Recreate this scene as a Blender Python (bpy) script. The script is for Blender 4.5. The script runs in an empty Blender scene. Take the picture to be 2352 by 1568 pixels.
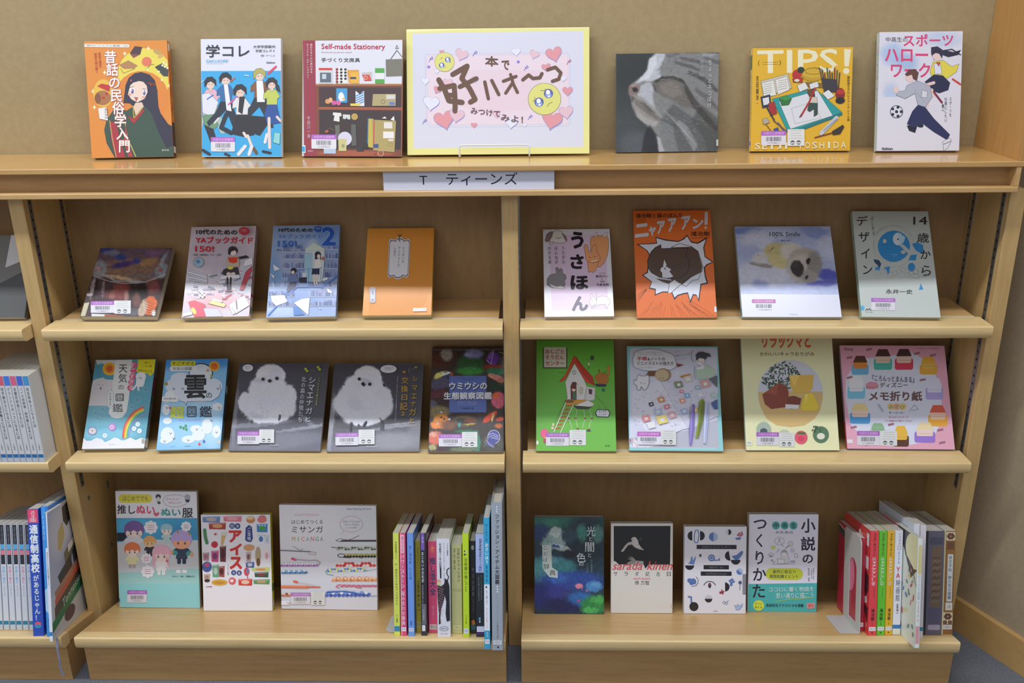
import bpy, math, random
import numpy as np
from mathutils import Matrix, Vector
from mathutils.geometry import tessellate_polygon

# ------------------------------------------------------------------ scene, camera, light
SC = bpy.context.scene
COL = SC.collection
FLOOR = 0.0
ZT = 1.026                      # height of the bookcase top above the floor
SC.view_settings.view_transform = 'Standard'
SC.view_settings.look = 'None'
SC.view_settings.gamma = 1
SC.view_settings.use_curve_mapping = False
SC.view_settings.exposure = 0.0

def make_camera():
    p, y, r = 0.3443, -0.0285, -0.0127
    cy, sy, cp, sp = math.cos(y), math.sin(y), math.cos(p), math.sin(p)
    F = Vector((sy*cp, cy*cp, -sp)); R = Vector((cy, -sy, 0)); U = R.cross(F)
    cr, sr = math.cos(r), math.sin(r)
    R, U = cr*R + sr*U, -sr*R + cr*U
    cd = bpy.data.cameras.new('camera'); cam = bpy.data.objects.new('camera', cd)
    COL.objects.link(cam)
    m = Matrix((R, U, -F)).transposed().to_4x4()
    m.translation = Vector((0.0479, -1.6502, 0.257 + ZT))
    cam.matrix_world = m
    cd.sensor_width = 36; cd.lens = 2134.6/2352*36; cd.clip_start = 0.05
    SC.camera = cam
make_camera()

W = bpy.data.worlds.new('room_light'); SC.world = W; W.use_nodes = True
W.node_tree.nodes['Background'].inputs[0].default_value = (0.92, 0.96, 1.06, 1)
W.node_tree.nodes['Background'].inputs[1].default_value = 0.44

def tube_row(x, y, z, sx, sy, watts, col=(0.94, 0.975, 1.05)):
    l = bpy.data.lights.new('fluorescent_row', 'AREA'); l.shape = 'RECTANGLE'
    l.size = sx; l.size_y = sy; l.energy = watts; l.color = col
    o = bpy.data.objects.new('fluorescent_row', l); o.location = (x, y, z)
    COL.objects.link(o); return o
tube_row(-0.75, -0.68, 2.62, 3.7, 0.16, 54)
tube_row(-1.3, -3.4, 2.62, 4.0, 2.6, 52)

# ------------------------------------------------------------------ helpers
def lin(c):
    c = c.lstrip('#'); v = [int(c[i:i+2], 16)/255 for i in (0, 2, 4)]
    return tuple(x/12.92 if x <= .04045 else ((x+.055)/1.055)**2.4 for x in v)

def tag(o, label=None, cat=None, group=None, kind=None):
    if label: o['label'] = label
    if cat: o['category'] = cat
    if group: o['group'] = group
    if kind: o['kind'] = kind
    return o

def obj(name, me, parent=None):
    o = bpy.data.objects.new(name, me); COL.objects.link(o)
    if parent is not None: o.parent = parent
    return o

def empty(name, loc=(0, 0, 0)):
    o = bpy.data.objects.new(name, None); o.location = loc; o.empty_display_size = .02
    COL.objects.link(o); return o

def mesh(name, vs, fs, mat, smooth=False):
    me = bpy.data.meshes.new(name); me.from_pydata([tuple(v) for v in vs], [], fs); me.update()
    me.materials.append(mat)
    if smooth:
        for p in me.polygons: p.use_smooth = True
    return me

class MB:
    def __init__(s): s.v = []; s.f = []
    def box(s, x0, y0, z0, x1, y1, z1, b=0.0):
        n = len(s.v)
        if b <= 0:
            s.v += [(x, y, z) for z in (z0, z1) for y in (y0, y1) for x in (x0, x1)]
            s.f += [tuple(n+i for i in f) for f in ((0,2,3,1),(4,5,7,6),(0,1,5,4),(2,6,7,3),(0,4,6,2),(1,3,7,5))]
            return s
        # chamfered box: 24 verts
        X, Y, Z = (x0, x1), (y0, y1), (z0, z1); idx = {}
        for i in (0, 1):
            for j in (0, 1):
                for k in (0, 1):
                    sx, sy, sz = (1-2*i)*b, (1-2*j)*b, (1-2*k)*b
                    for a, q in enumerate(((X[i], Y[j]+sy, Z[k]+sz), (X[i]+sx, Y[j], Z[k]+sz), (X[i]+sx, Y[j]+sy, Z[k]))):
                        idx[i, j, k, a] = len(s.v); s.v.append(q)
        I = idx
        fs = []
        for i in (0, 1): fs.append([I[i, j, k, 0] for j, k in ((0,0),(1,0),(1,1),(0,1))][::(-1 if i == 0 else 1)])
        for j in (0, 1): fs.append([I[i, j, k, 1] for i, k in ((0,0),(1,0),(1,1),(0,1))][::(1 if j == 0 else -1)])
        for k in (0, 1): fs.append([I[i, j, k, 2] for i, j in ((0,0),(1,0),(1,1),(0,1))][::(-1 if k == 0 else 1)])
        for j in (0, 1):
            for k in (0, 1): fs.append([I[0,j,k,1], I[1,j,k,1], I[1,j,k,2], I[0,j,k,2]])
        for i in (0, 1):
            for k in (0, 1): fs.append([I[i,0,k,0], I[i,1,k,0], I[i,1,k,2], I[i,0,k,2]])
        for i in (0, 1):
            for j in (0, 1): fs.append([I[i,j,0,0], I[i,j,1,0], I[i,j,1,1], I[i,j,0,1]])
        for i in (0, 1):
            for j in (0, 1):
                for k in (0, 1): fs.append([I[i,j,k,0], I[i,j,k,1], I[i,j,k,2]])
        s.f += [tuple(f) for f in fs]
        return s
    def prism_x(s, prof, x0, x1):      # profile in (y,z), extruded along x
        n = len(s.v); m = len(prof)
        s.v += [(x0, y, z) for y, z in prof] + [(x1, y, z) for y, z in prof]
        s.f += [(n+i, n+(i+1) % m, n+m+(i+1) % m, n+m+i) for i in range(m)]
        s.f += [tuple(n+i for i in range(m))[::-1], tuple(n+m+i for i in range(m))]
        return s
    def prism_z(s, prof, z0, z1):      # profile in (x,y), extruded along z; caps tessellated
        n = len(s.v); m = len(prof)
        s.v += [(x, y, z0) for x, y in prof] + [(x, y, z1) for x, y in prof]
        s.f += [(n+i, n+(i+1) % m, n+m+(i+1) % m, n+m+i) for i in range(m)]
        for t in tessellate_polygon([[Vector((x, y, 0)) for x, y in prof]]):
            s.f += [(n+t[0], n+t[1], n+t[2]), (n+m+t[2], n+m+t[1], n+m+t[0])]
        return s
    def tube(s, pts, r, seg=10):
        pts = [Vector(p) for p in pts]; n0 = len(s.v)
        prev = None
        for i, p in enumerate(pts):
            d = ((pts[min(i+1, len(pts)-1)]-p).normalized() + (p-pts[max(i-1, 0)]).normalized()).normalized()
            if prev is None:
                a = d.orthogonal().normalized()
            else:
                a = (prev - d*prev.dot(d)).normalized()
            prev = a; b = d.cross(a)
            s.v += [tuple(p + r*(math.cos(2*math.pi*k/seg)*a + math.sin(2*math.pi*k/seg)*b)) for k in range(seg)]
        for i in range(len(pts)-1):
            for k in range(seg):
                s.f.append((n0+i*seg+k, n0+i*seg+(k+1) % seg, n0+(i+1)*seg+(k+1) % seg, n0+(i+1)*seg+k))
        s.f += [tuple(n0+k for k in range(seg))[::-1], tuple(n0+(len(pts)-1)*seg+k for k in range(seg))]
        return s
    def build(s, name, mat, parent=None, smooth=False):
        me = mesh(name, s.v, s.f, mat)
        import bmesh
        bm = bmesh.new(); bm.from_mesh(me); bmesh.ops.recalc_face_normals(bm, faces=bm.faces); bm.to_mesh(me); bm.free()
        if smooth:
            me.shade_smooth() if hasattr(me, 'shade_smooth') else None
            me.set_sharp_from_angle(angle=math.radians(40))
        return obj(name, me, parent)

# ------------------------------------------------------------------ materials
def nt(name):
    m = bpy.data.materials.new(name); m.use_nodes = True
    t = m.node_tree; b = t.nodes['Principled BSDF']
    return m, t, b
def N(t, typ, **k):
    n = t.nodes.new(typ)
    for a, v in k.items():
        if a.startswith('i_'): n.inputs[a[2:].replace('_', ' ')].default_value = v
        else: setattr(n, a, v)
    return n
def plain(name, c, rough=.5, metal=0, coat=0, spec=.5):
    m, t, b = nt(name)
    b.inputs['Base Color'].default_value = (*lin(c), 1)
    b.inputs['Roughness'].default_value = rough; b.inputs['Metallic'].default_value = metal
    b.inputs['Coat Weight'].default_value = coat; b.inputs['Specular IOR Level'].default_value = spec
    return m
def wood(name, c0, c1, scale=(1, 1, 1), rough=.4, coat=.0, bump=.1, croug=.15):
    # fine beech-like veneer: streaks stretched along one axis, small dark flecks
    m, t, b = nt(name)
    tc = N(t, 'ShaderNodeTexCoord'); mp = N(t, 'ShaderNodeMapping'); mp.inputs['Scale'].default_value = scale
    t.links.new(tc.outputs['Object'], mp.inputs['Vector'])
    n1 = N(t, 'ShaderNodeTexNoise', i_Scale=9.0, i_Detail=6.0, i_Roughness=.62)
    n2 = N(t, 'ShaderNodeTexNoise', i_Scale=60.0, i_Detail=3.0, i_Roughness=.6)
    n3 = N(t, 'ShaderNodeTexNoise', i_Scale=1.6, i_Detail=2.0)
    for n in (n1, n2): t.links.new(mp.outputs[0], n.inputs['Vector'])
    t.links.new(tc.outputs['Object'], n3.inputs['Vector'])
    mx = N(t, 'ShaderNodeMath', operation='MULTIPLY_ADD'); mx.inputs[1].default_value = .45
    t.links.new(n2.outputs['Fac'], mx.inputs[0]); t.links.new(n1.outputs['Fac'], mx.inputs[2])
    m3 = N(t, 'ShaderNodeMath', operation='MULTIPLY_ADD'); m3.inputs[1].default_value = .35
    t.links.new(n3.outputs['Fac'], m3.inputs[0]); t.links.new(mx.outputs[0], m3.inputs[2])
    cr = N(t, 'ShaderNodeValToRGB'); e = cr.color_ramp.elements
    e[0].position = .62; e[0].color = (*lin(c0), 1); e[1].position = 1.2 if False else 1.0; e[1].color = (*lin(c1), 1)
    t.links.new(m3.outputs[0], cr.inputs['Fac']); t.links.new(cr.outputs[0], b.inputs['Base Color'])
    bp = N(t, 'ShaderNodeBump', i_Strength=bump, i_Distance=.0006)
    t.links.new(n2.outputs['Fac'], bp.inputs['Height']); t.links.new(bp.outputs[0], b.inputs['Normal'])
    b.inputs['Roughness'].default_value = rough; b.inputs['Coat Weight'].default_value = coat
    b.inputs['Coat Roughness'].default_value = croug
    return m
def speckle(name, c0, c1, cdark, scale, rough, bump):
    m, t, b = nt(name)
    tc = N(t, 'ShaderNodeTexCoord')
    n1 = N(t, 'ShaderNodeTexNoise', i_Scale=scale, i_Detail=5.0, i_Roughness=.7)
    n2 = N(t, 'ShaderNodeTexNoise', i_Scale=3.0, i_Detail=2.0)
    v = N(t, 'ShaderNodeTexVoronoi', i_Scale=17.0); v.inputs['Randomness'].default_value = 1
    nn = N(t, 'ShaderNodeTexNoise', i_Scale=90.0, i_Detail=2.0)
    for n in (n1, n2, v, nn): t.links.new(tc.outputs['Object'], n.inputs['Vector'])
    ad = N(t, 'ShaderNodeMath', operation='MULTIPLY_ADD'); ad.inputs[1].default_value = .25
    t.links.new(n2.outputs['Fac'], ad.inputs[0]); t.links.new(n1.outputs['Fac'], ad.inputs[2])
    cr = N(t, 'ShaderNodeValToRGB'); e = cr.color_ramp.elements
    e[0].position = .5; e[0].color = (*lin(c0), 1); e[1].position = 1.0; e[1].color = (*lin(c1), 1)
    t.links.new(ad.outputs[0], cr.inputs['Fac'])
    ds = N(t, 'ShaderNodeMath', operation='MULTIPLY_ADD'); ds.inputs[1].default_value = .05
    t.links.new(nn.outputs['Fac'], ds.inputs[0]); t.links.new(v.outputs['Distance'], ds.inputs[2])
    lt = N(t, 'ShaderNodeMath', operation='LESS_THAN'); lt.inputs[1].default_value = .05
    t.links.new(ds.outputs[0], lt.inputs[0])
    mx = N(t, 'ShaderNodeMix', data_type='RGBA'); mx.inputs[7].default_value = (*lin(cdark), 1)
    fa = N(t, 'ShaderNodeMath', operation='MULTIPLY'); fa.inputs[1].default_value = .45
    t.links.new(lt.outputs[0], fa.inputs[0]); t.links.new(fa.outputs[0], mx.inputs[0])
    t.links.new(cr.outputs[0], mx.inputs[6]); t.links.new(mx.outputs[2], b.inputs['Base Color'])
    bp = N(t, 'ShaderNodeBump', i_Strength=bump, i_Distance=.001)
    t.links.new(n1.outputs['Fac'], bp.inputs['Height']); t.links.new(bp.outputs[0], b.inputs['Normal'])
    b.inputs['Roughness'].default_value = rough
    return m
# veneer on boards running along x, on upright panels, and the lacquered top
W_X = wood('beech_veneer_horizontal', 'bf975c', 'cda871', (1.2, 14, 14), .42, .15, .12)
W_Z = wood('beech_veneer_vertical', 'bb9860', 'c9a972', (14, 14, 1.2), .45, .1, .12)
W_TOP = wood('lacquered_beech_top', 'b98f52', 'c89f62', (1.2, 14, 14), .3, .55, .06, .1)
W_NOSE = wood('solid_beech_edge', 'd2b47c', 'e0c48e', (1.0, 16, 16), .4, .2, .15)
W_BACK = wood('back_panel_veneer', '8a6a40', '98784c', (8, 8, 1.5), .55, .0, .1)
W_SIDE = wood('orange_side_veneer', 'b28448', 'be9054', (10, 10, 1.2), .5, .05, .08)
W_SHADED = wood('shaded_beech_veneer', 'a8824e', 'b8915c', (1.2, 14, 14), .5, .1, .1)  # darker copy of the beech; shade under the nosing put into its colour
M_WALL = speckle('speckled_wall_board', 'a18d66', 'ae9b75', '4a3820', 70, .8, .15)
M_RWALL = speckle('beige_wall_cloth', '9c8b70', 'a9987c', '5a4630', 90, .85, .2)
M_FLOOR = speckle('grey_carpet', '5b5f66', '83878e', '3c4046', 260, .95, .8)
M_METAL = plain('shelf_rail_metal', '9aa0a6', .35, .9)
M_HOLE = plain('rail_slot_dark', '1a1815', .8)
M_STRIP = plain('shelf_groove_strip', 'cdc8b4', .35)
M_PAGE = None
def page_mat():
    m, t, b = nt('page_edges')
    tc = N(t, 'ShaderNodeTexCoord'); mp = N(t, 'ShaderNodeMapping'); mp.inputs['Scale'].default_value = (3, 900, 3)
    n = N(t, 'ShaderNodeTexNoise', i_Scale=1.0, i_Detail=2.0)
    t.links.new(tc.outputs['Object'], mp.inputs[0]); t.links.new(mp.outputs[0], n.inputs['Vector'])
    cr = N(t, 'ShaderNodeValToRGB'); e = cr.color_ramp.elements
    e[0].position = .3; e[0].color = (*lin('a5a092'), 1); e[1].position = .7; e[1].color = (*lin('cdc9bc'), 1)
    t.links.new(n.outputs['Fac'], cr.inputs[0]); t.links.new(cr.outputs[0], b.inputs['Base Color'])
    b.inputs['Roughness'].default_value = .8
    return m
M_PAGE = page_mat()
def print_mat(name, rough, coat):
    m, t, b = nt(name)
    a = N(t, 'ShaderNodeAttribute', attribute_name='ink')
    t.links.new(a.outputs['Color'], b.inputs['Base Color'])
    b.inputs['Roughness'].default_value = rough; b.inputs['Coat Weight'].default_value = coat
    b.inputs['Coat Roughness'].default_value = .18
    return m
M_PRINT = print_mat('laminated_print', .45, .35)
M_LABEL = print_mat('sticker_print', .4, .15)
M_PAPER = print_mat('plain_paper_print', .75, 0)
_covers = {}
def cover_mat(c, rough=.4, coat=.35):
    k = (c, rough)
    if k not in _covers: _covers[k] = plain('book_cover_' + 'film', c, rough, 0, coat)
    return _covers[k]

# ------------------------------------------------------------------ printing: flat shapes laid on a face
_gl = {}; _cp = {}
def glyphs(s, b=0.0):
    k = (s, b)
    if k in _gl: return _gl[k]
    if b > 0:      # heavier weight: the same glyph struck several times around a small circle
        v0, f0 = glyphs(s, 0.0)
        if len(v0) == 0: return v0, f0
        r = b*.8; dirs = [(0, 0)] + [(r*math.cos(a), r*math.sin(a)) for a in (np.arange(6 if b < .03 else 8)*2*math.pi/(6 if b < .03 else 8)+.4)]
        if b < .011: dirs = [(r, 0), (-r, 0), (0, r), (0, -r)]
        V = np.vstack([v0+np.array(d) for d in dirs]); n = len(v0)
        Fs = [tuple(i*n+j for j in f) for i in range(len(dirs)) for f in f0]
        _gl[k] = (V, Fs); _cp[k] = n; return _gl[k]
    c = bpy.data.curves.new('type', 'FONT'); c.body = s; c.size = 1; c.resolution_u = 2
    o = bpy.data.objects.new('type', c); COL.objects.link(o)
    dg = bpy.context.evaluated_depsgraph_get(); ev = o.evaluated_get(dg); m = ev.to_mesh()
    vs = np.array([v.co[:2] for v in m.vertices]) if len(m.vertices) else np.zeros((0, 2))
    fs = [tuple(p.vertices) for p in m.polygons]
    ev.to_mesh_clear(); bpy.data.objects.remove(o); bpy.data.curves.remove(c)
    _gl[k] = (vs, fs); return _gl[k]

def homography(q):   # quad tl,tr,br,bl -> unit square (u right, v up)
    src = q; dst = [(0, 1), (1, 1), (1, 0), (0, 0)]; A = []
    for (x, y), (u, v) in zip(src, dst):
        A.append([x, y, 1, 0, 0, 0, -u*x, -u*y, -u]); A.append([0, 0, 0, x, y, 1, -v*x, -v*y, -v])
    return np.linalg.svd(np.array(A, float))[2][-1].reshape(3, 3)

def fbm(nx, ny, cells, seed, octv=4):
    r = np.random.RandomState(seed); out = np.zeros((ny, nx)); amp = 1; tot = 0
    for o in range(octv):
        c = int(cells*2**o)+2; g = r.rand(c+1, c+1)
        x = np.linspace(0, c-1e-3, nx); y = np.linspace(0, c-1e-3, ny)
        xi, yi = x.astype(int), y.astype(int); xf, yf = x-xi, (y-yi)[:, None]
        xf = xf*xf*(3-2*xf); yf = yf*yf*(3-2*yf)
        a = g[np.ix_(yi, xi)]; b = g[np.ix_(yi, xi+1)]; cc = g[np.ix_(yi+1, xi)]; d = g[np.ix_(yi+1, xi+1)]
        out += amp*((a*(1-xf)+b*xf)*(1-yf)+(cc*(1-xf)+d*xf)*yf); tot += amp; amp *= .55
    return out/tot

class Art:
    """Collects flat print on a w x h face. Coordinates run over the quad q (x right, y down)."""
    def __init__(s, q, w, h, gain=1.0, face='front', T=0.0):
        s.H = homography(q); s.q = q; s.w, s.h, s.gain, s.face, s.thk = w, h, gain, face, T
        s.ol = None; s.o = (0, 0, 1); s.parts = {}; s.layer = 0; s.use('cover_print')
    def use(s, name):
        s.cur = s.parts.setdefault(name, dict(v=[], f=[], c=[], n=0)); return s
    def c(s, ox, oy, k): s.o = (ox, oy, k); return s
    def add(s, pts, faces, col, lay=None):
        pts = np.asarray(pts, float)
        if len(pts) == 0: return
        P = np.c_[s.o[0]+pts[:, 0]/s.o[2], s.o[1]+pts[:, 1]/s.o[2], np.ones(len(pts))]
        s.addpx(P, faces, col, lay)
    def addpx(s, P, faces, col, lay=None):
        q = P @ s.H.T; u = np.clip(q[:, 0]/q[:, 2], .0015, .9985); v = np.clip(q[:, 1]/q[:, 2], .0015, .9985)
        s.layer += 1; e = .00008 + s.layer*.000004
        if lay is not None: lay = np.asarray(lay); e = e + lay*.000003; s.layer += int(lay.max())
        if s.face == 'front': V = np.c_[u*s.w, np.zeros(len(u))-e, v*s.h]
        elif s.face == 'spineR': V = np.c_[np.zeros(len(u))+s.w+e, .0005+u*(s.thk-.001), v*s.h]
        else: V = np.c_[np.zeros(len(u))-e, s.thk-.0005-u*(s.thk-.001), v*s.h]
        d = s.cur; n = d['n']
        d['v'].append(V); d['f'] += [tuple(n+i for i in f) for f in faces]; d['n'] += len(V)
        if isinstance(col, str): col = np.tile(np.array(lin(col)), (len(V), 1))
        d['c'].append(np.clip(np.asarray(col)*s.gain, 0, .88))
    def cl(s, t, b, n): return np.arange(n)//_cp[(t, b)] if (t, b) in _cp else None
    def bg(s, col):
        a = np.array(s.q, float); s.addpx(np.c_[a, np.ones(4)], [(0, 1, 2, 3)], col)
    def P(s, col, p):
        p = np.array(p, float).reshape(-1, 2)
        t = tessellate_polygon([[Vector((x, y, 0)) for x, y in p]])
        s.add(p, [tuple(i) for i in t], col)
        if s.ol: s.L(s.ol[0], s.ol[1], p.ravel(), True)
    def E(s, col, cx, cy, rx, ry=None, rot=0, n=22):
        ry = rx if ry is None else ry; a = np.linspace(0, 2*np.pi, n, endpoint=False); r = math.radians(rot)
        x, y = rx*np.cos(a), ry*np.sin(a)
        s.add(np.c_[cx+x*np.cos(r)-y*np.sin(r), cy+x*np.sin(r)+y*np.cos(r)], [tuple(range(n))], col)
    def R(s, col, x0, y0, x1, y1, r=0):
        if r <= 0: return s.add([(x0, y0), (x1, y0), (x1, y1), (x0, y1)], [(0, 1, 2, 3)], col)
        p = []
        for cx, cy, a0 in ((x1-r, y0+r, -90), (x1-r, y1-r, 0), (x0+r, y1-r, 90), (x0+r, y0+r, 180)):
            for k in range(6):
                a = math.radians(a0+18*k); p.append((cx+r*math.cos(a), cy+r*math.sin(a)))
        s.add(p, [tuple(range(len(p)))], col)
    def L(s, col, w, p, closed=False):
        p = np.array(p, float).reshape(-1, 2)
        if closed: p = np.vstack([p, p[:1]])
        V, Fc, La = [], [], []; w /= 2
        for i in range(len(p)-1):
            d = p[i+1]-p[i]; l = np.hypot(*d)
            if l < 1e-6: continue
            nrm = np.array([-d[1], d[0]])/l*w; n = len(V)
            V += [p[i]+nrm, p[i]-nrm, p[i+1]-nrm, p[i+1]+nrm]; Fc.append((n, n+1, n+2, n+3)); La += [i % 2]*4
        for q in p:
            n = len(V); V += [q+w*np.array([math.cos(a), math.sin(a)]) for a in np.linspace(0, 2*np.pi, 8, endpoint=False)]
            Fc.append(tuple(range(n, n+8))); La += [2]*8
        s.add(V, Fc, col, La)
    def ring(s, col, w, cx, cy, rx, ry=None):
        ry = rx if ry is None else ry; a = np.linspace(0, 2*np.pi, 24, endpoint=False)
        s.L(col, w, np.c_[cx+rx*np.cos(a), cy+ry*np.sin(a)].ravel(), True)
    def T(s, txt, col, x0, y0, x1, y1, b=0.0, sk=0.0, out=None, it=0.0):
        vs, fs = glyphs(txt, b)
        if len(vs) == 0: return
        v0, _ = glyphs(txt, 0.0) if out is None else (vs, 0)
        mn, mx = vs.min(0), vs.max(0)
        if out:
            vo, fo = glyphs(txt, b+out[1]); gx = (x1-x0)/(mx[0]-mn[0]); gy = (y1-y0)/(mx[1]-mn[1])
            X = x0+(vo[:, 0]-mn[0])*gx; Y = y1-(vo[:, 1]-mn[1])*gy; X = X-(Y-y1)*it
            s.add(np.c_[X, Y+(X-x0)*sk], fo, out[0], s.cl(txt, b+out[1], len(X)))
        X = x0+(vs[:, 0]-mn[0])/(mx[0]-mn[0])*(x1-x0); Y = y1-(vs[:, 1]-mn[1])/(mx[1]-mn[1]+1e-9)*(y1-y0)
        X = X-(Y-y1)*it
        s.add(np.c_[X, Y+(X-x0)*sk], fs, col, s.cl(txt, b, len(X)))
    def V(s, txt, col, x0, y0, x1, y1, b=0.0, dx=0.0, out=None, fill=.92):
        n = len(txt); st = (y1-y0)/n; w = x1-x0
        for bb, cc in (([(b+out[1], out[0])] if out else []) + [(b, col)]):
            for i, ch in enumerate(txt):
                if ch in ' 　': continue
                vs, fs = glyphs(ch, bb)
                if len(vs) == 0: continue
                v = vs - np.array([.5 if ord(ch) > 0x2000 else (vs[:, 0].min()+vs[:, 0].max())/2, .38])
                if ch in 'ー〜～（）()-・：': v = np.c_[v[:, 1], -v[:, 0]] if ch in 'ー〜～（）()-' else v
                if ch in 'ッャュョァィェ、。': v = v + np.array([.1, .1])
                cy = y0+st*(i+.5); cx = (x0+x1)/2 + dx*(i+.5)/n
                s.add(np.c_[cx+v[:, 0]*w*fill*1.05, cy-v[:, 1]*st*fill*1.05], fs, cc, s.cl(ch, bb, len(v)))
    def G(s, x0, y0, x1, y1, base, blobs, nx=90, ny=90, amp=.0, cells=8, warp=0.0, seed=1, grain=0.0):
        xs = np.linspace(x0, x1, nx); ys = np.linspace(y0, y1, ny); X, Y = np.meshgrid(xs, ys)
        if warp:
            Xw = X+(fbm(nx, ny, cells, seed+7)-.5)*warp*2; Yw = Y+(fbm(nx, ny, cells, seed+8)-.5)*warp*2
        else: Xw, Yw = X, Y
        C = np.zeros((ny, nx, 3))+np.array(lin(base))
        for bl in blobs:
            if isinstance(bl[1], (list, tuple)):      # soft-edged polygon: (colour, points, blur, alpha)
                pp = np.array(bl[1], float).reshape(-1, 2); m = np.zeros(Xw.shape, bool); j = len(pp)-1
                for i in range(len(pp)):
                    xi, yi = pp[i]; xj, yj = pp[j]
                    m ^= ((yi > Yw) != (yj > Yw)) & (Xw < (xj-xi)*(Yw-yi)/(yj-yi+1e-9)+xi); j = i
                m = m.astype(float)
                for _ in range(bl[2]):
                    q = np.pad(m, 1, mode='edge'); m = (q[:-2, 1:-1]+q[2:, 1:-1]+q[1:-1, :-2]+q[1:-1, 2:]+q[1:-1, 1:-1]*2)/6
                m = m*(bl[3] if len(bl) > 3 else 1)
                C = C*(1-m[..., None])+np.array(lin(bl[0]))*m[..., None]; continue
            col, cx, cy, rx, ry = bl[:5]; rot = math.radians(bl[5]) if len(bl) > 5 else 0
            soft = (bl[6] if len(bl) > 6 else .3)*.5; al = bl[7] if len(bl) > 7 else 1
            dx, dy = Xw-cx, Yw-cy; a = dx*math.cos(rot)+dy*math.sin(rot); b_ = -dx*math.sin(rot)+dy*math.cos(rot)
            r = np.sqrt((a/rx)**2+(b_/ry)**2); m = np.clip((1+soft-r)/(2*soft+1e-6), 0, 1); m = m*m*(3-2*m)*al
            C = C*(1-m[..., None])+np.array(lin(col))*m[..., None]
        if amp: C = C*(1+(fbm(nx, ny, cells*2, seed)-.5)[..., None]*2*amp)
        if grain: C = C*(1+(np.random.RandomState(seed).rand(ny, nx, 1)-.5)*grain)
        P_ = np.c_[X.ravel(), Y.ravel()]
        F_ = [(j*nx+i, j*nx+i+1, (j+1)*nx+i+1, (j+1)*nx+i) for j in range(ny-1) for i in range(nx-1)]
        s.add(P_, F_, np.clip(C.reshape(-1, 3), 0, 1))
    def barcode(s, x0, y0, x1, y1, digits='1117562-7', bar='a763b8', gain=None):
        g = s.gain; keep = s.cur; s.gain = 1.0; s.use('barcode_label')
        w, h = x1-x0, y1-y0
        s.R('d6d4da', x0, y0, x1, y1, h*.06); s.R(bar, x0, y0, x1, y0+h*.33, h*.04)
        s.T('大阪市立図書館', 'd9b8e2', x0+w*.08, y0+h*.07, x1-w*.08, y0+h*.25)
        rr = random.Random(len(digits)*7+int(x0)); x = x0+w*.19; V = []; Fc = []
        while x < x1-w*.2:
            b = w*rr.choice((.008, .012, .02)); n = len(V)
            V += [(x, y0+h*.42), (x+b, y0+h*.42), (x+b, y0+h*.73), (x, y0+h*.73)]; Fc.append((n, n+1, n+2, n+3)); x += b+w*rr.choice((.01, .016))
        s.add(V, Fc, '3c3c48'); s.T(digits, '50505c', x0+w*.26, y0+h*.79, x1-w*.26, y0+h*.92)
        s.gain = g; s.cur = keep
    def notice(s, x0, y0, x1, y1):
        g = s.gain; keep = s.cur; s.gain = 1.0; s.use('notice_label')
        w, h = x1-x0, y1-y0; s.R('d8d9d6', x0, y0, x1, y1, h*.03)
        for k, (a, b) in enumerate(((.2, .85), (.2, .8), (.15, .88), (.1, .9))):
            s.R('b4b6b4', x0+w*a, y0+h*(.08+.15*k), x0+w*b, y0+h*(.115+.15*k))
        for cx in (.3, .66):
            s.E('4c4e58', x0+w*cx, y0+h*.8, w*.125, h*.13); s.R('d8d9d6', x0+w*(cx-.1), y0+h*.78, x0+w*(cx+.1), y0+h*.86)
        s.gain = g; s.cur = keep
    def build(s, parent, mats=None):
        for name, d in s.parts.items():
            if not d['n']: continue
            V = np.vstack(d['v']); C_ = np.vstack(d['c'])
            me = bpy.data.meshes.new(name); me.from_pydata(V.tolist(), [], d['f'])
            at = me.color_attributes.new('ink', 'FLOAT_COLOR', 'POINT')
            at.data.foreach_set('color', np.c_[C_, np.ones(len(C_))].astype(np.float32).ravel())
            me.materials.append((mats or {}).get(name) or (M_LABEL if 'label' in name else M_PRINT))
            me.update(); obj(name, me, parent)

# ------------------------------------------------------------------ books
def book_body(root, w, h, T, cover='cccccc', bind='L', hard=False, page=None):
    ct = .0022 if hard else .0007; ins = .0028 if hard else .0
    r = min(.0022, T*.3)
    m = MB(); pr = []
    # U-shaped jacket, spine at x=0
    for k in range(5):
        a = math.radians(180+22.5*k); pr.append((r+r*math.cos(a), r+r*math.sin(a)))
    pr += [(w, 0), (w, ct), (ct+.0003, ct), (ct+.0003, T-ct), (w, T-ct), (w, T)]
    for k in range(5):
        a = math.radians(90+22.5*k); pr.append((r+r*math.cos(a), T-r+r*math.sin(a)))
    if bind == 'R': pr = [(w-x, y) for x, y in pr][::-1]
    m.prism_z(pr, 0, h)
    m.build('cover', cover_mat(cover), root)
    p = MB(); x0, x1 = ct+.0004, w-.0006-ins
    if bind == 'R': x0, x1 = w-x1, w-x0
    p.box(x0, ct+.00005, ins+.0003, x1, T-ct-.00005, h-ins-.0005)
    p.build('page_block', page or M_PAGE, root)
# ------------------------------------------------------------------ room shell
def struct(name, mb, mat, parent=None):
    o = mb.build(name, mat, parent); o['kind'] = 'structure'; return o
struct('floor', MB().box(-3.2, -3.6, -.05, 3.2, .3, -.0001), M_FLOOR)
struct('wall_back', MB().box(-3.2, .156, 0.0, 1.0, .26, 2.75), M_WALL)
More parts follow.
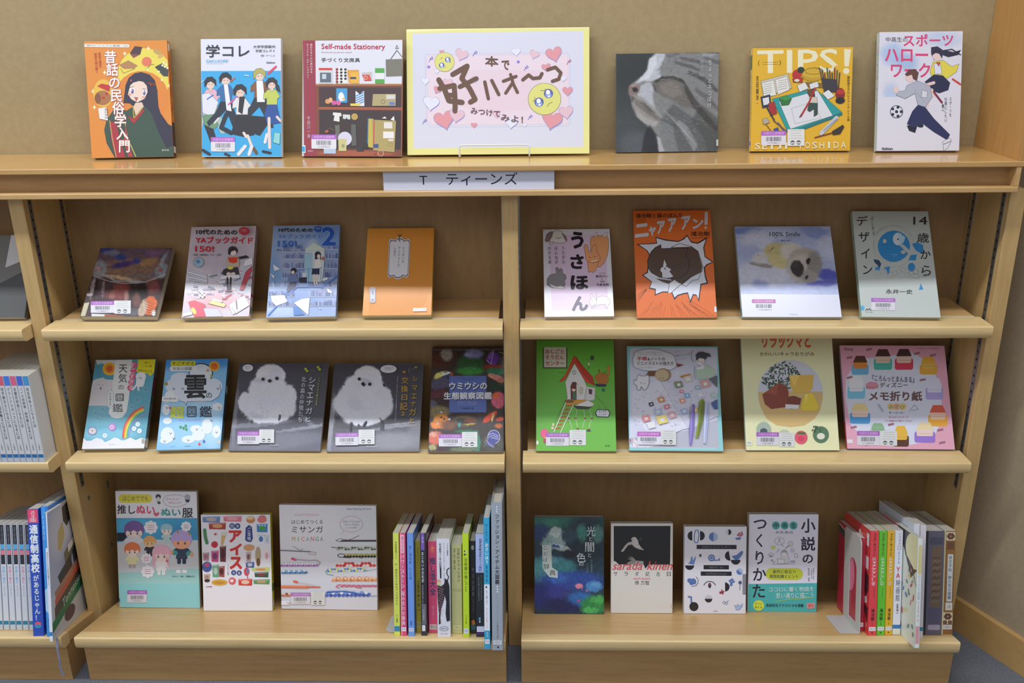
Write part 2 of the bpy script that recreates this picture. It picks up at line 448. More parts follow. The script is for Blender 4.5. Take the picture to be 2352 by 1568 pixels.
# the right-hand wall runs out at an obtuse angle from the end of the bookcase
def slab(p0, p1, t, z0, z1, b=MB):
    (x0, y0), (x1, y1) = p0, p1; d = Vector((x1-x0, y1-y0)).normalized(); n = Vector((-d.y, d.x))*t
    m = MB(); m.prism_z([(x0, y0), (x1, y1), (x1+n.x, y1+n.y), (x0+n.x, y0+n.y)], z0, z1); return m
RW0, RW1 = (.9165, .1555), (2.62, -3.2)
rw = struct('wall_right', slab(RW0, RW1, .1, 0, 2.75), M_RWALL)
d_ = (Vector(RW1)-Vector(RW0)).normalized(); n_ = Vector((-d_.y, d_.x))
bs = MB(); q0 = Vector(RW0)+d_*.03; q1 = Vector(RW1)
bs.prism_z([(q0.x-n_.x*.012, q0.y-n_.y*.012), (q1.x-n_.x*.012, q1.y-n_.y*.012), (q1.x, q1.y), (q0.x, q0.y)], 0, .076)
struct('baseboard_right', bs, wood('baseboard_beech', 'b48b50', 'c09a60', (2, 2, 2), .4, .3, .02))

# ------------------------------------------------------------------ bookcase
case = empty('bookcase', (0, 0, 0))
tag(case, 'long low beech-veneer bookcase of several bays below the speckled wall panel', 'bookcase')
XL = -1.95
def bpart(name, mb, mat, parent=case, label=None, smooth=False):
    o = mb.build(name, mat, parent, smooth)
    if label: o['label'] = label
    return o
z = ZT
bpart('top_board', MB().box(XL, -.03, z-.0095, .884, .155, z, .0012), W_TOP, label='glossy top board carrying the display')
bpart('lower_board', MB().box(XL, -.03, z-.0535, .880, .155, z-.044, .0012), W_X)
bpart('fascia_panel', MB().box(XL, -.002, z-.044, .872, .004, z-.0095), W_SHADED)
bpart('end_cheek', MB().box(.872, -.029, z-.0438, .880, .15, z-.0097), W_X)
bpart('back_panel', MB().box(XL, .150, .0002, .9115, .1558, z-.0535), W_BACK)
bpart('side_panel', MB().box(.877, -.028, z+.0002, .885, .1545, z+.75), W_SIDE, label='orange veneer end panel above the top board')
for x0 in (-1.8, -.9115, -.0145, .884):
    bpart('upright', MB().box(x0, 0, .0002, x0+.0275 if abs(x0) > .5 else .0145, .1498, z-.0537, .0008), W_Z)
# slotted metal shelf rails let into the uprights
rail_me = slot_me = None
def rail(x, y, side):
    global rail_me, slot_me
    if rail_me is None:
        m = MB(); m.box(-.0008, 0, ZT-.655, .0008, .0125, z-.0537); tmp = m.build('shelf_rail', M_METAL); rail_me = tmp.data; bpy.data.objects.remove(tmp)
        s = MB()
        k = ZT-.648
        while k < z-.06:
            s.box(-.0011, .0042, k, .0011, .0083, k+.0045); k += .0165
        tmp = s.build('rail_slots', M_HOLE); slot_me = tmp.data; bpy.data.objects.remove(tmp)
    o = obj('shelf_rail', rail_me, case); o.location = (x, y, 0)
    q = obj('rail_slots', slot_me, o); q['kind'] = 'stuff'
for x in (-.8843, -.0151, .0151, .8838, -.9123):
    for y in (.0155, .128): rail(x, y, 0)
def nose(xa, xb, p, zt, zb, y1, mat_top):
    h = zt-zb
    prof = [(y1, zt), (-p+.004, zt)]
    for k in range(1, 5):
        a = math.radians(90+k*20); prof.append((-p+.004+.004*math.cos(a), zt-.004+.004*math.sin(a)))
    r = h*.55
    for k in range(0, 8):
        a = math.radians(180+k*12.5); prof.append((-p+r+r*math.cos(a), zb+r+r*math.sin(a)))
    prof += [(-p+r+.006, zb), (y1, zb)]
    return MB().prism_x(prof, xa, xb)
SLOPE = math.radians(15); YF4 = -.135      # the bottom shelf is tipped back by fifteen degrees
def slope_z(y): return z4-(y-YF4)*math.tan(SLOPE)
def sloped_shelf(xa, xb):
    o = bpart('shelf_board', MB().prism_x([(-.105, slope_z(-.105)), (.1495, slope_z(.1495)), (.1495, slope_z(.1495)-.022), (-.105, slope_z(-.105)-.022)], xa, xb), W_X, label='sloping bottom shelf')
    p = -YF4; zb = z4b; r = (z4-z4b)*.55; prof = [(-.105, slope_z(-.105)), (YF4+.004, slope_z(YF4+.004))]
    for k in range(1, 5):
        a = math.radians(90+k*20); prof.append((-p+.004+.004*math.cos(a), z4-.005+.004*math.sin(a)))
    for k in range(8):
        a = math.radians(180+k*12.5); prof.append((-p+r+r*math.cos(a), zb+r+r*math.sin(a)))
    prof += [(-p+r+.006, zb), (-.1052, zb)]
    bpart('shelf_nosing', MB().prism_x(prof, xa, xb), W_NOSE, o, smooth=True)
def shelf(xa, xb, p, zt, zb, seam, full=False):
    s = MB().box(xa+.009 if not full else xa, seam+.0058, zt-.022, xb-.009 if not full else xb, .1495, zt)
    o = bpart('shelf_board', s, W_X)
    bpart('shelf_nosing', nose(xa, xb, p, zt, zb, seam, W_NOSE), W_NOSE, o, smooth=True)
    if not full: bpart('seam_strip', MB().box(xa+.009, seam+.0002, zt-.006, xb-.009, seam+.0056, zt+.00008), M_STRIP, o)
    return o
z2, z2b, z3, z3b, z4, z4b = (ZT-v for v in (.2971, .3233, .5673, .5943, .9079, .9410))
for xa, xb in ((-.8765, -.0158), (.0168, .8765)):
    shelf(xa, xb, .034, z2, z2b, .0235)
    shelf(xa+.003, xb-.003 if xb > 0 else xb, .045, z3, z3b, .0085)
shelf(-1.765, -.9135, .034, z2, z2b, .0235); shelf(-1.765, -.9075, .045, z3, z3b, .0085)
for xa, xb, ba, bb in ((-.873, -.0155, -.8675, -.0157), (.0155, .8655, .0150, .8655), (-1.77, -.8995, -1.765, -.9035)):
    sloped_shelf(xa, xb)
    bpart('base_panel', MB().box(ba, -.115, .0005, bb, -.095, z4b-.0004), W_SHADED)
    for bx in (ba, bb-.018):
        bpart('base_side', MB().prism_x([(-.0948, .0005), (-.0005, .0005), (-.0005, slope_z(0)-.0235), (-.0948, min(slope_z(-.0948)-.0235, z4b-.0004))], bx, bx+.018), W_SHADED)

# paper sign standing in the recess of the fascia
sg = empty('shelf_sign', (-.2217, -.0215, ZT-.0438)); sg.rotation_euler = (math.radians(-2), 0, 0)
tag(sg, 'long white paper sign reading T ティーンズ in the recess under the top board', 'sign')
MB().box(0, 0, 0, .3008, .0012, .0339).build('card', plain('sign_card', 'd9dbe6', .5), sg)
a = Art([(879.6, 388.5), (1272.8, 387.6), (1272.8, 432.9), (880, 435.4)], .3008, .0339)
a.bg('cdd0df'); a.c(650, 40, 3.136)
a.T('T', '1d2030', 990, 1128, 1048, 1195); a.T('ティーンズ', '1d2030', 1185, 1105, 1697, 1200, b=.006)
a.build(sg, {'cover_print': M_PAPER})
# metric pose (x, y, yaw, lean, width, height), thickness, and the frame the cover art is drawn in
FIT = {
 'B1': ((-0.777, 0.0692, 0.0812, 0.2518, 0.1496, 0.2112), 0.016, [(193.5, 96.4), (383, 91.8), (399.5, 359.5), (210.6, 363.6)]),
 'B2': ((-0.5742, 0.0798, -0.0619, 0.2743, 0.1517, 0.2144), 0.012, [(462.2, 89.7), (645.2, 88.8), (646.8, 357.5), (463, 358)]),
 'B3': ((-0.3866, 0.078, -0.0773, 0.2972, 0.187, 0.2113), 0.01, [(697.2, 93.6), (924.9, 91), (921, 355.7), (692, 357.3)]),
 'PO': ((-0.1902, 0.0752, -0.0, 0.3026, 0.3357, 0.2292), 0.006, [(937, 69.7), (1350.9, 64.9), (1357, 354), (931.9, 358.2)]),
 'B5': ((0.1959, 0.0989, 0.0301, 0.2087, 0.189, 0.1778), 0.008, [(1415, 124.7), (1649.4, 119.8), (1650.7, 345.8), (1415, 346.6)]),
 'B6': ((0.4425, 0.0918, -0.0115, 0.2498, 0.1812, 0.1852), 0.012, [(1728, 108.6), (1959.3, 111), (1952.3, 346.6), (1724, 345)]),
 'B7': ((0.6673, 0.0764, -0.0251, 0.2833, 0.1472, 0.2124), 0.014, [(2021, 75), (2210.6, 71), (2203.6, 345.8), (2012, 346.6)]),
 'C1': ((-0.8203, 0.0079, -0.0129, 0.8707, 0.1455, 0.1597), 0.016, [(232, 568), (394, 571), (358.6, 727), (182, 727)]),
 'C2': ((-0.6226, 0.0012, 0.0591, 0.7232, 0.1264, 0.1935), 0.017, [(440.5, 522.7), (587.8, 518), (573, 727), (416.7, 728.7)]),
 'C3': ((-0.4612, -0.0007, 0.0505, 0.7268, 0.1302, 0.1959), 0.017, [(628.7, 519.4), (780.3, 515.8), (771.8, 727.6), (611, 728.4)]),
 'C4': ((-0.2817, 0.0118, 0.0148, 0.7253, 0.1306, 0.1861), 0.016, [(845.6, 524.7), (996.3, 523.6), (992, 724), (831.6, 724)]),
 'C5': ((0.0625, 0.0074, 0.0162, 0.7642, 0.1304, 0.1894), 0.012, [(1247, 526.8), (1400, 526), (1411, 726.5), (1251, 727)]),
 'C6': ((0.2357, 0.0087, 0.0002, 0.6435, 0.149, 0.2192), 0.009, [(1454.4, 484), (1631.6, 482.5), (1647, 728.8), (1463.5, 729.7)]),
 'C7': ((0.4311, 0.0064, -0.0163, 0.7396, 0.1829, 0.1926), 0.01, [(1688, 520), (1906.7, 520), (1933.6, 727.5), (1705, 729)]),
 'C8': ((0.6499, 0.0028, -0.0446, 0.6694, 0.1426, 0.2169), 0.012, [(1957.5, 484), (2130.6, 486.3), (2161.3, 728), (1978, 729)]),
 'D1': ((-0.8572, -0.0046, 0.0269, 0.7016, 0.1243, 0.1882), 0.014, [(221, 825.4), (356.4, 826), (333.5, 1031), (186.8, 1031)]),
 'D2': ((-0.7053, -0.011, 0.0563, 0.715, 0.1259, 0.1906), 0.015, [(383, 826), (522, 823.4), (508, 1032.5), (357.7, 1032.5)]),
 'D3': ((-0.5647, -0.0028, -0.0146, 0.716, 0.1838, 0.1845), 0.008, [(550.3, 832.3), (753, 836), (736, 1036.4), (524.3, 1035)]),
 'D4': ((-0.3682, -0.0068, 0.0078, 0.7783, 0.1835, 0.1883), 0.008, [(767.3, 834.2), (971.5, 835.3), (963.3, 1037), (750, 1035.4)]),
 'D5': ((-0.1661, -0.0107, 0.0051, 0.7499, 0.1479, 0.2228), 0.01, [(993.6, 796.3), (1158, 797), (1157, 1037), (983.4, 1037)]),
 'D6': ((0.0454, -0.0058, -0.0097, 0.6831, 0.1572, 0.2303), 0.01, [(1232, 781), (1409.5, 781), (1415.5, 1035.6), (1231.2, 1035.6)]),
 'D7': ((0.2279, -0.0037, -0.0181, 0.6596, 0.1828, 0.2143), 0.01, [(1439.4, 795), (1649.2, 795.6), (1660.5, 1035), (1445.4, 1035.6)]),
 'D8': ((0.4567, 0.0008, 0.0007, 0.5455, 0.1811, 0.2341), 0.008, [(1701, 765), (1910.5, 765), (1927.6, 1033.2), (1713.8, 1035.3)]),
 'D9': ((0.6547, 0.0075, -0.0192, 0.5908, 0.2069, 0.2083), 0.008, [(1927.6, 792), (2170.3, 795), (2192.4, 1031.2), (1946.8, 1031.8)]),
 'E1': ((-0.854, 0.0222, -0.012, 0.2647, 0.1762, 0.2548), 0.012, [(263.8, 1128.4), (452.6, 1129.3), (459, 1397.7), (275.8, 1394.6)]),
 'E2': ((-0.6644, 0.0049, 0.0067, 0.2755, 0.1478, 0.2083), 0.014, [(460.5, 1181.9), (621, 1182), (625.7, 1403), (468.4, 1403)]),
 'E3': ((-0.5006, 0.0168, -0.0173, 0.2559, 0.207, 0.2273), 0.01, [(639.9, 1159.9), (863.3, 1162.4), (867.4, 1403), (647.7, 1398.4)]),
 'E4': ((0.0409, -0.0014, -0.0029, 0.2791, 0.1459, 0.2065), 0.016, [(1227.3, 1186.7), (1388.3, 1188), (1386.5, 1409.3), (1227.3, 1410)]),
 'E5': ((0.202, 0.0033, 0.0011, 0.2793, 0.1289, 0.1919), 0.014, [(1404.3, 1202), (1545.7, 1202), (1544.5, 1408.3), (1402.7, 1408.3)]),
 'E6': ((0.3546, 0.0033, -0.0012, 0.2713, 0.1291, 0.186), 0.014, [(1572.6, 1209.4), (1715.9, 1209.4), (1711.9, 1409.3), (1570.2, 1409.3)]),
 'E7': ((0.4906, 0.0149, -0.0022, 0.2608, 0.1438, 0.2097), 0.014, [(1721, 1181.2), (1881.2, 1181.2), (1874, 1405.3), (1717, 1405.3)]),
}
# ------------------------------------------------------------------ the face-out books
SH = {'B': ZT, 'P': ZT, 'C': z2, 'D': z3, 'E': z4}
def face_book(key, label, cover, bind='L', hard=False, group=None, page=None, name='book', cat='book'):
    (x, y, yaw, tilt, w, h), T, q = FIT[key]
    zf = SH[key[0]]+T*math.sin(tilt) if key[0] != 'E' else slope_z(y)+T*math.sin(max(tilt-SLOPE, 0))+max(0, SLOPE-tilt)*T*1.1+max(0, -math.sin(yaw)*w)*math.tan(SLOPE)+.0004
    root = empty(name, (x, y, zf+.0002))
    root.rotation_euler = (Matrix.Rotation(yaw, 3, 'Z') @ Matrix.Rotation(-tilt, 3, 'X')).to_euler()
    tag(root, label, cat, group)
    book_body(root, w, h, T, cover, bind, hard, page)
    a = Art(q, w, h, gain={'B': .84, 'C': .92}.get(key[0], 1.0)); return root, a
def spine_art(root, key, bind):
    (x, y, yaw, tilt, w, h), T, q = FIT[key]
    return Art([(0, 0), (100, 0), (100, 1000), (0, 1000)], w, h, face='spineR' if bind == 'R' else 'spineL', T=T)
GTOP, G2, G3, G4 = 'books displayed face-out on the top board', 'books displayed face-out on the upper shelf', 'books displayed face-out on the middle shelf', 'books displayed face-out on the bottom shelf'
BLK = '1c1a22'

# --- B1 folk tales
r, a = face_book('B1', 'orange book with a long-haired girl in a dark green robe on its cover', 'e0892c', 'R', group=GTOP)
a.bg('e8902f'); a.c(0, 0, 3.267)
a.E('f0dd55', 1085, 560, 205, 200); a.E('e88a2c', 1062, 735, 205, 205); a.P('e8902f', [1270,300,1300,300,1310,980,1275,980])
a.P('4a2c30', [972,402,1010,346,1066,352,1052,408,1000,436]); a.P('8a4c40', [972,402,1052,408,1000,436])
a.P('b98550', [890,488,962,452,1034,492,1005,515,930,518]); a.L('8a5a30', 4, [905,515,925,550,1010,515])
a.E('e87a55', 1100, 462, 38, 36); a.L('6a7a30', 5, [1095,520,1130,485,1155,480]); a.E('c9a45a', 1178, 388, 34, 18, 30); a.E('d8b060', 1205, 420, 26, 12, -25)
a.P('38423a', [1160,500,1215,472,1268,520,1262,572,1225,570]); 
for x, y in ((1228,468),(1248,482),(1236,498),(1256,508),(1218,488),(1190,535),(1215,598),(1105,520)): a.E('f6efc8', x, y, 9, 8, n=10)
a.E('f2c050', 1150, 420, 5, 5, n=8)
for x, y in ((935,402),(1112,362),(698,686),(708,806),(785,545),(1270,640)): a.P('fff6c0', [x,y-20,x+5,y-5,x+16,y,x+5,y+5,x,y+20,x-5,y+5,x-16,y,x-5,y-5])
a.E('f0c040', 775, 700, 75, 105); a.E('b0733e', 770, 735, 62, 55); a.P('c8302c', [728,648,760,628,830,640,820,690,770,668]); a.E('8a5230', 735, 740, 22, 40); a.E('c03028', 775, 735, 12, 10); a.E('c03028', 800, 705, 10, 10)
a.ol = ('1e1c2c', 1.8); a.P('2a2740', [925,772,942,640,965,585,1010,550,1060,540,1120,558,1160,600,1180,680,1182,780,1205,850,1262,930,1308,945,1318,1090,1270,1140,1150,1100,1060,960,1000,800,975,775])
a.P('35513f', [800,900,855,820,950,830,1030,780,1080,790,1120,830,1180,900,1230,1000,1300,1085,1320,1160,1322,1178,860,1185,800,1075,782,975])
a.P('2a2740', [1120,700,1180,700,1190,820,1240,920,1308,950,1316,1090,1250,1110,1195,1000,1140,860])
a.P('b02c38', [818,905,868,920,905,1050,940,1183,866,1184,835,1060]); a.L('c9b060', 6, [822,905,842,1040,872,1182]); a.L('c9c060', 7, [940,930,958,1040,1018,1175])
a.P('b53a3e', [945,930,960,1060,1000,1178,960,1178,925,1050])
a.P('f0d0b8', [1015,770,1065,765,1080,800,1020,880,1000,800]); a.L('c8b040', 7, [998,795,1004,885,1075,800]); a.P('b02c30', [955,865,1005,890,1075,815,1085,830,1005,930,980,905])
a.P('f7dcc6', [952,650,975,600,1040,585,1098,610,1108,690,1085,740,1030,768,985,745,958,705])
a.P('2a2740', [945,690,950,620,990,570,1060,560,1110,600,1115,700,1100,640,1075,612,1045,606,1000,618,975,640,955,720])
a.E('ffffff', 992, 680, 17, 27); a.E('6b5c8e', 993, 684, 11, 20); a.E('ffffff', 1082, 692, 14, 26); a.E('6b5c8e', 1082, 695, 10, 19); a.E('f2f0ff', 989, 676, 4, 7, n=8); a.E('f2f0ff', 1079, 688, 4, 7, n=8)
a.L('2a2740', 4, [974,655,1000,650]); a.L('2a2740', 4, [1070,665,1094,668]); a.P('d0524a', [1008,728,1036,732,1022,758]); a.E('f0a890', 972, 708, 14, 9); a.E('f0a890', 1078, 728, 13, 8)
a.P('d8542c', [970,605,992,590,988,612]); a.P('d8542c', [1105,612,1130,640,1160,628,1165,640,1110,625])
a.ol = None; a.R('f0ece0', 632, 333, 970, 357, 10); a.T('現代ビジュアル叢書・03', '3a3a3a', 650, 338, 955, 352)
a.V('昔話の民俗学入門', 'fbf4ea', 776, 380, 866, 1145, b=.028, dx=120, out=('c0242c', .03), fill=1.0)
a.V('民話や昔話の', 'c03a2c', 735, 395, 758, 510, b=.01, dx=8); a.V('秘密を読み解く', 'c03a2c', 706, 398, 728, 550, b=.01, dx=12)
a.P('f4f0e8', [738,812,800,806,812,905,748,892]); a.V('島村恭則', BLK, 782, 812, 808, 895, dx=6); a.T('創元社', 'f0f0e8', 1218, 1120, 1272, 1134)
s = spine_art(r, 'B1', 'R'); s.bg('d8822a'); s.V('昔話の民俗学入門', 'b8241c', 20, 130, 80, 620, b=.02); s.R('2a2740', 0, 700, 100, 1000); s.R('f0ece0', 5, 20, 70, 90, 20); s.R('dcdce0', 8, 910, 92, 965); s.parts['spine_print'] = s.parts.pop('cover_print'); s.build(r)
a.build(r)

# --- B2 university faculties guide
r, a = face_book('B2', 'blue and white book with a crowd of running students', 'e4e4ee', 'R', group=GTOP)
a.bg('e6e6f0'); a.c(0, 0, 3.267); a.R('35aee6', 1512, 528, 2114, 1166)
def person(a, x, y, k, hair, top, bot, skin='f0d0bc', lean=0, skirt=False, dirn=1):
    hx = x+lean*k
    a.P(bot, [x-26*k,y+120*k, x+30*k,y+118*k, x+(70 if skirt else 34)*k,y+240*k, x+10*k,y+250*k, x-(60 if skirt else 30)*k,y+235*k] if skirt else [x-26*k,y+118*k,x+30*k,y+118*k,x+62*k*dirn,y+215*k,x+80*k*dirn,y+300*k,x+50*k*dirn,y+300*k,x+20*k*dirn,y+220*k,x-2*k,y+180*k,x-50*k*dirn,y+230*k,x-100*k*dirn,y+270*k,x-110*k*dirn,y+245*k,x-60*k*dirn,y+190*k])
    a.P(top, [hx-22*k,y+34*k,hx+26*k,y+34*k,x+52*k,y+78*k,x+36*k,y+92*k,x+34*k,y+128*k,x-32*k,y+128*k,x-30*k,y+88*k,x-52*k,y+96*k,x-50*k,y+62*k])
    a.P(skin, [hx-8*k,y+20*k,hx+12*k,y+20*k,hx+10*k,y+46*k,hx-6*k,y+46*k]); a.E(skin, hx, y+4*k, 25*k, 29*k)
    a.P(hair, [hx-34*k,y+24*k,hx-38*k,y-10*k,hx-20*k,y-36*k,hx+10*k,y-40*k,hx+34*k,y-20*k,hx+36*k,y+20*k,hx+24*k,y+2*k,hx+4*k,y-12*k,hx-16*k,y-4*k,hx-24*k,y+14*k])
    a.L('3a3038', 2.5*k, [hx-12*k,y+6*k,hx-4*k,y+6*k]); a.L('3a3038', 2.5*k, [hx+8*k,y+6*k,hx+15*k,y+6*k])
a.ol = ('2c2a36', 1.8); person(a, 1590, 620, 1.25, '23262e', 'e9b8c8', 'a9c4c0', lean=-8); a.P('e8e8f0', [1515,700,1570,690,1640,760,1600,870,1520,840]); a.P('6f9a72', [1518,860,1600,850,1640,930,1590,980,1540,960])
a.P('22242c', [1530,930,1600,960,1630,1060,1590,1100,1560,1010]); a.L('4a6ad0', 9, [1555,738,1600,708])
person(a, 1695, 590, 1.3, '232a30', '2f6fa8', '1d2a38', lean=0); a.P('f2f2f6', [1680,625,1712,625,1740,830,1700,820]); a.L('e058a0', 11, [1715,778,1790,712]); 
a.L('1d2a38', 34, [1700,850,1660,950,1735,990]); a.L('e8e0d8', 14, [1610,915,1640,880])
person(a, 1950, 560, 1.3, 'b8b05a', '8a5a34', '2a2c34', lean=0); a.P('f6f6f8', [1925,600,1975,600,1990,760,1930,760])
person(a, 2040, 625, 1.2, '262a34', 'c9d45c', '1f4f9a', lean=0, skirt=True); a.L('f0dcd0', 22, [2020,880,2022,1010,2025,1100]); a.L('f0dcd0', 20, [2080,870,2110,900]); a.L('22262e', 20, [1975,1128,2030,1140]); a.P('262a34', [2060,600,2095,640,2105,690,2075,670])
a.L('e04868', 16, [2015,548,2072,498])
person(a, 1815, 680, 1.35, '24262e', 'e8e6e4', '1e2026', lean=-8, skirt=True); a.P('1e2026', [1790,860,1880,860,1990,870,2005,930,1950,1010,1900,990,1850,1000,1770,960]); a.P('22242c', [1800,720,1840,720,1820,850,1790,830])
a.L('f0dcd0', 20, [1860,1010,1890,1090]); a.L('70502c', 24, [1900,1100,1925,1140]); a.L('f0dcd0', 20, [1830,990,1850,1020]); a.L('e8e8ee', 26, [1790,1150,1840,1090]); a.L('e8e8ee', 26, [1870,1150,1890,1090]); a.L('e8e8ee', 22, [1990,1060,2005,1000])
a.P('8fd8d8', [2060,985,2105,990,2100,1075,2050,1060]); a.L('f4f4f8', 6, [1840,560,1870,565]); a.L('e06a40', 9, [1735,605,1765,580]); a.L('f4f4f8', 5, [1515,610,1530,600]); a.L('1f2a3a', 22, [1520,1120,1570,1150]); a.L('1f2a3a', 20, [1690,1148,1720,1162])
a.ol = None; a.T('学コレ', '20222e', 1550, 335, 1875, 428, b=.018); a.T('大学学部案内', BLK, 1903, 340, 2066, 362, b=.01); a.T('学部コレクト', BLK, 1920, 371, 2066, 392, b=.01); a.T('（編）けーしん', BLK, 1958, 408, 2066, 424)
a.T('GAKU-KORE!', '49b4e0', 1550, 445, 1716, 465); a.L('8fd0ea', 2, [1552,473,1680,473]); a.T('Gakken', BLK, 2000, 460, 2066, 474, b=.02)
a.barcode(1582, 1022, 1764, 1130, '11138871-9'); a.build(r)

# --- B3 stationery
r, a = face_book('B3', 'white and maroon book with a photo of stationery on wooden shelves', '9a2a3c', 'L', group=GTOP)
a.bg('e4e3ea'); a.c(650, 40, 3.136)
a.R('6a3420', 236, 480, 858, 995); a.R('3e2226', 262, 500, 850, 650); a.R('33201f', 262, 660, 850, 945)
a.G(236, 940, 856, 994, '7a3a20', [('a8552c', 500, 970, 300, 20)], 30, 8, .2)
a.L('a8683a', 12, [236,484,858,480]); a.L('c9a070', 4, [240,476,858,472]); a.L('a8502a', 16, [262,650,852,650]); a.L('8a4424', 14, [248,500,248,990]); a.L('b8642e', 5, [262,643,852,643])
a.R('9a2a3c', 146, 166, 238, 994); a.L('b05060', 2, [160,170,156,990]); a.V('自分スタイルにあわせる', 'e8d4d8', 198, 188, 218, 400, b=.01); a.V('オリジナル・ステーショナリー', 'e8d4d8', 172, 188, 192, 440, b=.01); a.V('宇田川一美', 'e0c4cc', 172, 705, 196, 865); a.T('雄鶏社', 'e0c4cc', 176, 950, 215, 963)
a.T('Self-made Stationery', 'b81f44', 282, 190, 738, 240, b=.014); a.T('Handmade goods for myself', 'c08a98', 280, 245, 500, 258); a.T('手づくり文房具', '2c2a30', 280, 290, 558, 320, b=.008)
a.P('7a7668', [742,300,858,296,858,415,745,420]); a.L('6a6458', 5, [775,300,822,235,858,280]); a.L('4a4640', 3, [822,200,812,222,834,222,822,200])
a.R('d8dcd8', 262, 362, 358, 474); a.R('d03a30', 262, 362, 358, 378); a.R('5d6a78', 270, 395, 350, 465); a.R('c9d4da', 285, 405, 315, 440)
a.R('f0eee8', 384, 362, 466, 472); 
for i in range(14): a.E('2a2428', 393+(i%3)*30, 372+(i//3)*22, 10, 9, n=10)
a.R('b03038', 386, 362, 396, 472)
a.P('e8a02c', [466,376,548,374,552,462,478,468]); a.P('f0b840', [490,392,552,392,552,470,490,470]); a.R('3a4048', 488, 425, 530, 440)
a.P('c9c4c0', [570,395,640,388,642,448,590,452]); a.P('d84a38', [572,410,625,408,640,450,590,452]); a.ring('f0d8d0', 3, 598, 430, 12)
a.R('4faa44', 666, 362, 732, 396); a.R('ecece8', 666, 396, 732, 440); a.R('4faa44', 666, 440, 732, 470)
a.R('3aa0d8', 386, 506, 466, 608); a.P('f4f4f0', [405,545,425,530,440,550,450,590,415,600,400,575]); a.E('e8c040', 440, 580, 10, 8)
a.R('e4eaf0', 525, 526, 588, 632); 
for i in range(5): a.L('3f86c8', 7, [528,560+i*16,585,535+i*16] if i < 5 else [])
a.P('2c2430', [530,526,555,548,580,526])
a.P('b5a673', [650,546,815,544,812,628,644,630]); a.R('dcd8d0', 745, 550, 808, 580); a.R('6a7cc0', 766, 602, 806, 622); a.ring('5a5040', 3, 722, 600, 14)
a.E('e09a60', 325, 600, 20, 18); a.E('d85aa0', 370, 610, 20, 16); a.E('e060a0', 403, 610, 16, 18); a.E('e8b880', 345, 590, 14, 18); a.P('f0d850', [485,615,560,612,560,630,490,632])
a.P('ecece4', [362,678,420,682,424,706,408,705,408,745,365,738,372,700,360,698]); a.P('d8e0d8', [432,692,485,694,486,728,464,726,460,712,452,726,434,724]); a.E('c0a050', 517, 708, 24, 24)
a.P('6a6a60', [375,770,410,768,408,870,380,880]); a.P('5a5a54', [490,764,526,762,530,915,495,918]); a.E('dcd8ea', 446, 866, 50, 50); a.P('cfc888', [398,868,458,868,456,955,400,955]); a.E('9aa070', 432, 918, 12, 14)
a.P('3a6a9a', [610,718,640,718,640,920,605,920]); a.P('c8b848', [618,722,652,722,648,930,612,925]); a.P('b3a05e', [640,728,815,736,803,960,648,948]); a.L('c84830', 8, [658,735,652,940]); a.R('e8e4dc', 728, 745, 788, 790); a.R('f0ece8', 722, 812, 800, 860); a.R('e8dcdc', 760, 866, 796, 880); a.R('2f4a8a', 652, 902, 688, 930); a.ring('807050', 2, 775, 905, 14); a.P('f2eee4', [712,718,735,705,748,720]); a.P('f2eee4', [775,728,800,700,805,735])
a.P('2a2628', [540,925,575,915,580,955,530,955]); a.P('221c1e', [580,900,612,898,616,935,585,938]); a.E('a85040', 660, 968, 10, 10); a.ring('e0c0a0', 4, 705, 970, 20)
a.E('b0603c', 315, 815, 14, 10); a.L('8a7050', 3, [315,810,340,790,370,810]); a.R('b8cce0', 292, 935, 380, 975)
a.barcode(203, 838, 384, 940, '11120762-6')
a.use('spine_label'); a.R('e8f0f4', 132, 916, 160, 972, 6); a.R('3aa8dc', 134, 924, 156, 964); a.build(r)

# --- notice with wire stand
(x, y, yaw, tilt, w, h), T, q = FIT['PO']
r = empty('notice_board', (x, y, ZT+T*math.sin(tilt)+.0022)); r.rotation_euler = (-tilt, 0, 0)
tag(r, 'laminated notice with hearts and tearful emoji on a pale yellow card', 'notice')
MB().box(0, 0, 0, w, T*.5, h, .0006).build('backing_board', plain('yellow_card_edge', 'd8cf86', .5), r)
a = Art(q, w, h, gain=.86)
a.bg('ece68f'); a.c(650, 40, 3.136)
a.P('f8f4b8', [905,95,1900,80,2196,80,2196,86,1340,94,905,112]); a.use('paper_sheet'); a.P('dcdce8', [945,122,2155,104,2173,935,930,948])
Hb = 'bfc3dc'
a.P('ecd9e0', [1040,290,1070,265,2040,258,2060,290,2068,740,2040,775,1060,780,1030,740]); a.P('e4c6cf', [1300,420,1800,420,1850,600,1300,620]); a.P('ead2da', [1250,380,1850,380,1880,650,1500,690,1250,640])
a.L(Hb, 3, [1045,270,2040,256,2062,285,2074,760,2050,785,1060,792,1028,760,1030,290], True); a.L(Hb, 2, [1060,280,2030,268,2050,295,2060,745,2040,770,1070,778,1040,745,1042,300], True)
def heart(col, cx, cy, k, rot=0, sh='9a96cc', rim='7d88b8'):
    t = np.linspace(0, 2*np.pi, 26, endpoint=False); X = 16*np.sin(t)**3; Y = -(13*np.cos(t)-5*np.cos(2*t)-2*np.cos(3*t)-np.cos(4*t)); r_ = math.radians(rot)
    x_ = X*math.cos(r_)-Y*math.sin(r_); y_ = X*math.sin(r_)+Y*math.cos(r_)
    a.P(sh, np.c_[cx+x_*k+k*.8, cy+y_*k+k*2.2].ravel()); a.P(rim, np.c_[cx+x_*k*1.04, cy+y_*k*1.04].ravel()); a.P(col, np.c_[cx+x_*k, cy+y_*k].ravel())
W_, PK, LP = 'e8e8f2', 'e59aa0', 'e8c2cb'
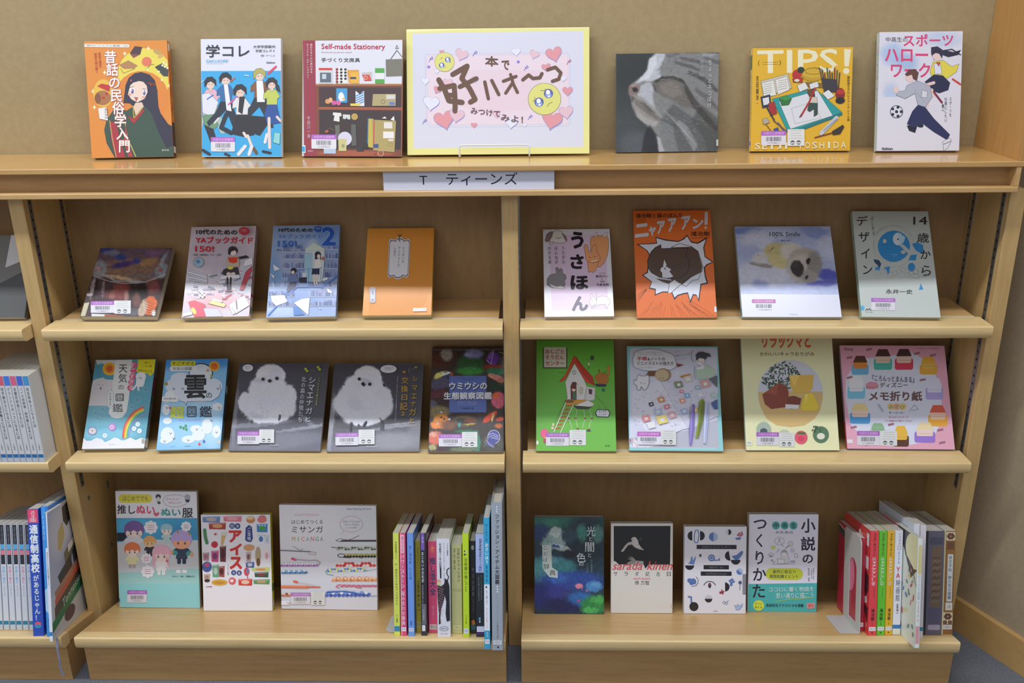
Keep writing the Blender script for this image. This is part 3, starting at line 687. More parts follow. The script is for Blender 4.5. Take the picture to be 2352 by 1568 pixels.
for col, cx, cy, k, rt in ((LP,1290,270,2.9,20),(W_,1680,250,2,-5),(LP,1810,268,2.2,20),(PK,1950,265,3.6,-15),(PK,1150,252,1.1,0),(W_,1028,458,1.8,0),(PK,1112,522,1.8,30),(W_,1066,615,3.6,8),(PK,1160,735,4.6,-12),(LP,1250,705,3.4,10),(LP,1540,700,1.6,0),(W_,1645,755,3,5),(W_,1742,775,1,0),(PK,1375,777,1.4,0),(PK,1940,735,4.6,12),(LP,2042,680,3.2,-8),(PK,2050,528,2.3,0),(W_,2018,440,1.5,0),(PK,1895,360,2,-10),(W_,1112,390,1.1,0),(LP,1190,470,2.2,0),(LP,1385,445,1.6,10),(PK,1245,650,1,0)):
    heart(col, cx, cy, k, rt)
for x_, y_ in ((1390,262),(1075,303),(1755,365),(1785,718),(1020,750),(2060,322)):
    a.L('8a86c8' if x_ not in (2060,) else 'c0708a', 5, [x_-18,y_+18,x_-4,y_-4,x_+4,y_-16,x_+12,y_-6,x_+2,y_+4,x_-10,y_-4])
for x_, y_ in ((1055,358),(1695,322)): a.E('8a86d8', x_, y_, 11, 10)
def sad(cx, cy, R_, e1, e2, m):
    a.E('8a9070', cx, cy, R_*1.03, R_*1.0); a.E('e3df7c', cx, cy, R_, R_*.97)
    for (ex, ey) in (e1, e2):
        a.E('5a64a8', ex, ey, R_*.29, R_*.29); a.E('8fa4dc', ex, ey+R_*.1, R_*.2, R_*.16); a.E('ffffff', ex-R_*.03, ey-R_*.08, R_*.13, R_*.14); a.E('ffffff', ex+R_*.03, ey+R_*.17, R_*.07, R_*.06)
    a.L('7a7040', R_*.035, m)
sad(1885, 588, 116, (1913,548), (1846,610), [1905,642,1918,620,1942,610]); a.L('7a7040', 4, [1855,525,1880,528,1895,515]); a.L('7a7040', 4, [1800,605,1812,598,1815,575])
sad(1168, 324, 69, (1192,308), (1148,348), [1170,360,1180,362]); a.L('7a7040', 3, [1140,305,1155,290]); a.L('7a7040', 3, [1208,330,1214,318])
BR = '6b4a34'
a.L(BR, 38, [1125,450,1165,520,1195,600,1290,612]); a.L(BR, 36, [1130,512,1235,490,1240,600,1238,675]); a.L(BR, 34, [1185,560,1230,560]); a.L(BR, 36, [1225,412,1330,352,1290,440]); a.L(BR, 36, [1290,440,1345,510,1385,590,1350,610]); a.L(BR, 32, [1275,500,1395,440])
a.L(BR, 24, [1455,465,1480,585]); a.L(BR, 24, [1505,455,1555,555])
a.L(BR, 22, [1588,460,1680,425]); a.L(BR, 22, [1640,412,1660,480,1690,540]); a.L(BR, 22, [1655,470,1605,545]); a.L(BR, 24, [1728,450,1770,415,1800,440,1850,435,1865,405]); a.L(BR, 24, [1905,378,1960,360,2000,400,1985,445,1940,460])
a.T('本', BR, 1458, 280, 1553, 352, b=.035, sk=.05); a.T('で', BR, 1575, 310, 1632, 378, b=.03, sk=.05)
a.T('みつけて', '6b4048', 1352, 648, 1565, 695, b=.02, sk=.12); a.T('みよ！', '6b4048', 1570, 695, 1730, 745, b=.02, sk=.12)
a.build(r, {'cover_print': M_PRINT, 'paper_sheet': M_LABEL})
# laminate film over the card (thin glossy border strip)
st = empty('wire_stand', (0, 0, ZT))
tag(st, 'white wire easel holding up the yellow-edged notice', 'stand')
yf = y-.012; xl, xr = -.0962+.004, .0353
m = MB(); m.tube([(xl, y+.075, .0017), (xl, yf-.004, .0017), (xl, yf-.009, .006), (xl, yf-.007, .020), (xl+.004, yf-.0065, .0235), (xr-.004, yf-.0065, .0235), (xr, yf-.007, .020), (xr, yf-.009, .006), (xr, yf-.004, .0017), (xr, y+.075, .0017)], .0015)
m.build('front_hook', plain('white_coated_wire', 'd5dbd8', .35), st, True)
m = MB(); m.tube([(xl+.02, y+.0745, .0017), (xl+.02, y+.062, .09), (xl+.055, y+.06, .115), (xr-.055, y+.06, .115), (xr-.02, y+.062, .09), (xr-.02, y+.0745, .0017)], .0015); m.tube([(xl, y+.0745, .0017), (xr, y+.0745, .0017)], .0015)
m.build('back_loop', plain('white_coated_wire', 'd5dbd8', .35), st, True)

# --- B5 cat portrait
r, a = face_book('B5', 'square dark book with a photograph of a grey tabby cat in profile', '4c5054', 'R', group=GTOP)
a.bg('3c4042'); a.c(1380, 40, 2.42)
a.G(85, 196, 655, 742, '363b3a', [
 ('2b302f', 150, 280, 150, 110, 0, 1.), ('454a4c', 120, 640, 130, 130, 0, 1.), ('565b60', 200, 700, 90, 70, 0, 1.),
 ('868786', [300,196,655,196,655,742,345,742,320,650,250,590,195,540,172,490,168,450,152,410,160,375,192,350,228,325,252,290,262,240], 3),
 ('606364', [400,470,520,560,655,640,655,742,430,742,380,640,330,560], 9), ('4c4e4c', [560,480,655,560,655,742,600,742,560,640,500,560], 8, .8), ('7d8183', [330,560,400,600,430,742,360,742,330,650], 5, .9),
 ('c3c7cd', [300,200,350,200,345,235,318,280,330,330,296,350,262,352,236,350,200,362,180,372,205,345,238,318,256,285,264,240], 3), ('d9dde2', [268,230,300,215,310,250,285,300,262,335,232,345,205,355,232,322,256,290], 3, .9),
 ('bcc0c6', [196,395,262,352,290,380,285,440,300,500,330,545,290,540,240,500,205,450], 4, .9), ('9a9690', [175,425,230,440,300,500,340,545,300,585,240,560,195,520,172,470], 4, .9), ('6e6a66', [180,440,240,465,300,520,330,560,300,560,240,520,190,480], 3, .7), ('b0aeac', [190,505,260,560,320,575,300,600,240,580,200,545], 3, .8),
 ('6b665f', [290,350,340,325,420,328,455,350,500,420,520,500,460,500,390,450,330,430,295,400], 4, .85), ('857f76', [320,370,380,350,430,370,450,420,400,440,340,420], 5, .8),
 ('332f2c', [292,352,330,326,400,322,452,342,470,372,446,358,395,336,335,340,305,362], 2, .95), ('3a3632', [455,345,480,380,520,440,580,520,655,600,655,640,570,560,500,480,460,400], 4, .85), ('3a3632', [286,350,298,380,310,410,300,408,284,376], 3, .8),
 ('4a4643', [430,215,540,235,600,262,540,256,440,235], 2, .7), ('4a4643', [400,240,500,262,570,300,500,285,410,258], 2, .7), ('4a4643', [480,290,580,330,655,400,640,412,560,350,480,310], 3, .8), ('4a4643', [350,210,420,196,440,205,370,225], 2, .5), ('504c48', [560,210,655,240,655,262,570,230], 3, .7), ('5a5653', [520,380,600,430,655,500,655,520,590,460,520,405], 3, .7),
 ('aeb2b6', [430,560,480,600,540,700,520,742,470,660,420,590], 4, .5), ('a9adb4', [560,200,640,200,600,222,560,215], 3, .6),
 ('8a766c', [160,375,192,362,214,380,212,410,190,425,165,425,152,405], 2), ('241f20', [172,388,192,382,204,396,200,412,180,410], 1), ('b39f94', [165,372,190,365,200,374,172,382], 1, .7), ('4a4240', [165,425,185,440,178,470,168,445], 1, .8),
 ('23242e', [240,640,268,590,292,620,312,700,318,742,225,742], 3, .9), ('b9bcc4', [310,650,326,660,352,742,322,742], 2, .9)],
 170, 165, .12, 22, 3, seed=3, grain=.14)
rc = random.Random(8)
for k in range(420):      # short fur strokes following the head
    x, y = rc.uniform(270, 645), rc.uniform(205, 720)
    if x < 300+max(0, (y-560))*.35: continue
    an = math.atan2(y-400, x-180)*.55+rc.uniform(-.25, .25); l = rc.uniform(9, 20)
    a.L(rc.choice(['56524e','a0a09e','8e8f90','6a6866','b0b1b2']), .9, [x, y, x+l*math.cos(an), y+l*math.sin(an)])
for k in range(9):
    y = 470+k*9; a.L('b4b6ba', .9, [240+k*8, y, 330+k*12, y+28+k*3, 420+k*13, y+95+k*8, 470+k*11, y+180+k*8][:8 if k % 2 else 6])
for k in range(5): a.L('2e2a28', 1.8, [215+k*12, 470+k*10, 250+k*12, 478+k*12])
a.V('ちょっとネコぼけ', 'c4c8c8', 586, 232, 612, 500, b=.004); a.V('岩合光昭', 'a4a8a8', 540, 235, 566, 330)
s = spine_art(r, 'B5', 'R'); s.bg('565a60'); s.parts['spine_print'] = s.parts.pop('cover_print'); s.build(r)
a.use('spine_label'); a.R('c9cdd0', 643, 675, 655, 710); a.build(r)

# --- B6 TIPS
r, a = face_book('B6', 'yellow book with big white TIPS! lettering and a drawing board', 'e6b426', 'L', group=GTOP)
a.bg('e9b727'); a.c(1380, 40, 2.42)
a.T('TIPS', 'f3ecc9', 868, 178, 1318, 308, b=.014); a.P('f3ecc9', [1352,180,1390,184,1378,278,1354,276]); a.E('f3ecc9', 1364, 303, 17, 17)
a.R('e9b727', 1300, 272, 1330, 320); a.P('f3ecc9', [985,178,1020,178,1020,195,985,195]) if False else None
a.T('{', BLK, 872, 236, 882, 264); [a.L('6a5a20', 2.2, [900+k*11, y_, 907+k*11, y_]) for k in range(8) for y_ in (246, 257)]; a.T('}', BLK, 992, 236, 1002, 264)
a.V('吉田誠治・', '4a3a18', 862, 318, 878, 490, b=.02); a.V('構図描きそれにドアリサレトル風', '5a4818', 1368, 330, 1384, 580, b=.01)
a.ol = ('4a3c20', 1.3); a.P('28a0a0', [952,450,1190,395,1340,530,1042,640]); a.P('1f7f84', [1340,530,1342,545,1045,655,1042,640])
a.P('e4e6ea', [990,465,1205,408,1290,548,1055,618]); a.L('a0a4a8', 2, [1060,505,1180,470,1225,560,1080,590], True)
a.P('cfc8b4', [888,350,1040,312,1062,392,905,438]); a.P('eceae2', [895,362,960,345,975,430,905,440]); a.P('eceae2', [970,345,1035,325,1050,400,985,428])
for k in range(5): a.L('8a8478', 2, [905,372+k*12,950,362+k*12]); a.L('8a8478', 2, [985,352+k*12,1035,342+k*12])
a.E('c0302c', 1090, 318, 26, 28); a.E('2e3a2c', 1112, 293, 20, 18); a.P('b83a30', [1065,340,1125,335,1120,362,1070,360]); a.E('e8e0c8', 1090, 350, 14, 8)
a.E('caa028', 1180, 320, 62, 36); a.E('d8b030', 1180, 312, 56, 26); a.P('8a6a28', [1130,360,1250,370,1245,395,1140,385]); a.ring('8a6a20', 3, 1185, 300, 50, 18)
for k in range(9): a.L(('5a4030','3a3a40','8a3030','405a50')[k%4], 7, [1240+k*10, 400, 1215+k*14, 285+(k%3)*14])
a.P('3c3a40', [1225,340,1310,350,1320,420,1240,415]); a.E('8a2828', 1330, 430, 26, 34); a.E('2a2a2e', 1330, 465, 26, 18); a.E('c03830', 1332, 418, 22, 14)
a.P('e8e8e4', [1092,378,1135,360,1155,395,1105,415]); a.P('e4e6ea', [1158,372,1205,358,1212,388,1165,400]); a.P('e8ecec', [1232,425,1265,405,1300,440,1262,460])
a.P('2a7a3c', [992,450,1025,432,1062,450,1045,485,1005,488]); a.P('3a9a4a', [992,450,1025,432,1062,450,1028,462])
a.P('2c3454', [888,438,940,425,948,490,898,500]); a.P('e4e4e8', [898,446,934,438,938,478,904,486]); a.P('b02c2c', [930,475,965,465,980,530,942,545]); a.L('303440', 8, [925,500,965,570])
a.P('3a2e2a', [1148,405,1185,395,1190,440,1160,448]); a.E('6a4a34', 1168, 418, 20, 20); a.P('d8ccb8', [1160,440,1200,445,1205,480,1160,475]); a.P('35504a', [1158,475,1205,478,1205,540,1185,552,1185,510,1160,525,1148,515]); a.L('b82c28', 10, [1112,548,1160,468,1190,395]); a.L('1e1e22', 4, [1105,555,1115,540])
a.L('c9ced4', 22, [1225,645,1310,560]); a.L('7a2a20', 6, [1190,668,1240,655,1300,640]); a.P('3c302c', [1285,635,1345,600,1352,612,1330,650,1290,655]); a.L('9aa4ae', 8, [1240,630,1312,568])
a.P('b8b09a', [898,560,925,556,938,580,905,592]); a.L('7a5020', 4, [918,590,945,625]); a.L('4a5a8a', 9, [985,585,1015,620]); a.L('6a5a40', 6, [960,570,1035,632]); a.P('3050a0', [960,618,985,608,990,628,965,630])
a.ol = None; [a.T(ch, 'f3ecc9', 858+i*39.6+(8 if ch == 'I' else 0), 692, 886+i*39.6-(8 if ch == 'I' else 0), 728, b=.012) for i, ch in enumerate('SEIJI YOSHIDA') if ch != ' ']
a.barcode(892, 628, 1030, 706, '11177462-7'); a.notice(1038, 620, 1132, 712)
s = spine_art(r, 'B6', 'L'); s.bg('efd98a'); s.R('5a8a60', 0, 60, 100, 200); s.V('TIPS！吉田誠治', '5a4a20', 25, 250, 75, 700); s.R('dcdce8', 0, 890, 100, 950); s.R('6a5ab0', 15, 900, 85, 940); s.parts['spine_print'] = s.parts.pop('cover_print'); s.build(r)
a.build(r)

# --- B7 sports
r, a = face_book('B7', 'white book with pink title, a running boy and girl and a football', 'e6e2ee', 'L', group=GTOP)
a.bg('e6e4ee'); a.c(1380, 40, 2.42)
a.G(1545, 78, 2008, 440, 'e6e4ee', [('9cc0e8', 1620, 200, 60, 60, 0, 1.0, .7), ('8fb8e4', 1700, 250, 60, 50, 0, 1., .7), ('b4cdec', 1890, 120, 110, 40, 0, 1., .6), ('a8c6ea', 1610, 420, 40, 60, 0, 1., .6)], 50, 40, .02, 6, 14, 5)
PKT = 'e0487c'
a.T('中高生の', '2c2c3a', 1585, 110, 1705, 138, b=.012); a.T('スポーツ', PKT, 1682, 95, 1957, 162, b=.03, sk=-.02); a.T('ハロー', PKT, 1580, 175, 1818, 245, b=.03); a.T('ワーク', PKT, 1612, 252, 1830, 332, b=.03, sk=.0)
a.ol = ('4a4660', 1.6)
a.P('2a2c44', [1835,165,1870,160,1900,180,1960,190,2000,178,1985,205,1930,218,1895,205,1880,225,1850,235,1835,200]); a.L('2a2c44', 7, [1890,185,1950,175,1998,205]); a.E('f0d4cc', 1868, 212, 26, 26); a.P('2a2c44', [1838,210,1845,175,1880,168,1900,195,1895,225,1880,200,1860,195])
a.P('ecdc50', [1845,245,1900,235,1950,270,1990,255,1975,300,1940,325,1905,345,1870,310,1845,340,1828,300]); a.P('e8e8f4', [1850,255,1885,250,1895,310,1855,312]); a.P('d84848', [1862,248,1885,246,1878,270]); a.P('252a4c', [1850,315,1900,320,1940,360,1930,400,1880,418,1830,400,1800,355]); a.L('f0d0c8', 17, [1800,375,1850,360]); a.L('f0d0c8', 15, [1840,400,1815,480,1790,560]); a.L('f0d0c8', 22, [1780,370,1830,400,1842,430]); a.L('d84848', 11, [1955,340,1998,368]); a.L('8a2c44', 12, [1850,412,1895,470]); a.E('22243a', 1765, 590, 30, 16, 30); a.P('1f2236', [1700,600,1760,590,1745,640,1712,628])
# boy
a.E('f0d4cc', 1718, 328, 28, 30); a.P('6a4238', [1690,315,1710,290,1745,285,1765,305,1755,350,1735,340,1728,315,1700,325]); a.P('b9bcc9', [1700,375,1760,350,1830,380,1840,440,1800,500,1760,480,1745,420,1690,450,1640,430,1650,410,1690,405]); a.E('f0d4cc', 1640, 400, 14, 20); a.L('a0a4b4', 3, [1740,400,1800,470]); a.P('e0e0ea', [1785,400,1815,410,1810,445,1780,440])
a.P('27305c', [1760,485,1800,495,1850,560,1940,650,1925,680,1850,635,1790,590,1735,605,1700,590,1730,520]); a.P('e4e4ec', [1900,690,1935,670,1950,680,1930,725,1905,740]); a.L('707488', 4, [1905,705,1945,688])
a.ol = None; a.E('e4e6f0', 1642, 522, 34, 34); a.ring('50546a', 4, 1642, 522, 34)
for ang in range(0, 360, 72): a.E('23263a', 1642+26*math.cos(math.radians(ang)), 522+26*math.sin(math.radians(ang)), 9, 9, n=6)
a.E('23263a', 1642, 522, 10, 10, n=5)
a.V('スポーツを', '50546a', 1935, 438, 1950, 550); a.V('仕事にしたい', '50546a', 1908, 440, 1925, 580); a.V('君へ', BLK, 1893, 478, 1908, 525, b=.01); a.T('Gakken', BLK, 1558, 722, 1620, 736, b=.03)
s = spine_art(r, 'B7', 'L'); s.bg('cfe0d4'); s.V('スポーツハローワーク', 'd86a90', 25, 100, 75, 600, b=.02); s.parts['spine_print'] = s.parts.pop('cover_print'); s.build(r)
a.build(r)
def spine_print(s, r):
    s.parts['spine_print'] = s.parts.pop('cover_print'); s.build(r)
# --- C1 library ceiling painting
r, a = face_book('C1', 'thick dark book with a painted library ceiling, leaning far back on the upper shelf', '6a5a5e', 'L', group=G2)
a.bg('4a3436'); a.c(0, 440, 3.36)
a.G(600, 425, 1350, 985, '4a3438', [
 ('6a5560', 1050, 520, 330, 110, 0, .4), ('8a6a58', 1050, 600, 300, 80, 0, .5), ('a8805a', 1150, 540, 70, 25, -20, .8), ('3a4488', 825, 445, 60, 22, 0, .6), ('3a4a8a', 930, 500, 50, 26, 10, .8), ('4a3a78', 950, 560, 90, 22, -10, .9), ('3a4488', 1060, 535, 30, 20, 0, .8), ('7a5a78', 1180, 480, 60, 30, 0, .9), ('8a90a0', 870, 470, 60, 24, 0, .8, .6),
 ('8e8c90', 775, 590, 55, 70, 20, .4), ('b08a88', 760, 590, 22, 22, 0, .5), ('8a949c', 1255, 610, 60, 50, -30, .4), ('a86a68', 1240, 605, 20, 16, 0, .5), ('5a5ab8', 1180, 640, 16, 14, 0, .4), ('9aa4ac', 1260, 520, 14, 60, 30, .7, .7), ('c8a880', 940, 660, 120, 14, 10, .8), ('b8b8b8', 1010, 690, 130, 8, 3, .6, .8), ('a8a0a0', 850, 655, 70, 7, 28, .6, .8), ('a8a8b0', 1210, 660, 70, 7, -22, .6, .8), ('7a6a64', 1090, 650, 120, 25, 0, .8),
 ('2e2024', 740, 740, 22, 80, 8, .5), ('241a1e', 1010, 760, 60, 60, 0, .8), ('8a4038', 940, 740, 60, 50, 0, .9, .8), ('b0a098', 715, 740, 14, 90, 12, .5, .7), ('9a8a88', 800, 740, 12, 70, 5, .6, .6), ('7a3a34', 900, 800, 80, 40, 0, .9), ('9a6a5c', 870, 800, 20, 40, 0, .8, .6), ('c09080', 980, 800, 16, 40, 0, .9, .5), ('8a4a48', 1180, 730, 50, 50, 0, .8, .8), ('1e1618', 1100, 780, 50, 80, 0, .8), ('8a5a50', 1060, 830, 30, 50, 0, .8, .6), ('c8c0bc', 690, 790, 24, 10, -10, .6, .8), ('3a2a2c', 780, 870, 150, 50, 0, .8), ('5a5a60', 1020, 930, 90, 30, 0, .8), ('d86a30', 1165, 880, 50, 75, 12, .25), ('c0a890', 1110, 900, 30, 70, 15, .5), ('f0ece8', 1190, 935, 14, 22, 0, .5), ('2a2422', 1215, 905, 12, 30, 0, .4)],
 120, 100, .45, 20, 7, seed=11, grain=.25)
a.L('2a1c20', 5, [650,830,720,800,800,780]); a.L('b8b4b8', 4, [720,640,780,665,860,690,960,704,1080,702,1200,672,1280,636])
a.P('dcdcd8', [705,942,800,946,975,960,972,968,705,966]); a.P('b05038', [810,948,975,960,972,970,808,965]); a.P('c9c0a0', [648,858,690,850,655,960,618,962])
for k in range(5): a.L('5a3020', 3, [1120+k*4,840+k*22,1190+k*2,870+k*18])
a.barcode(700, 842, 885, 935, '11138870-2'); a.notice(885, 838, 1015, 942); a.build(r)

# --- C2 / C3 reading guides
def guide(key, label, cov, gap, red):
    r, a = face_book(key, label, cov, 'R', group=G2); return r, a
r, a = guide('C2', 'white and pink reading guide with red title and a girl seated on books', 'd8c4cc', 0, 1)
a.bg('d9cdd6'); a.c(0, 440, 3.36)
a.G(1398, 262, 1980, 975, 'dcd2da', [('c9bcc8', 1700, 480, 250, 150, 0, .9), ('e8b8bc', 1700, 840, 260, 70, 0, .9, .9), ('c8cdd8', 1880, 700, 90, 120, 0, .9, .8), ('e6e2ea', 1500, 700, 90, 90, 0, .9), ('e4a8b0', 1600, 900, 80, 60, 0, .9, .6), ('b0708a', 1900, 310, 50, 40, 0, .9, .6)], 60, 70, .08, 14, 20, 9)
rr = random.Random(5); a.ol = ('7a6a7a', 1.2)
for k in range(46):
    x, y = rr.uniform(1440, 1940), rr.uniform(580, 830); an = rr.uniform(-.6, .5); l = rr.uniform(25, 60); c_ = rr.choice(['eeeaf0','f4f2f6','c9596a','8a90a8','e8e4ea','b8b4c4','f0c8c8'])
    dx, dy = l*math.cos(an), l*math.sin(an); w_ = rr.uniform(8, 15)
    a.P(c_, [x,y,x+dx,y+dy,x+dx-dy*w_/l,y+dy+w_,x-dy*w_/l,y+w_]); a.L('8a7a88', 1.5, [x,y+w_,x+dx,y+dy+w_])
for k in range(5): a.P('eeebf2' if k%2 else 'd8d4e0', [1440+k*6,590+k*20,1600,640+k*14,1600,654+k*14,1440+k*6,606+k*20]); a.L('8a8494', 2, [1440+k*6,606+k*20,1600,654+k*14])
a.E('9fc4dc', 1535, 545, 36, 34); a.ring('b09a88', 3, 1535, 545, 40); a.E('6a8ab0', 1530, 540, 16, 14)
a.E('ece8ee', 1560, 798, 26, 26)
for p_ in ((1560,798),(1545,785),(1575,785),(1550,815),(1575,812)): a.E('3a3438', p_[0], p_[1], 6, 6, n=6)
a.E('2e2830', 1797, 455, 38, 34); a.E('f4e0d8', 1800, 470, 24, 24); a.P('2e2830', [1765,450,1790,425,1830,440,1828,470,1812,452,1785,462,1772,490,1758,478])
a.P('c8b8a0', [1758,500,1838,498,1850,560,1830,610,1770,610,1745,560]); a.P('e8402c', [1760,508,1835,506,1828,545,1800,552,1768,542]); a.P('3a3440', [1750,590,1835,580,1850,640,1740,650,1712,630,1725,600]); a.E('e8d848', 1778, 588, 22, 12); a.E('f0d8cc', 1765, 635, 18, 14); a.E('f0d8cc', 1800, 635, 18, 14)
a.P('f0eef4', [1700,650,1850,640,1850,668,1700,678]); a.P('e8e4ec', [1685,690,1740,680,1740,706,1685,712]); a.L('3a343e', 14, [1755,665,1758,760]); a.L('3a343e', 14, [1782,665,1775,760]); a.L('8a3a40', 9, [1745,768,1790,768])
a.P('2e2a30', [1838,505,1900,490,1925,508,1850,520]); a.P('f0f0f4', [1890,530,1948,505,1950,560,1880,580]); a.P('c84858', [1850,760,1895,620,1950,570,1945,610,1880,760])
a.P('e4566a', [1455,850,1500,838,1580,870,1590,968,1500,968,1470,900]); a.P('d8d8e4', [1570,900,1680,905,1720,968,1590,970]); a.P('ecec98', [1605,862,1640,838,1745,872,1730,895]); a.P('f4f4f6', [1640,820,1720,845,1710,858,1632,836]); a.P('f4f2f6', [1765,880,1820,840,1830,930,1800,955]); a.P('f4f2f6', [1830,835,1890,800,1930,880,1815,950,1835,900]); a.L('9a94a0', 3, [1825,840,1838,935]); a.L('3a3438', 2, [1790,895,1825,945]); a.E('e8e070', 1495, 920, 16, 30, -30); a.P('f4f2f6', [1410,938,1480,925,1485,950,1410,965])
a.ol = None; a.T('10代のための', BLK, 1518, 296, 1830, 336, b=.03); a.E('d8304a', 1882, 305, 40, 28); a.T('中高生', 'f4e0e4', 1858, 290, 1905, 302); a.T('ブックガイド', 'f4e0e4', 1855, 306, 1908, 316)
a.T('YAブックガイド', 'd8283c', 1512, 350, 1952, 402, b=.035); a.T('150!', 'd8283c', 1508, 422, 1652, 466, b=.03); a.T('監修／金原瑞人／ひこ・田中', '3a343c', 1498, 482, 1706, 496, b=.01)
a.build(r); s = spine_art(r, 'C2', 'R'); s.bg('cdbcc6'); s.V('YAブックガイド', 'a86a78', 25, 100, 75, 500, b=.02); s.E('b03048', 50, 760, 40, 20); s.R('2a6a60', 20, 880, 80, 960); spine_print(s, r)
r, a = guide('C3', 'blue reading guide with a large 2 and pupils on a library stair', 'a8b8d8', 0, 0)
a.bg('9db4dc'); a.c(560, 440, 3.564)
a.G(180, 268, 790, 1030, '98b0d8', [('7fa6de', 700, 340, 120, 120, 0, .8), ('c8d8ee', 560, 520, 60, 120, 0, .6), ('7fa8d8', 260, 640, 60, 110, 0, .9), ('a8b4d4', 400, 560, 120, 130, 0, .9), ('6f90cc', 420, 880, 200, 90, 0, 1., .6), ('b4c8ea', 300, 960, 120, 60, 0, .9), ('8a94bc', 680, 700, 90, 200, 0, .9, .6)], 50, 60, .05, 10, 12, 3)
for j in range(7):
    y = 470+j*78
    for (xa, xb) in ((315, 495), (650, 770)) if j < 4 else ((200, 420), (530, 765)):
        a.L('c6d2ea', 5, [xa, y, xb, y+2]); x = xa+3
        while x < xb-6:
            b_ = rr.uniform(6, 13); h_ = rr.uniform(30, 52); a.R(rr.choice(['7080ac','8a98c4','5a6a98','a8b4d8','6a86bc','9aa0c0']), x, y-h_, x+b_-1.5, y-3); x += b_
a.ol = ('4a5a90', 1.1); a.P('d8e4e4', [500,480,570,418,662,478,655,620,640,740,500,740]); a.P('a8d0e4', [495,500,560,505,560,738,492,738]); a.P('d8e6d8', [500,470,572,416,664,470,660,482,505,485])
a.L('4a7cc8', 9, [430,780,640,780,770,700]); a.L('4a7cc8', 12, [430,782,350,850,200,1010]); a.L('5a8ad0', 4, [440,640,440,780]); a.L('5a8ad0', 4, [440,640,640,625]); a.L('5a8ad0', 4, [530,635,530,780]); a.L('5a8ad0', 4, [632,630,632,780])
a.L('4a7cc8', 8, [640,790,765,690])
a.E('28283e', 605, 515, 26, 26); a.P('28283e', [582,510,600,490,630,505,632,560,615,535,600,560,580,565]); a.E('f0dccc', 612, 530, 14, 18); a.P('f0eee8', [580,555,622,550,640,600,615,635,572,630]); a.P('2e3358', [560,630,620,628,618,680,555,678]); a.L('f0dccc', 12, [576,680,578,755]); a.L('f0dccc', 12, [600,680,596,755]); a.E('c87850', 648, 548, 12, 16)
a.E('28283e', 408, 645, 24, 22); a.E('f0dccc', 402, 660, 14, 14); a.P('7888b8', [375,680,425,672,450,730,380,760,355,740]); a.P('343858', [375,740,430,738,420,790,360,825,350,800]); a.P('30344e', [450,705,515,700,515,745,455,745]); a.R('e8e8ee', 480, 665, 512, 700)
for p_ in ([220,850,330,845,358,900,265,935,230,900],[410,910,470,880,540,870,528,1015,440,940],[595,938,640,970,620,965],[680,790,725,820,720,835,690,828],[640,715,680,700,690,720,650,735],[240,590,300,635,250,650],[215,665,255,690,245,712]): a.P('eef2f8', p_)
a.P('4a82c8', [405,940,440,945,500,1010,410,1015])
a.ol = None; a.T('10代のための', BLK, 288, 302, 562, 334, b=.03); a.E('2f66c0', 606, 310, 34, 24); a.T('中高生', 'dce6f6', 588, 298, 626, 308); a.T('YAブックガイド', '2f72d0', 282, 350, 640, 388, b=.035, out=('e8eef8', .03)); a.T('2', '2460c8', 636, 290, 754, 445, b=.045, out=('c8daf4', .02)); a.T('150!', '2f72d0', 280, 404, 432, 452, b=.03); a.T('監修／金原瑞人／ひこ・田中', '3a4468', 272, 472, 496, 485, b=.01)
a.build(r); s = spine_art(r, 'C3', 'R'); s.bg('8fa4cc'); s.V('YAブックガイド２', '3a5aa0', 25, 100, 75, 600, b=.02); spine_print(s, r)

# --- C4 antique bookmarks
r, a = face_book('C4', 'orange lattice-patterned paperback with a white bookmark-shaped title plate', 'c9b02c', 'R', group=G2)
a.bg('eb9b34'); a.c(560, 440, 3.564)
V_, F_ = [], []
for i in range(-30, 62):
    for sg_ in (1, -1):
        x = 960+i*14; p0 = (x, 302) if sg_ > 0 else (x+40, 302); p1 = (x+400*sg_+0, 1012)
        V_.append((p0, p1))
def clipline(p0, p1, x0, x1):
    (ax, ay), (bx, by) = p0, p1; t0, t1 = 0, 1
    for (lo, s_) in ((x0, 1), (x1, -1)):
        fa, fb = s_*(ax-lo), s_*(bx-lo)
        if fa < 0 and fb < 0: return None
        if fa < 0: t0 = max(t0, fa/(fa-fb))
        elif fb < 0: t1 = min(t1, fa/(fa-fb))
    if t0 >= t1: return None
    return (ax+(bx-ax)*t0, ay+(by-ay)*t0, ax+(bx-ax)*t1, ay+(by-ay)*t1)
for p0, p1 in V_:
    q_ = clipline(p0, p1, 1020, 1540)
    if q_: a.L('f2ae52', 2.2, q_)
def plate(cx, cy, w_, h_, k, c0='5a5068', c1='e8e8ec'):
    p_ = [(-w_+k,-h_+k*.9),(-w_*.45,-h_*.86),(-w_*.25,-h_*.97),(0,-h_),(w_*.25,-h_*.97),(w_*.45,-h_*.86),(w_-k,-h_+k*.9),(w_-k*.5,-h_+k*1.6),(w_,-h_+k*2.1),(w_,h_-k*2.1),(w_-k*.5,h_-k*1.6),(w_-k,h_-k*.9),(w_*.45,h_*.86),(w_*.25,h_*.97),(0,h_),(-w_*.25,h_*.97),(-w_*.45,h_*.86),(-w_+k,h_-k*.9),(-w_+k*.5,h_-k*1.6),(-w_,h_-k*2.1),(-w_,-h_+k*2.1),(-w_+k*.5,-h_+k*1.6)]
    sh = .045
    for f, c_ in ((1.0, c1), (.95, c0), (.90, c1)): a.P(c_, np.array([(cx+x*f-(y*f)*sh, cy+y*f) for x, y in p_]).ravel())
plate(1270, 545, 86, 172, 14); a.L('2a2428', 5, [1275,405,1272,372,1268,352]); a.L('2a2428', 5, [1276,372,1290,352]); a.E('7a5a50', 1275, 404, 6, 6)
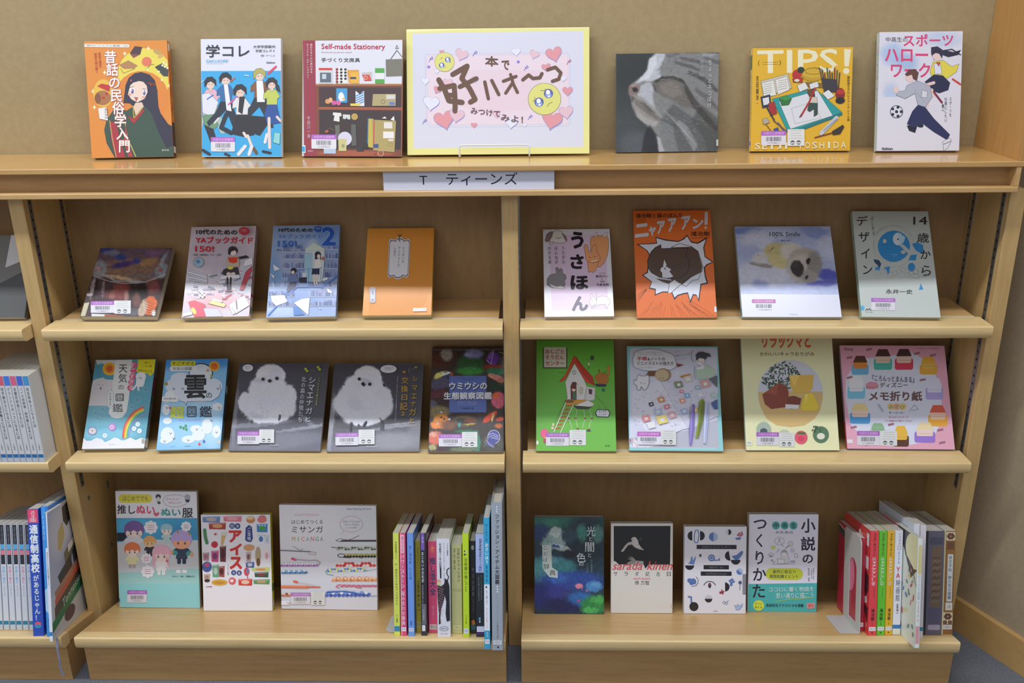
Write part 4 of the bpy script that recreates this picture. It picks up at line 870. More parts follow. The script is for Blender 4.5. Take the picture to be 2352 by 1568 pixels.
a.V('ニッポンの', BLK, 1298, 448, 1318, 585, b=.01, dx=-6); a.V('アンティーク', BLK, 1264, 448, 1284, 618, b=.01, dx=-8); a.V('しおり', BLK, 1228, 448, 1248, 530, b=.01, dx=-2)
a.R('dcdce4', 1030, 782, 1080, 910, 18); a.R('6a5a68', 1034, 788, 1076, 904, 16); a.R('dcdce4', 1038, 793, 1072, 899, 14); a.V('高橋洋二・著', BLK, 1044, 800, 1066, 892, b=.01)
a.R('f0ece8', 1388, 956, 1500, 984, 4); a.T('グラフィック社', '4a3a3a', 1400, 963, 1490, 977, b=.01); a.build(r)
s = spine_art(r, 'C4', 'R'); s.bg('c4a82c'); s.V('ニッポンのアンティークしおり', '4a4020', 30, 60, 70, 600); s.R('d8d8e0', 5, 900, 95, 960); spine_print(s, r)

# --- C5 rabbits
r, a = face_book('C5', 'pale pink and white book with rabbit drawings and bold black brush title', 'e2dde8', 'R', group=G2)
a.bg('e8e6ee'); a.c(1200, 440, 4.356); a.P('e3cbe4', [262,438,832,428,858,1180,295,1188])
OL = '6a5a60'
def blob(col, pts, w_=4, oc=OL): a.P(col, pts); a.L(oc, w_, pts, True)
blob('f0a872', [690,455,740,440,790,445,840,440,860,480,862,560,850,640,820,710,770,760,740,745,690,680,680,560,678,490])
blob('f0a872', [630,640,625,600,612,560,625,530,650,535,665,600,690,600,702,545,722,530,745,545,742,600,775,650,780,680,755,705,700,715,650,700,632,670]); blob('f0a872', [650,700,700,715,760,705,735,790,700,812,690,800,660,808]); a.E('2a2228', 676, 660, 5, 6); a.E('2a2228', 722, 650, 5, 6); a.L('f4dcc0', 12, [690,700,745,688]); blob('f0e4dc', [712,455,735,405,748,410,742,450], 3); blob('f0e4dc', [795,445,835,405,852,420,830,460], 3)
blob('eae4dc', [270,480,290,415,340,385,390,400,425,450,440,500,400,515,330,512,270,500]); blob('8a7a7c', [225,490,240,430,275,400,305,400,295,450,270,490,245,505]); blob('8a7a7c', [395,420,430,440,445,480,440,500,420,470]); a.E('3a3034', 342, 462, 5, 5); a.E('3a3034', 385, 460, 5, 5); a.P('6a4a4a', [352,462,375,462,365,475]); blob('eae4dc', [265,510,310,500,300,525,275,525], 3)
blob('8f8d92', [245,930,248,870,280,830,330,820,342,810,330,770,345,755,365,770,372,800,380,765,400,780,402,815,430,835,440,865,420,890,428,930,410,960,330,965,280,955]); blob('dcd8d4', [265,915,300,930,340,950,390,940,430,965,410,975,330,965,285,950], 3); a.E('2a2428', 425, 835, 4, 5)
blob('f0eef2', [668,1100,690,1070,680,1030,695,1020,708,1060,718,1060,735,1020,745,1030,735,1075,752,1110,740,1130,690,1150,672,1130], 3); blob('f0eef2', [745,1060,800,1045,850,1060,878,1095,870,1130,850,1150,850,1172,835,1165,830,1130,760,1135,700,1172,688,1165,740,1130], 3); a.E('6a5a60', 700, 1090, 3, 4); a.E('6a5a60', 728, 1086, 3, 4)
for ch, (x0, y0, x1, y1), c_ in (('う',(485,402,612,572),'1c1824'),('さ',(478,628,612,776),'1c1824'),('ほ',(480,838,660,982),'1c1824'),('ん',(495,1046,658,1196),'453f58')): a.T(ch, c_, x0, y0, x1, y1, b=.06)
for k, (t_, x) in enumerate((('うさぎの', 385), ('ほんねが', 316), ('わかる本', 248))): a.V(t_, '6a5a78', x, 545, x+36, 728, b=.01, dx=8)
for y in (570, 616, 662): a.E('6a5a78', 430, y, 4, 4, n=6)
a.T('マンガ', '3a343c', 765, 812, 830, 825); a.T('倉田けい', BLK, 732, 836, 858, 862, b=.01); a.T('×', '3a343c', 790, 872, 803, 885); a.T('監修', '3a343c', 780, 895, 820, 910); a.T('今泉忠明', BLK, 738, 920, 862, 948, b=.01); a.build(r)

# --- C6 cat bursting through orange paper
r, a = face_book('C6', 'orange comic book with a brown cat bursting through a torn white hole', 'e0682a', 'R', group=G2)
a.bg('e8722a'); a.c(1200, 440, 4.356)
for k in range(26):
    t_ = k/25; x = 1150+t_*790; 
    if .33 < t_ < .42 or .5 < t_ < .53 : continue
    a.L('4a2a20', 1.8, [x, 1255, 1500+(x-1540)*(.45+.2*((k*7)%5)/5), 1150-40*((k*3)%4)/2])
for k in range(5): a.L('4a2a20', 1.8, [1150, 1080-k*20+30, 1240, 990-k*4])
a.P('1f1a2c', [1140,527,1265,520,1340,515,1330,455,1430,480,1560,496,1612,470,1645,432,1690,500,1750,512,1850,455,1818,560,1830,650,1912,706,1850,735,1825,760,1835,850,1858,920,1790,935,1765,1105,1742,1045,1710,1035,1680,1118,1650,1020,1600,1030,1555,1045,1520,1085,1490,1010,1400,1010,1322,1042,1328,985,1265,970,1290,905,1195,838,1245,808,1268,640,1240,590])
a.P('dfe2ec', [1165,532,1280,528,1348,522,1338,466,1430,492,1560,506,1620,478,1645,448,1688,512,1755,524,1835,478,1808,560,1822,655,1895,706,1840,728,1812,760,1824,855,1842,910,1780,922,1760,1075,1740,1032,1705,1025,1678,1090,1655,1008,1600,1018,1550,1035,1522,1062,1495,1000,1400,1000,1332,1028,1336,975,1275,962,1300,905,1212,838,1255,815,1278,640,1250,590])
a.P('5a463a', [1485,560,1690,552,1755,600,1800,750,1790,800,1700,850,1600,930,1480,880]); a.L('1f1a2c', 5, [1490,558,1570,520,1690,550,1758,600,1806,748,1798,800,1640,880,1490,1012])
a.P('5a463a', [1270,640,1290,600,1330,560,1382,535,1388,572,1520,570,1590,575,1658,570,1635,640,1665,690,1668,760,1640,820,1570,860,1470,872,1370,855,1290,810,1255,760,1252,690]); a.L('1f1a2c', 6, [1270,640,1290,600,1330,560,1384,533,1388,572,1520,568,1658,568,1632,640,1665,690,1668,760,1640,820,1570,862,1470,875,1370,858,1290,812,1255,760,1252,690], True)
a.P('e4e6ee', [1420,682,1438,730,1450,760,1488,780,1470,800,1508,850,1480,862,1440,866,1400,860,1398,815,1378,790,1388,765,1405,750]); a.E('221c26', 1402, 752, 7, 7); a.E('221c26', 1440, 748, 7, 7); a.P('2a2430', [1414,765,1436,764,1426,780]); a.L('2a2430', 3, [1425,780,1432,788,1440,782])
for l_ in ([1470,755,1600,720],[1475,768,1600,765],[1478,780,1570,800],[1300,765,1370,768],[1320,798,1372,790],[1300,740,1368,752]): a.L('1f1a2c', 2.2, l_)
a.P('e4e6ee', [1275,965,1300,890,1340,875,1400,905,1330,960]); a.P('e4e6ee', [1455,1020,1470,920,1520,885,1580,920,1490,1010]); a.L('1f1a2c', 4, [1455,1020,1470,920]); a.L('1f1a2c', 4, [1590,930,1640,950,1700,890,1760,880,1790,800])
a.P('5a463a', [1330,870,1480,890,1560,880,1600,905,1570,920,1520,885,1460,925,1400,905])
for ch, x0, y0, x1, y1 in (('ニ',1125,330,1262,465),('ャ',1262,352,1335,450),('ア',1345,300,1425,430),('ア',1455,272,1540,408),('ア',1588,250,1680,388),('ン',1700,275,1810,378)): a.T(ch, 'd8dae2', x0, y0, x1, y1, b=.06, sk=-.12)
a.P('d8dae2', [1822,210,1838,198,1855,205,1852,330,1830,335,1820,330]); a.E('d8dae2', 1833, 362, 13, 13)
a.T('鴻池剛と猫のぽんた', '3a1c14', 1132, 222, 1605, 268, b=.012, sk=-.015); a.T('鴻池剛', '2a1a18', 1682, 400, 1870, 448, b=.01); a.L('3a2018', 3, [1690,466,1870,462])
for k in range(4): a.L('7a3418', 2, [1135, 282+k*12, 1240-k*6, 280+k*12])
a.use('spine_label'); a.R('e4e4ea', 1918, 1150, 1946, 1208, 6); a.build(r)

# --- C7 seal pup
r, a = face_book('C7', 'square book with a photograph of a white seal pup lying on snow', '8fb0c8', 'L', group=G2)
a.bg('e2e4f2'); a.c(1650, 440, 3.35)
a.G(112, 262, 940, 790, 'b4c0e4', [
 ('7f98d4', 220, 300, 120, 30, 0, .6), ('8fa2d8', 760, 320, 120, 50, 20, .6), ('c8d2ee', 440, 330, 120, 40, 0, .6), ('d4daf0', 300, 380, 120, 80, 0, .9), ('98aadc', 700, 290, 60, 40, 0, .8, .8), ('ccd4ee', 850, 430, 100, 90, 0, .8), ('a8b6e0', 250, 460, 70, 60, 0, .9, .7),
 ('d8dcee', 350, 640, 250, 110, 0, .8), ('98a4dc', 330, 720, 70, 40, 20, .9, .8), ('5a64c4', 850, 640, 110, 45, 12, .6), ('6a74cc', 800, 705, 130, 30, -8, .7), ('b8c2e8', 600, 750, 250, 30, 0, .9),
 ('a09a98', 330, 562, 95, 18, 10, .4), ('d4ccc8', 400, 430, 60, 22, -25, .5), ('cfc48c', 480, 480, 130, 78, 12, .35), ('d8cc98', 470, 540, 90, 50, 20, .5), ('e0dcd4', 320, 510, 60, 40, 0, .6, .8), ('dcd6cc', 580, 470, 110, 70, 20, .5),
 ('b8b0a8', 660, 560, 130, 130, 0, .25), ('cac4bc', 640, 590, 110, 110, 0, .4), ('989490', 740, 560, 60, 100, 0, .6), ('a8a4a0', 700, 650, 70, 50, 0, .5), ('3e3a40', 608, 592, 48, 66, -8, .25), ('4c474c', 600, 560, 26, 22, 0, .6), ('2a2830', 692, 535, 16, 24, 15, .3), ('2a2830', 682, 658, 13, 16, 0, .4), ('d88a88', 306, 486, 9, 5, 0, .6), ('6a6460', 410, 445, 30, 4, -35, .7)],
 125, 85, .13, 16, 12, seed=21, grain=.08)
a.T('100% Smile', '2a2a3a', 396, 310, 632, 345, b=.008); a.T('地球上でいちばんほほえましい', '3a3c54', 428, 350, 625, 358); a.T('福田 幸広', '22243a', 480, 370, 560, 384, b=.01); a.T('小学館文庫', '4a4c6a', 542, 942, 610, 950)
a.barcode(262, 862, 440, 920, '11023464-3', bar='c66aa8') if False else None
a.use('barcode_label'); a.R('c06cae', 258, 830, 442, 860, 4); a.T('大阪市立図書館', 'ecc8e0', 278, 836, 424, 852); 
x = 290
while x < 412: b_ = rr.choice((1.6, 3, 4.5)); a.R('3a3c48', x, 868, x+b_, 898); x += b_+rr.choice((2, 3.5))
a.T('11023464-3', '4a4c58', 308, 906, 408, 917); a.build(r)
s = spine_art(r, 'C7', 'L'); s.bg('c4dcd8'); s.V('100％Smile', '3a5a70', 25, 60, 75, 500); s.R('5ab0c8', 0, 900, 100, 980); spine_print(s, r)

# --- C8 design at fourteen
r, a = face_book('C8', 'grey-green book with large blue circle drawing and widely spaced black vertical titles', 'a8c0b4', 'L', group=G2)
a.bg('c4ccc6'); a.c(1650, 440, 3.35)
a.E('2f8fd0', 1352, 418, 124, 120); a.ring('8a9494', 2, 1352, 418, 158, 160); a.ring('9aa4a4', 2, 1340, 400, 140, 140)
a.E('dce4ea', 1385, 362, 40, 48); a.P('b8dcf0', [1385,315,1440,345,1430,385,1400,410]); a.E('4a3a50', 1384, 364, 7, 6); a.E('c9ceb8', 1282, 378, 14, 16); a.E('c9ceb8', 1425, 462, 18, 14); a.P('c4ccc6', [1395,410,1420,400,1480,455,1500,430,1520,440,1495,470,1540,495,1530,505,1470,480])
a.L('1f5f98', 2, [1260,410,1290,400,1310,420]); a.L('a8d0ec', 2, [1330,480,1380,480,1350,500]); a.P('2f8fd0', [1490,400,1530,388,1575,410,1580,460,1555,470,1520,450]); a.P('2f8fd0', [1480,485,1530,480,1525,500,1520,525,1465,525]); a.E('2f8fd0', 1488, 578, 28, 34); a.P('2f8fd0', [1270,580,1322,572,1320,620,1305,636,1295,600]); a.P('2a4a6a', [1195,515,1240,525,1255,555,1240,590,1225,560,1205,545]); a.P('2f8fd0', [1205,600,1215,575,1250,580,1240,602])
for k in range(14): a.ring('9aa4a6', 1.8, 1200+k*32, 590+((k*37)%50), 22, 18)
for k in range(8): a.L('a0aaac', 1.6, [1200+k*8, 330-k*9, 1190+k*9, 350-k*9]); a.L('a0aaac', 1.6, [1470+k*14, 335+k*10, 1490+k*14, 325+k*10])
a.L('8a9498', 2, [1490,630,1540,630,1545,662,1485,660]); a.P('2f8fd0', [1558,702,1578,748,1545,752]); 
for ch, x0, y0, x1, y1 in (('デ',1065,185,1152,260),('ザ',1080,308,1165,385),('イ',1098,435,1165,512),('ン',1112,565,1185,635)): a.T(ch, '2a2834', x0, y0, x1, y1, b=.008)
for ch, x0, y0, x1, y1 in (('14',1500,195,1605,255),('歳',1528,318,1620,392),('か',1555,448,1632,515),('ら',1565,565,1635,645)): a.T(ch, '2a2834', x0, y0, x1, y1, b=.008)
a.V('はじめる', '6a7076', 1172, 185, 1195, 335, b=.004, dx=14); a.T('永井一史', '3a3a42', 1290, 750, 1495, 785, b=.008); a.L('2a2a34', 4, [1130,920,1140,905,1150,915,1160,902,1168,915,1180,912]); a.T('マイナビ', '2a2a34', 1130, 926, 1185, 937)
a.barcode(1175, 820, 1362, 915, '11132575-4'); a.use('spine_label'); a.R('4fb4e4', 1082, 882, 1118, 915, 3); a.build(r)
s = spine_art(r, 'C8', 'L'); s.bg('a9c4b4'); s.V('１４歳からのデザイン', '5a7064', 25, 100, 75, 700); spine_print(s, r)
# --- D1 weather
r, a = face_book('D1', 'teal weather picture book with a rainbow and smiling sun, leftmost on the middle shelf', '6a8a90', 'R', group=G3)
a.bg('62aabd'); a.c(160, 780, 3.92)
a.G(105, 178, 780, 985, '5fa8bc', [('4f9db4', 400, 300, 300, 120, 0, .9), ('7fbccb', 300, 650, 260, 120, 0, .9, .6), ('86c8dc', 350, 850, 260, 60, 0, .8)], 40, 40, .03, 6, 10, 4)
a.P('dcdcda', [240,180,420,182,420,215,330,222,290,208,255,222]); a.P('dcd8da', [215,360,240,345,270,340,300,332,330,350,395,355,385,420,372,470,350,560,370,585,172,582,190,480,200,420]); a.E('8a8484', 268, 395, 4, 6, n=8); a.E('8a8484', 300, 400, 4, 6, n=8); a.E('6a6060', 282, 428, 7, 12)
for k in range(18):
    t_ = k*20*math.pi/180; a.P('f0c020', [362+52*math.cos(t_-.12), 258+50*math.sin(t_-.12), 362+68*math.cos(t_), 258+64*math.sin(t_), 362+52*math.cos(t_+.12), 258+50*math.sin(t_+.12)])
a.E('f2c420', 362, 258, 60, 56); a.E('f09028', 362, 258, 44, 42); a.E('d86820', 362, 258, 28, 28); a.E('6a3a14', 350, 250, 4, 4, n=6); a.E('6a3a14', 372, 250, 4, 4, n=6); a.L('6a3a14', 3, [352,262,361,270,372,262])
a.P('e8e8e6', [415,182,560,182,545,400,535,520,515,640,480,690,430,698,380,690,352,650,358,620,380,560,385,430]); a.E('e8e8e6', 432, 640, 72, 60)
a.V('天気', '3a3a3c', 440, 212, 525, 385, b=.008, dx=-6); a.T('の', '3a3a3c', 440, 402, 488, 442, b=.008); a.R('3a3a3c', 416, 478, 490, 545, 10); a.R('e8e8e6', 423, 485, 483, 538, 8); a.T('図', '3a3a3c', 428, 488, 480, 536, b=.006); a.T('鑑', '3a3a3c', 388, 568, 482, 642, b=.008)
for k in range(5): a.E('e05a82', 580-k*8, 228+k*50, 28, 27)
a.V('すごすぎる', 'f6dce4', 540, 205, 592, 450, b=.015, dx=-12)
a.P('ecdf24', [612,182,765,182,768,290,740,310,720,330,705,305,620,300,600,280,612,240]); a.T('楽しく', '5a5a10', 672, 200, 720, 218, b=.01); a.T('これ1冊', '5a5a10', 650, 232, 735, 250); a.T('気象がわかる', '5a5a10', 615, 262, 740, 292, sk=.1)
a.E('f0f0f2', 640, 330, 45, 40); a.P('f0f0f2', [600,350,680,350,670,395,660,420,625,420,628,460,612,450,608,410,570,455,560,440,595,400]); a.L('4a4a50', 4, [622,335,632,348,640,345]); a.L('4a4a50', 3, [640,330,645,352])
a.R('c4ccc8', 340, 446, 398, 605, 28); a.R('e8ece8', 346, 452, 392, 600, 23); a.V('荒木健太郎', '4a5050', 356, 468, 380, 588)
for x, y, k in ((615,535,30),(682,445,26),(300,615,26),(255,700,30),(235,650,24),(560,600,22)): a.ring('9cc8d8', 4, x, y, k, k*.8); a.E('6a98ac', x, y, 6, 6)
for p_ in ([475,905,478,850,490,790,520,730,570,670,640,625,715,600,715,615],): pass
for w_, c_, rr_ in ((14,'e05040',0),(12,'f0a040',13),(11,'f0e050',25),(11,'7ac060',36),(10,'5ab0d8',47)):
    pts = []
    for k in range(9):
        t_ = math.radians(180+k*9.5); pts += [720+(242-rr_)*math.cos(t_)*.98, 880+(285-rr_)*math.sin(t_)]
    a.L(c_, w_, [v for v in pts])
a.L('b8a0dc', 6, [538,890,545,810,580,740,640,690,705,660])
a.E('8a88b8', 205, 815, 42, 38); a.E('dcd4d4', 205, 815, 34, 30); a.E('6a6468', 205, 812, 6, 6); a.E('b08ccc', 388, 780, 36, 38); a.E('dcb8e0', 382, 782, 22, 22); a.E('8a6a9a', 382, 784, 4, 5)
for x, y in ((618,758),(585,798),(635,820),(320,860)): a.E('e0ecf2', x, y, 22, 22); a.E('5a6a74', x, y, 4, 4, n=6)
a.P('ecebef', [112,878,150,905,190,905,240,880,290,890,320,920,370,900,400,880,430,882,470,905,500,905,550,880,600,905,650,885,690,895,682,982,106,982]); a.T('KADOKAWA', '4a4a50', 358, 940, 410, 948)
a.use('spine_label'); a.R('a8a898', 655, 895, 684, 940, 5); a.build(r)
s = spine_art(r, 'D1', 'R'); s.bg('6a7c84'); s.V('天気の図鑑', '2a3a40', 25, 100, 75, 500, b=.02); s.R('8a3a5a', 0, 200, 100, 400); s.R('dcdcd8', 0, 880, 100, 980); spine_print(s, r)

# --- D2 clouds
r, a = face_book('D2', 'bright blue cloud picture book with a big cloud speech bubble title', '2a5a80', 'R', group=G3)
a.bg('7fc0ec'); a.c(160, 780, 3.92)
a.G(775, 170, 1425, 992, '86c2ec', [('4a9ce8', 1100, 200, 400, 70, 0, .8), ('a8d4f2', 1080, 600, 340, 60, 0, .9), ('9ccff0', 1050, 850, 300, 120, 0, .9), ('bce0f6', 1290, 780, 90, 200, 0, .9, .7)], 40, 50, .04, 7, 16, 6)
a.E('1a2a3a', 1180, 300, 108, 90); a.E('dfe8f4', 1178, 302, 100, 84); 
for x, y, rx, ry in ((1180,450,182,108),(960,410,95,70),(1290,420,82,75),(1060,480,140,75),(1000,340,90,50)): a.E('dce5f2', x, y, rx, ry)
a.L('2a3444', 4, [905,470,1000,545,1030,550,1050,582,1055,550,1280,548,1340,510,1362,450,1350,400]); a.P('dce5f2', [1000,500,1270,500,1270,545,1052,546,1048,578,1030,546,1000,540])
a.L('2a3444', 4, [1160,213,1210,215,1260,245,1282,300])
a.P('e2dc2c', [912,200,930,188,1130,192,1128,232,915,238]); a.T('すごすぎる', '3a3a20', 925, 198, 1118, 226, b=.015); a.R('eef0f2', 905, 236, 1140, 280, 18); a.T('天気の図鑑', '3a3a40', 930, 244, 1100, 272, b=.01)
for k in range(16):
    t_ = k*22.5*math.pi/180; a.P('f0c828', [1298+40*math.cos(t_-.15), 238+38*math.sin(t_-.15), 1298+54*math.cos(t_), 238+52*math.sin(t_), 1298+40*math.cos(t_+.15), 238+38*math.sin(t_+.15)])
a.E('f0b428', 1298, 238, 44, 42); a.E('e8742c', 1298, 238, 32, 30); a.E('6a3a14', 1288, 230, 4, 4, n=6); a.E('6a3a14', 1308, 230, 4, 4, n=6)
a.T('雲', '26282e', 1030, 312, 1232, 524, b=.035); a.T('の', '26282e', 1226, 472, 1280, 520, b=.01)
a.E('eef2f4', 905, 490, 45, 40); a.E('eef2f4', 875, 525, 48, 32); a.E('eef2f4', 940, 525, 38, 32); a.T('荒木健太郎', '3a4048', 850, 512, 960, 530, b=.008); a.L('4a5a6a', 3, [835,545,960,555])
a.T('超', 'd8e23c', 905, 590, 1030, 698, b=.03, out=('8a9a30', .02)); a.R('2a3444', 1055, 592, 1142, 690, 14); a.R('a8d4ee', 1064, 602, 1133, 680, 8); a.T('図', '2a3444', 1070, 606, 1128, 676, b=.012); a.T('鑑', '2a3444', 1170, 592, 1282, 692, b=.018)
a.T('雲のふしぎなひみつがわかる', 'd08ac0', 985, 710, 1185, 724)
for x, y, rx, ry in ((870,620,34,50),(880,720,40,30),(1330,600,46,36),(880,850,62,72),(1140,800,55,36),(1070,895,62,36),(1240,780,50,70),(1325,830,40,60),(1160,860,60,50),(860,900,50,30)): a.E('e6eef6', x, y, rx, ry)
for x, y in ((870,598),(1270,722),(1138,800),(1060,900),(900,832),(845,905),(1320,832),(1340,605),(1325,432),(930,430),(1010,430),(930,880)): a.E('4a5058', x, y, 4, 5, n=6); a.E('4a5058', x+16, y+2, 4, 5, n=6); a.E('4a5058', x+8, y+10, 5, 5, n=6)
for x, y, c_ in ((1045,770,'3a9a58'),(998,780,'3a9a58'),(1050,802,'3a9a58'),(1025,790,'3a9a58'),(1170,942,'e05050'),(1212,918,'4a6ab8'),(905,605,'d86a8a'),(1240,275,'d8a080'),(1272,325,'c0b060'),(875,390,'60a040')): a.E(c_, x, y, 11, 14)
a.R('60b040', 858, 376, 872, 404); a.R('e86a30', 872, 376, 884, 402); a.P('8fcaee', [900,955,945,940,948,958,900,962]); a.T('KADOKAWA', '3a4048', 1038, 955, 1090, 963); a.use('spine_label'); a.R('c8ccc0', 1338, 905, 1366, 945, 5); a.build(r)
s = spine_art(r, 'D2', 'R'); s.bg('5a7a8c'); s.V('雲の超図鑑', '1a2a34', 25, 200, 75, 700, b=.02); s.R('c8d4d8', 0, 300, 100, 380); spine_print(s, r)

# --- D3 / D4 long-tailed tit
def tit(a, cx, cy, k, eyes, beak, seed, x0, y0, x1, y1, body, branch):
    bl = [('6a6a78', (x0+x1)/2, y1, (x1-x0)*.7, (y1-y0)*.25, 0, .9), ('8a8a96', (x0+x1)/2, y1-(y1-y0)*.1, (x1-x0)*.4, (y1-y0)*.08, -6, .9, .6)] + branch + body
    a.G(x0, y0, x1, y1, '4c4c56', bl, 150, 130, .07, 30, 12*k, seed, .07)
    rz = random.Random(seed); (_, bx, by, brx, bry) = body[0][:5]
    for q in range(260):      # down at the edge and across the breast
        t_ = rz.uniform(0, 6.283); r_ = 1.0 if q < 120 else rz.uniform(.2, .95); x, y = bx+brx*r_*math.cos(t_), by+bry*r_*math.sin(t_)
        l = rz.uniform(8, 18)*k; a.L('eeeef6' if q < 120 else rz.choice(['d4d4e2', 'f2f2f8', 'c6c6d6']), 1.6, [x, y, x+l*math.cos(t_)*.8, y+l*(math.sin(t_)*.6+.45)])
    for (x, y, r_) in eyes: a.E('1c1a22', x, y, r_, r_*1.05); a.E('8a8a96', x-r_*.3, y-r_*.3, r_*.25, r_*.25, n=6)
    a.P('2a2830', beak)
r, a = face_book('D3', 'square grey book with a round white bird and plain white vertical title', '5c5c66', 'L', group=G3)
a.bg('4c4c56'); a.c(160, 780, 3.92)
tit(a, 0, 0, 1, [(1745,357,14),(1870,352,15)], [1785,375,1805,355,1828,372,1806,392], 31, 1425, 205, 2325, 1002,
 [('e6e6f2', 1790, 600, 245, 150, 5, .12), ('ececf6', 1810, 330, 132, 112, 0, .14), ('e6e6f2', 1790, 440, 175, 130, 0, .2), ('e4e4f0', 1580, 560, 62, 90, 0, .25), ('e4e4f0', 1980, 520, 66, 110, 0, .25), ('eaeaf4', 1760, 680, 150, 70, -6, .3), ('e0e0ee', 1780, 560, 120, 90, 0, .7, .6), ('cacada', 1690, 690, 80, 30, 20, .9, .6), ('dadaea', 1850, 300, 60, 50, 0, .8, .6), ('3c3c46', 1640, 735, 14, 22, 0, .4), ('3c3c46', 1895, 700, 14, 26, 0, .4), ('a8a8ba', 1720, 365, 60, 20, 0, .9, .4)],
 [('7c7c88', 1700, 760, 300, 24, -5, .4), ('8c8c9a', 2080, 800, 260, 14, -8, .4), ('9c9ca8', 2150, 740, 80, 20, 40, .7, .5), ('9898a4', 1490, 700, 18, 260, 5, .8, .5), ('7a7a86', 1900, 900, 420, 60, -4, .9, .5)])
a.E('e8e8ee', 1609, 255, 48, 32); a.T('かわいい！', '3a3a44', 1582, 240, 1636, 252, b=.01); a.T('NEW', '6a6a74', 1588, 260, 1630, 267)
for i, x in enumerate((1580,1560,1540)): pass
for ch, x, y, s_ in (('シ',2158,345,58),('マ',2152,415,56),('エ',2142,482,54),('ナ',2138,548,54),('ガ',2130,618,60),('と',2128,700,44)): a.T(ch, 'dcdce6', x, y, x+s_, y+s_*.92, b=.012)
a.V('北の森の仲間たち', 'd4d4de', 2092, 338, 2136, 748, b=.008, dx=-34); a.V('シマエナガと雪の妖精', 'b8ba4c', 2240, 345, 2256, 600, dx=-24, b=.01); a.V('・小原', '8a8a94', 2165, 260, 2182, 300); a.V('・玲', '8a8a94', 2190, 260, 2206, 300)
for x, y in ((2142,290),(2128,272),(2238,258),(2252,278)): a.E('b4c43c', x, y, 13, 11)
a.T('Bunkasha', 'c4c4ce', 1815, 948, 1895, 958); a.barcode(1518, 830, 1716, 945, '11128264-1'); a.notice(1716, 812, 1850, 935); a.build(r)
s = spine_art(r, 'D3', 'L'); s.bg('70707c'); spine_print(s, r)
r, a = face_book('D4', 'square grey book with a round white bird on a branch and golden vertical title', '8a8a94', 'L', group=G3)
a.bg('55555c'); a.c(720, 780, 4.612)
tit(a, 0, 0, 1, [(485,420,16),(596,476,17)], [505,465,530,450,552,480,535,502,508,480], 47, 130, 248, 1165, 1190,
 [('e4e4ee', 525, 690, 315, 200, 5, .12), ('ececf4', 570, 400, 150, 122, 0, .14), ('e6e6f0', 530, 520, 220, 170, 0, .2), ('e4e4ee', 400, 600, 140, 140, 0, .3), ('e2e2ee', 740, 620, 90, 120, 0, .3), ('e8e8f2', 520, 850, 190, 60, 0, .3), ('e0e0ee', 520, 720, 170, 120, 0, .8, .5), ('cacada', 440, 680, 90, 60, 30, .9, .4), ('b4b4c6', 560, 440, 60, 30, 20, .9, .5), ('34343c', 400, 920, 22, 55, 0, .35), ('34343c', 480, 905, 12, 25, 0, .35), ('34343c', 550, 890, 16, 35, 30, .35), ('34343c', 728, 905, 26, 60, 0, .35), ('2e2e36', 745, 480, 10, 18, -30, .4), ('3c3c46', 320, 470, 12, 8, 0, .5)],
 [('45454c', 500, 925, 300, 26, 2, .4), ('9c9ca4', 950, 890, 230, 10, -6, .4), ('8e8e98', 900, 920, 300, 12, -6, .4), ('7e7e88', 650, 955, 200, 10, -3, .6), ('8e8e96', 850, 1080, 260, 90, 0, .9), ('a8a8b0', 190, 900, 26, 300, 5, .8, .7), ('88888e', 1100, 1000, 90, 160, 0, .9, .5)])
a.L('30303a', 8, [705,835,735,880,745,960]); a.L('30303a', 7, [560,870,530,915]); a.L('30303a', 8, [400,880,395,970])
a.E('e8e8ee', 795, 318, 86, 42); a.T('大好評の第二弾', '3a3a44', 752, 302, 842, 315, b=.01); a.T('雪の妖精！', '5a5a64', 762, 322, 830, 332)
GD = 'c8a044'
for ch, x, y, s_ in (('シ',1050,400,52),('マ',1045,495,56),('エ',1040,582,54),('ナ',1032,660,56),('ガ',1015,740,76),('と',1022,840,52)): a.T(ch, GD, x, y, x+s_, y+s_*.95, b=.006)
for ch, x, y, s_ in (('交',935,405,70),('換',930,495,72),('日',935,590,60),('記',918,675,80),('2',930,770,42)): a.T(ch, GD, x, y, x+s_, y+s_*1.0, b=.01)
a.V('かわいい白いモフモフなる雪国からのたより', 'c8c8d0', 884, 400, 902, 875, dx=-22); a.V('小原', 'a8a894', 1005, 310, 1022, 355); a.V('玲', 'a8a894', 1042, 310, 1056, 335)
for x, y, c_ in ((962,352,'c88a34'),(1085,305,'8a9a44')): a.E(c_, x, y, 18, 13)
a.T('Bunkasha', 'd4d4dc', 565, 1130, 678, 1142); a.barcode(238, 990, 480, 1122, '11136870-1'); a.notice(482, 958, 652, 1114); a.build(r)
s = spine_art(r, 'D4', 'L'); s.bg('8c8c98'); spine_print(s, r)

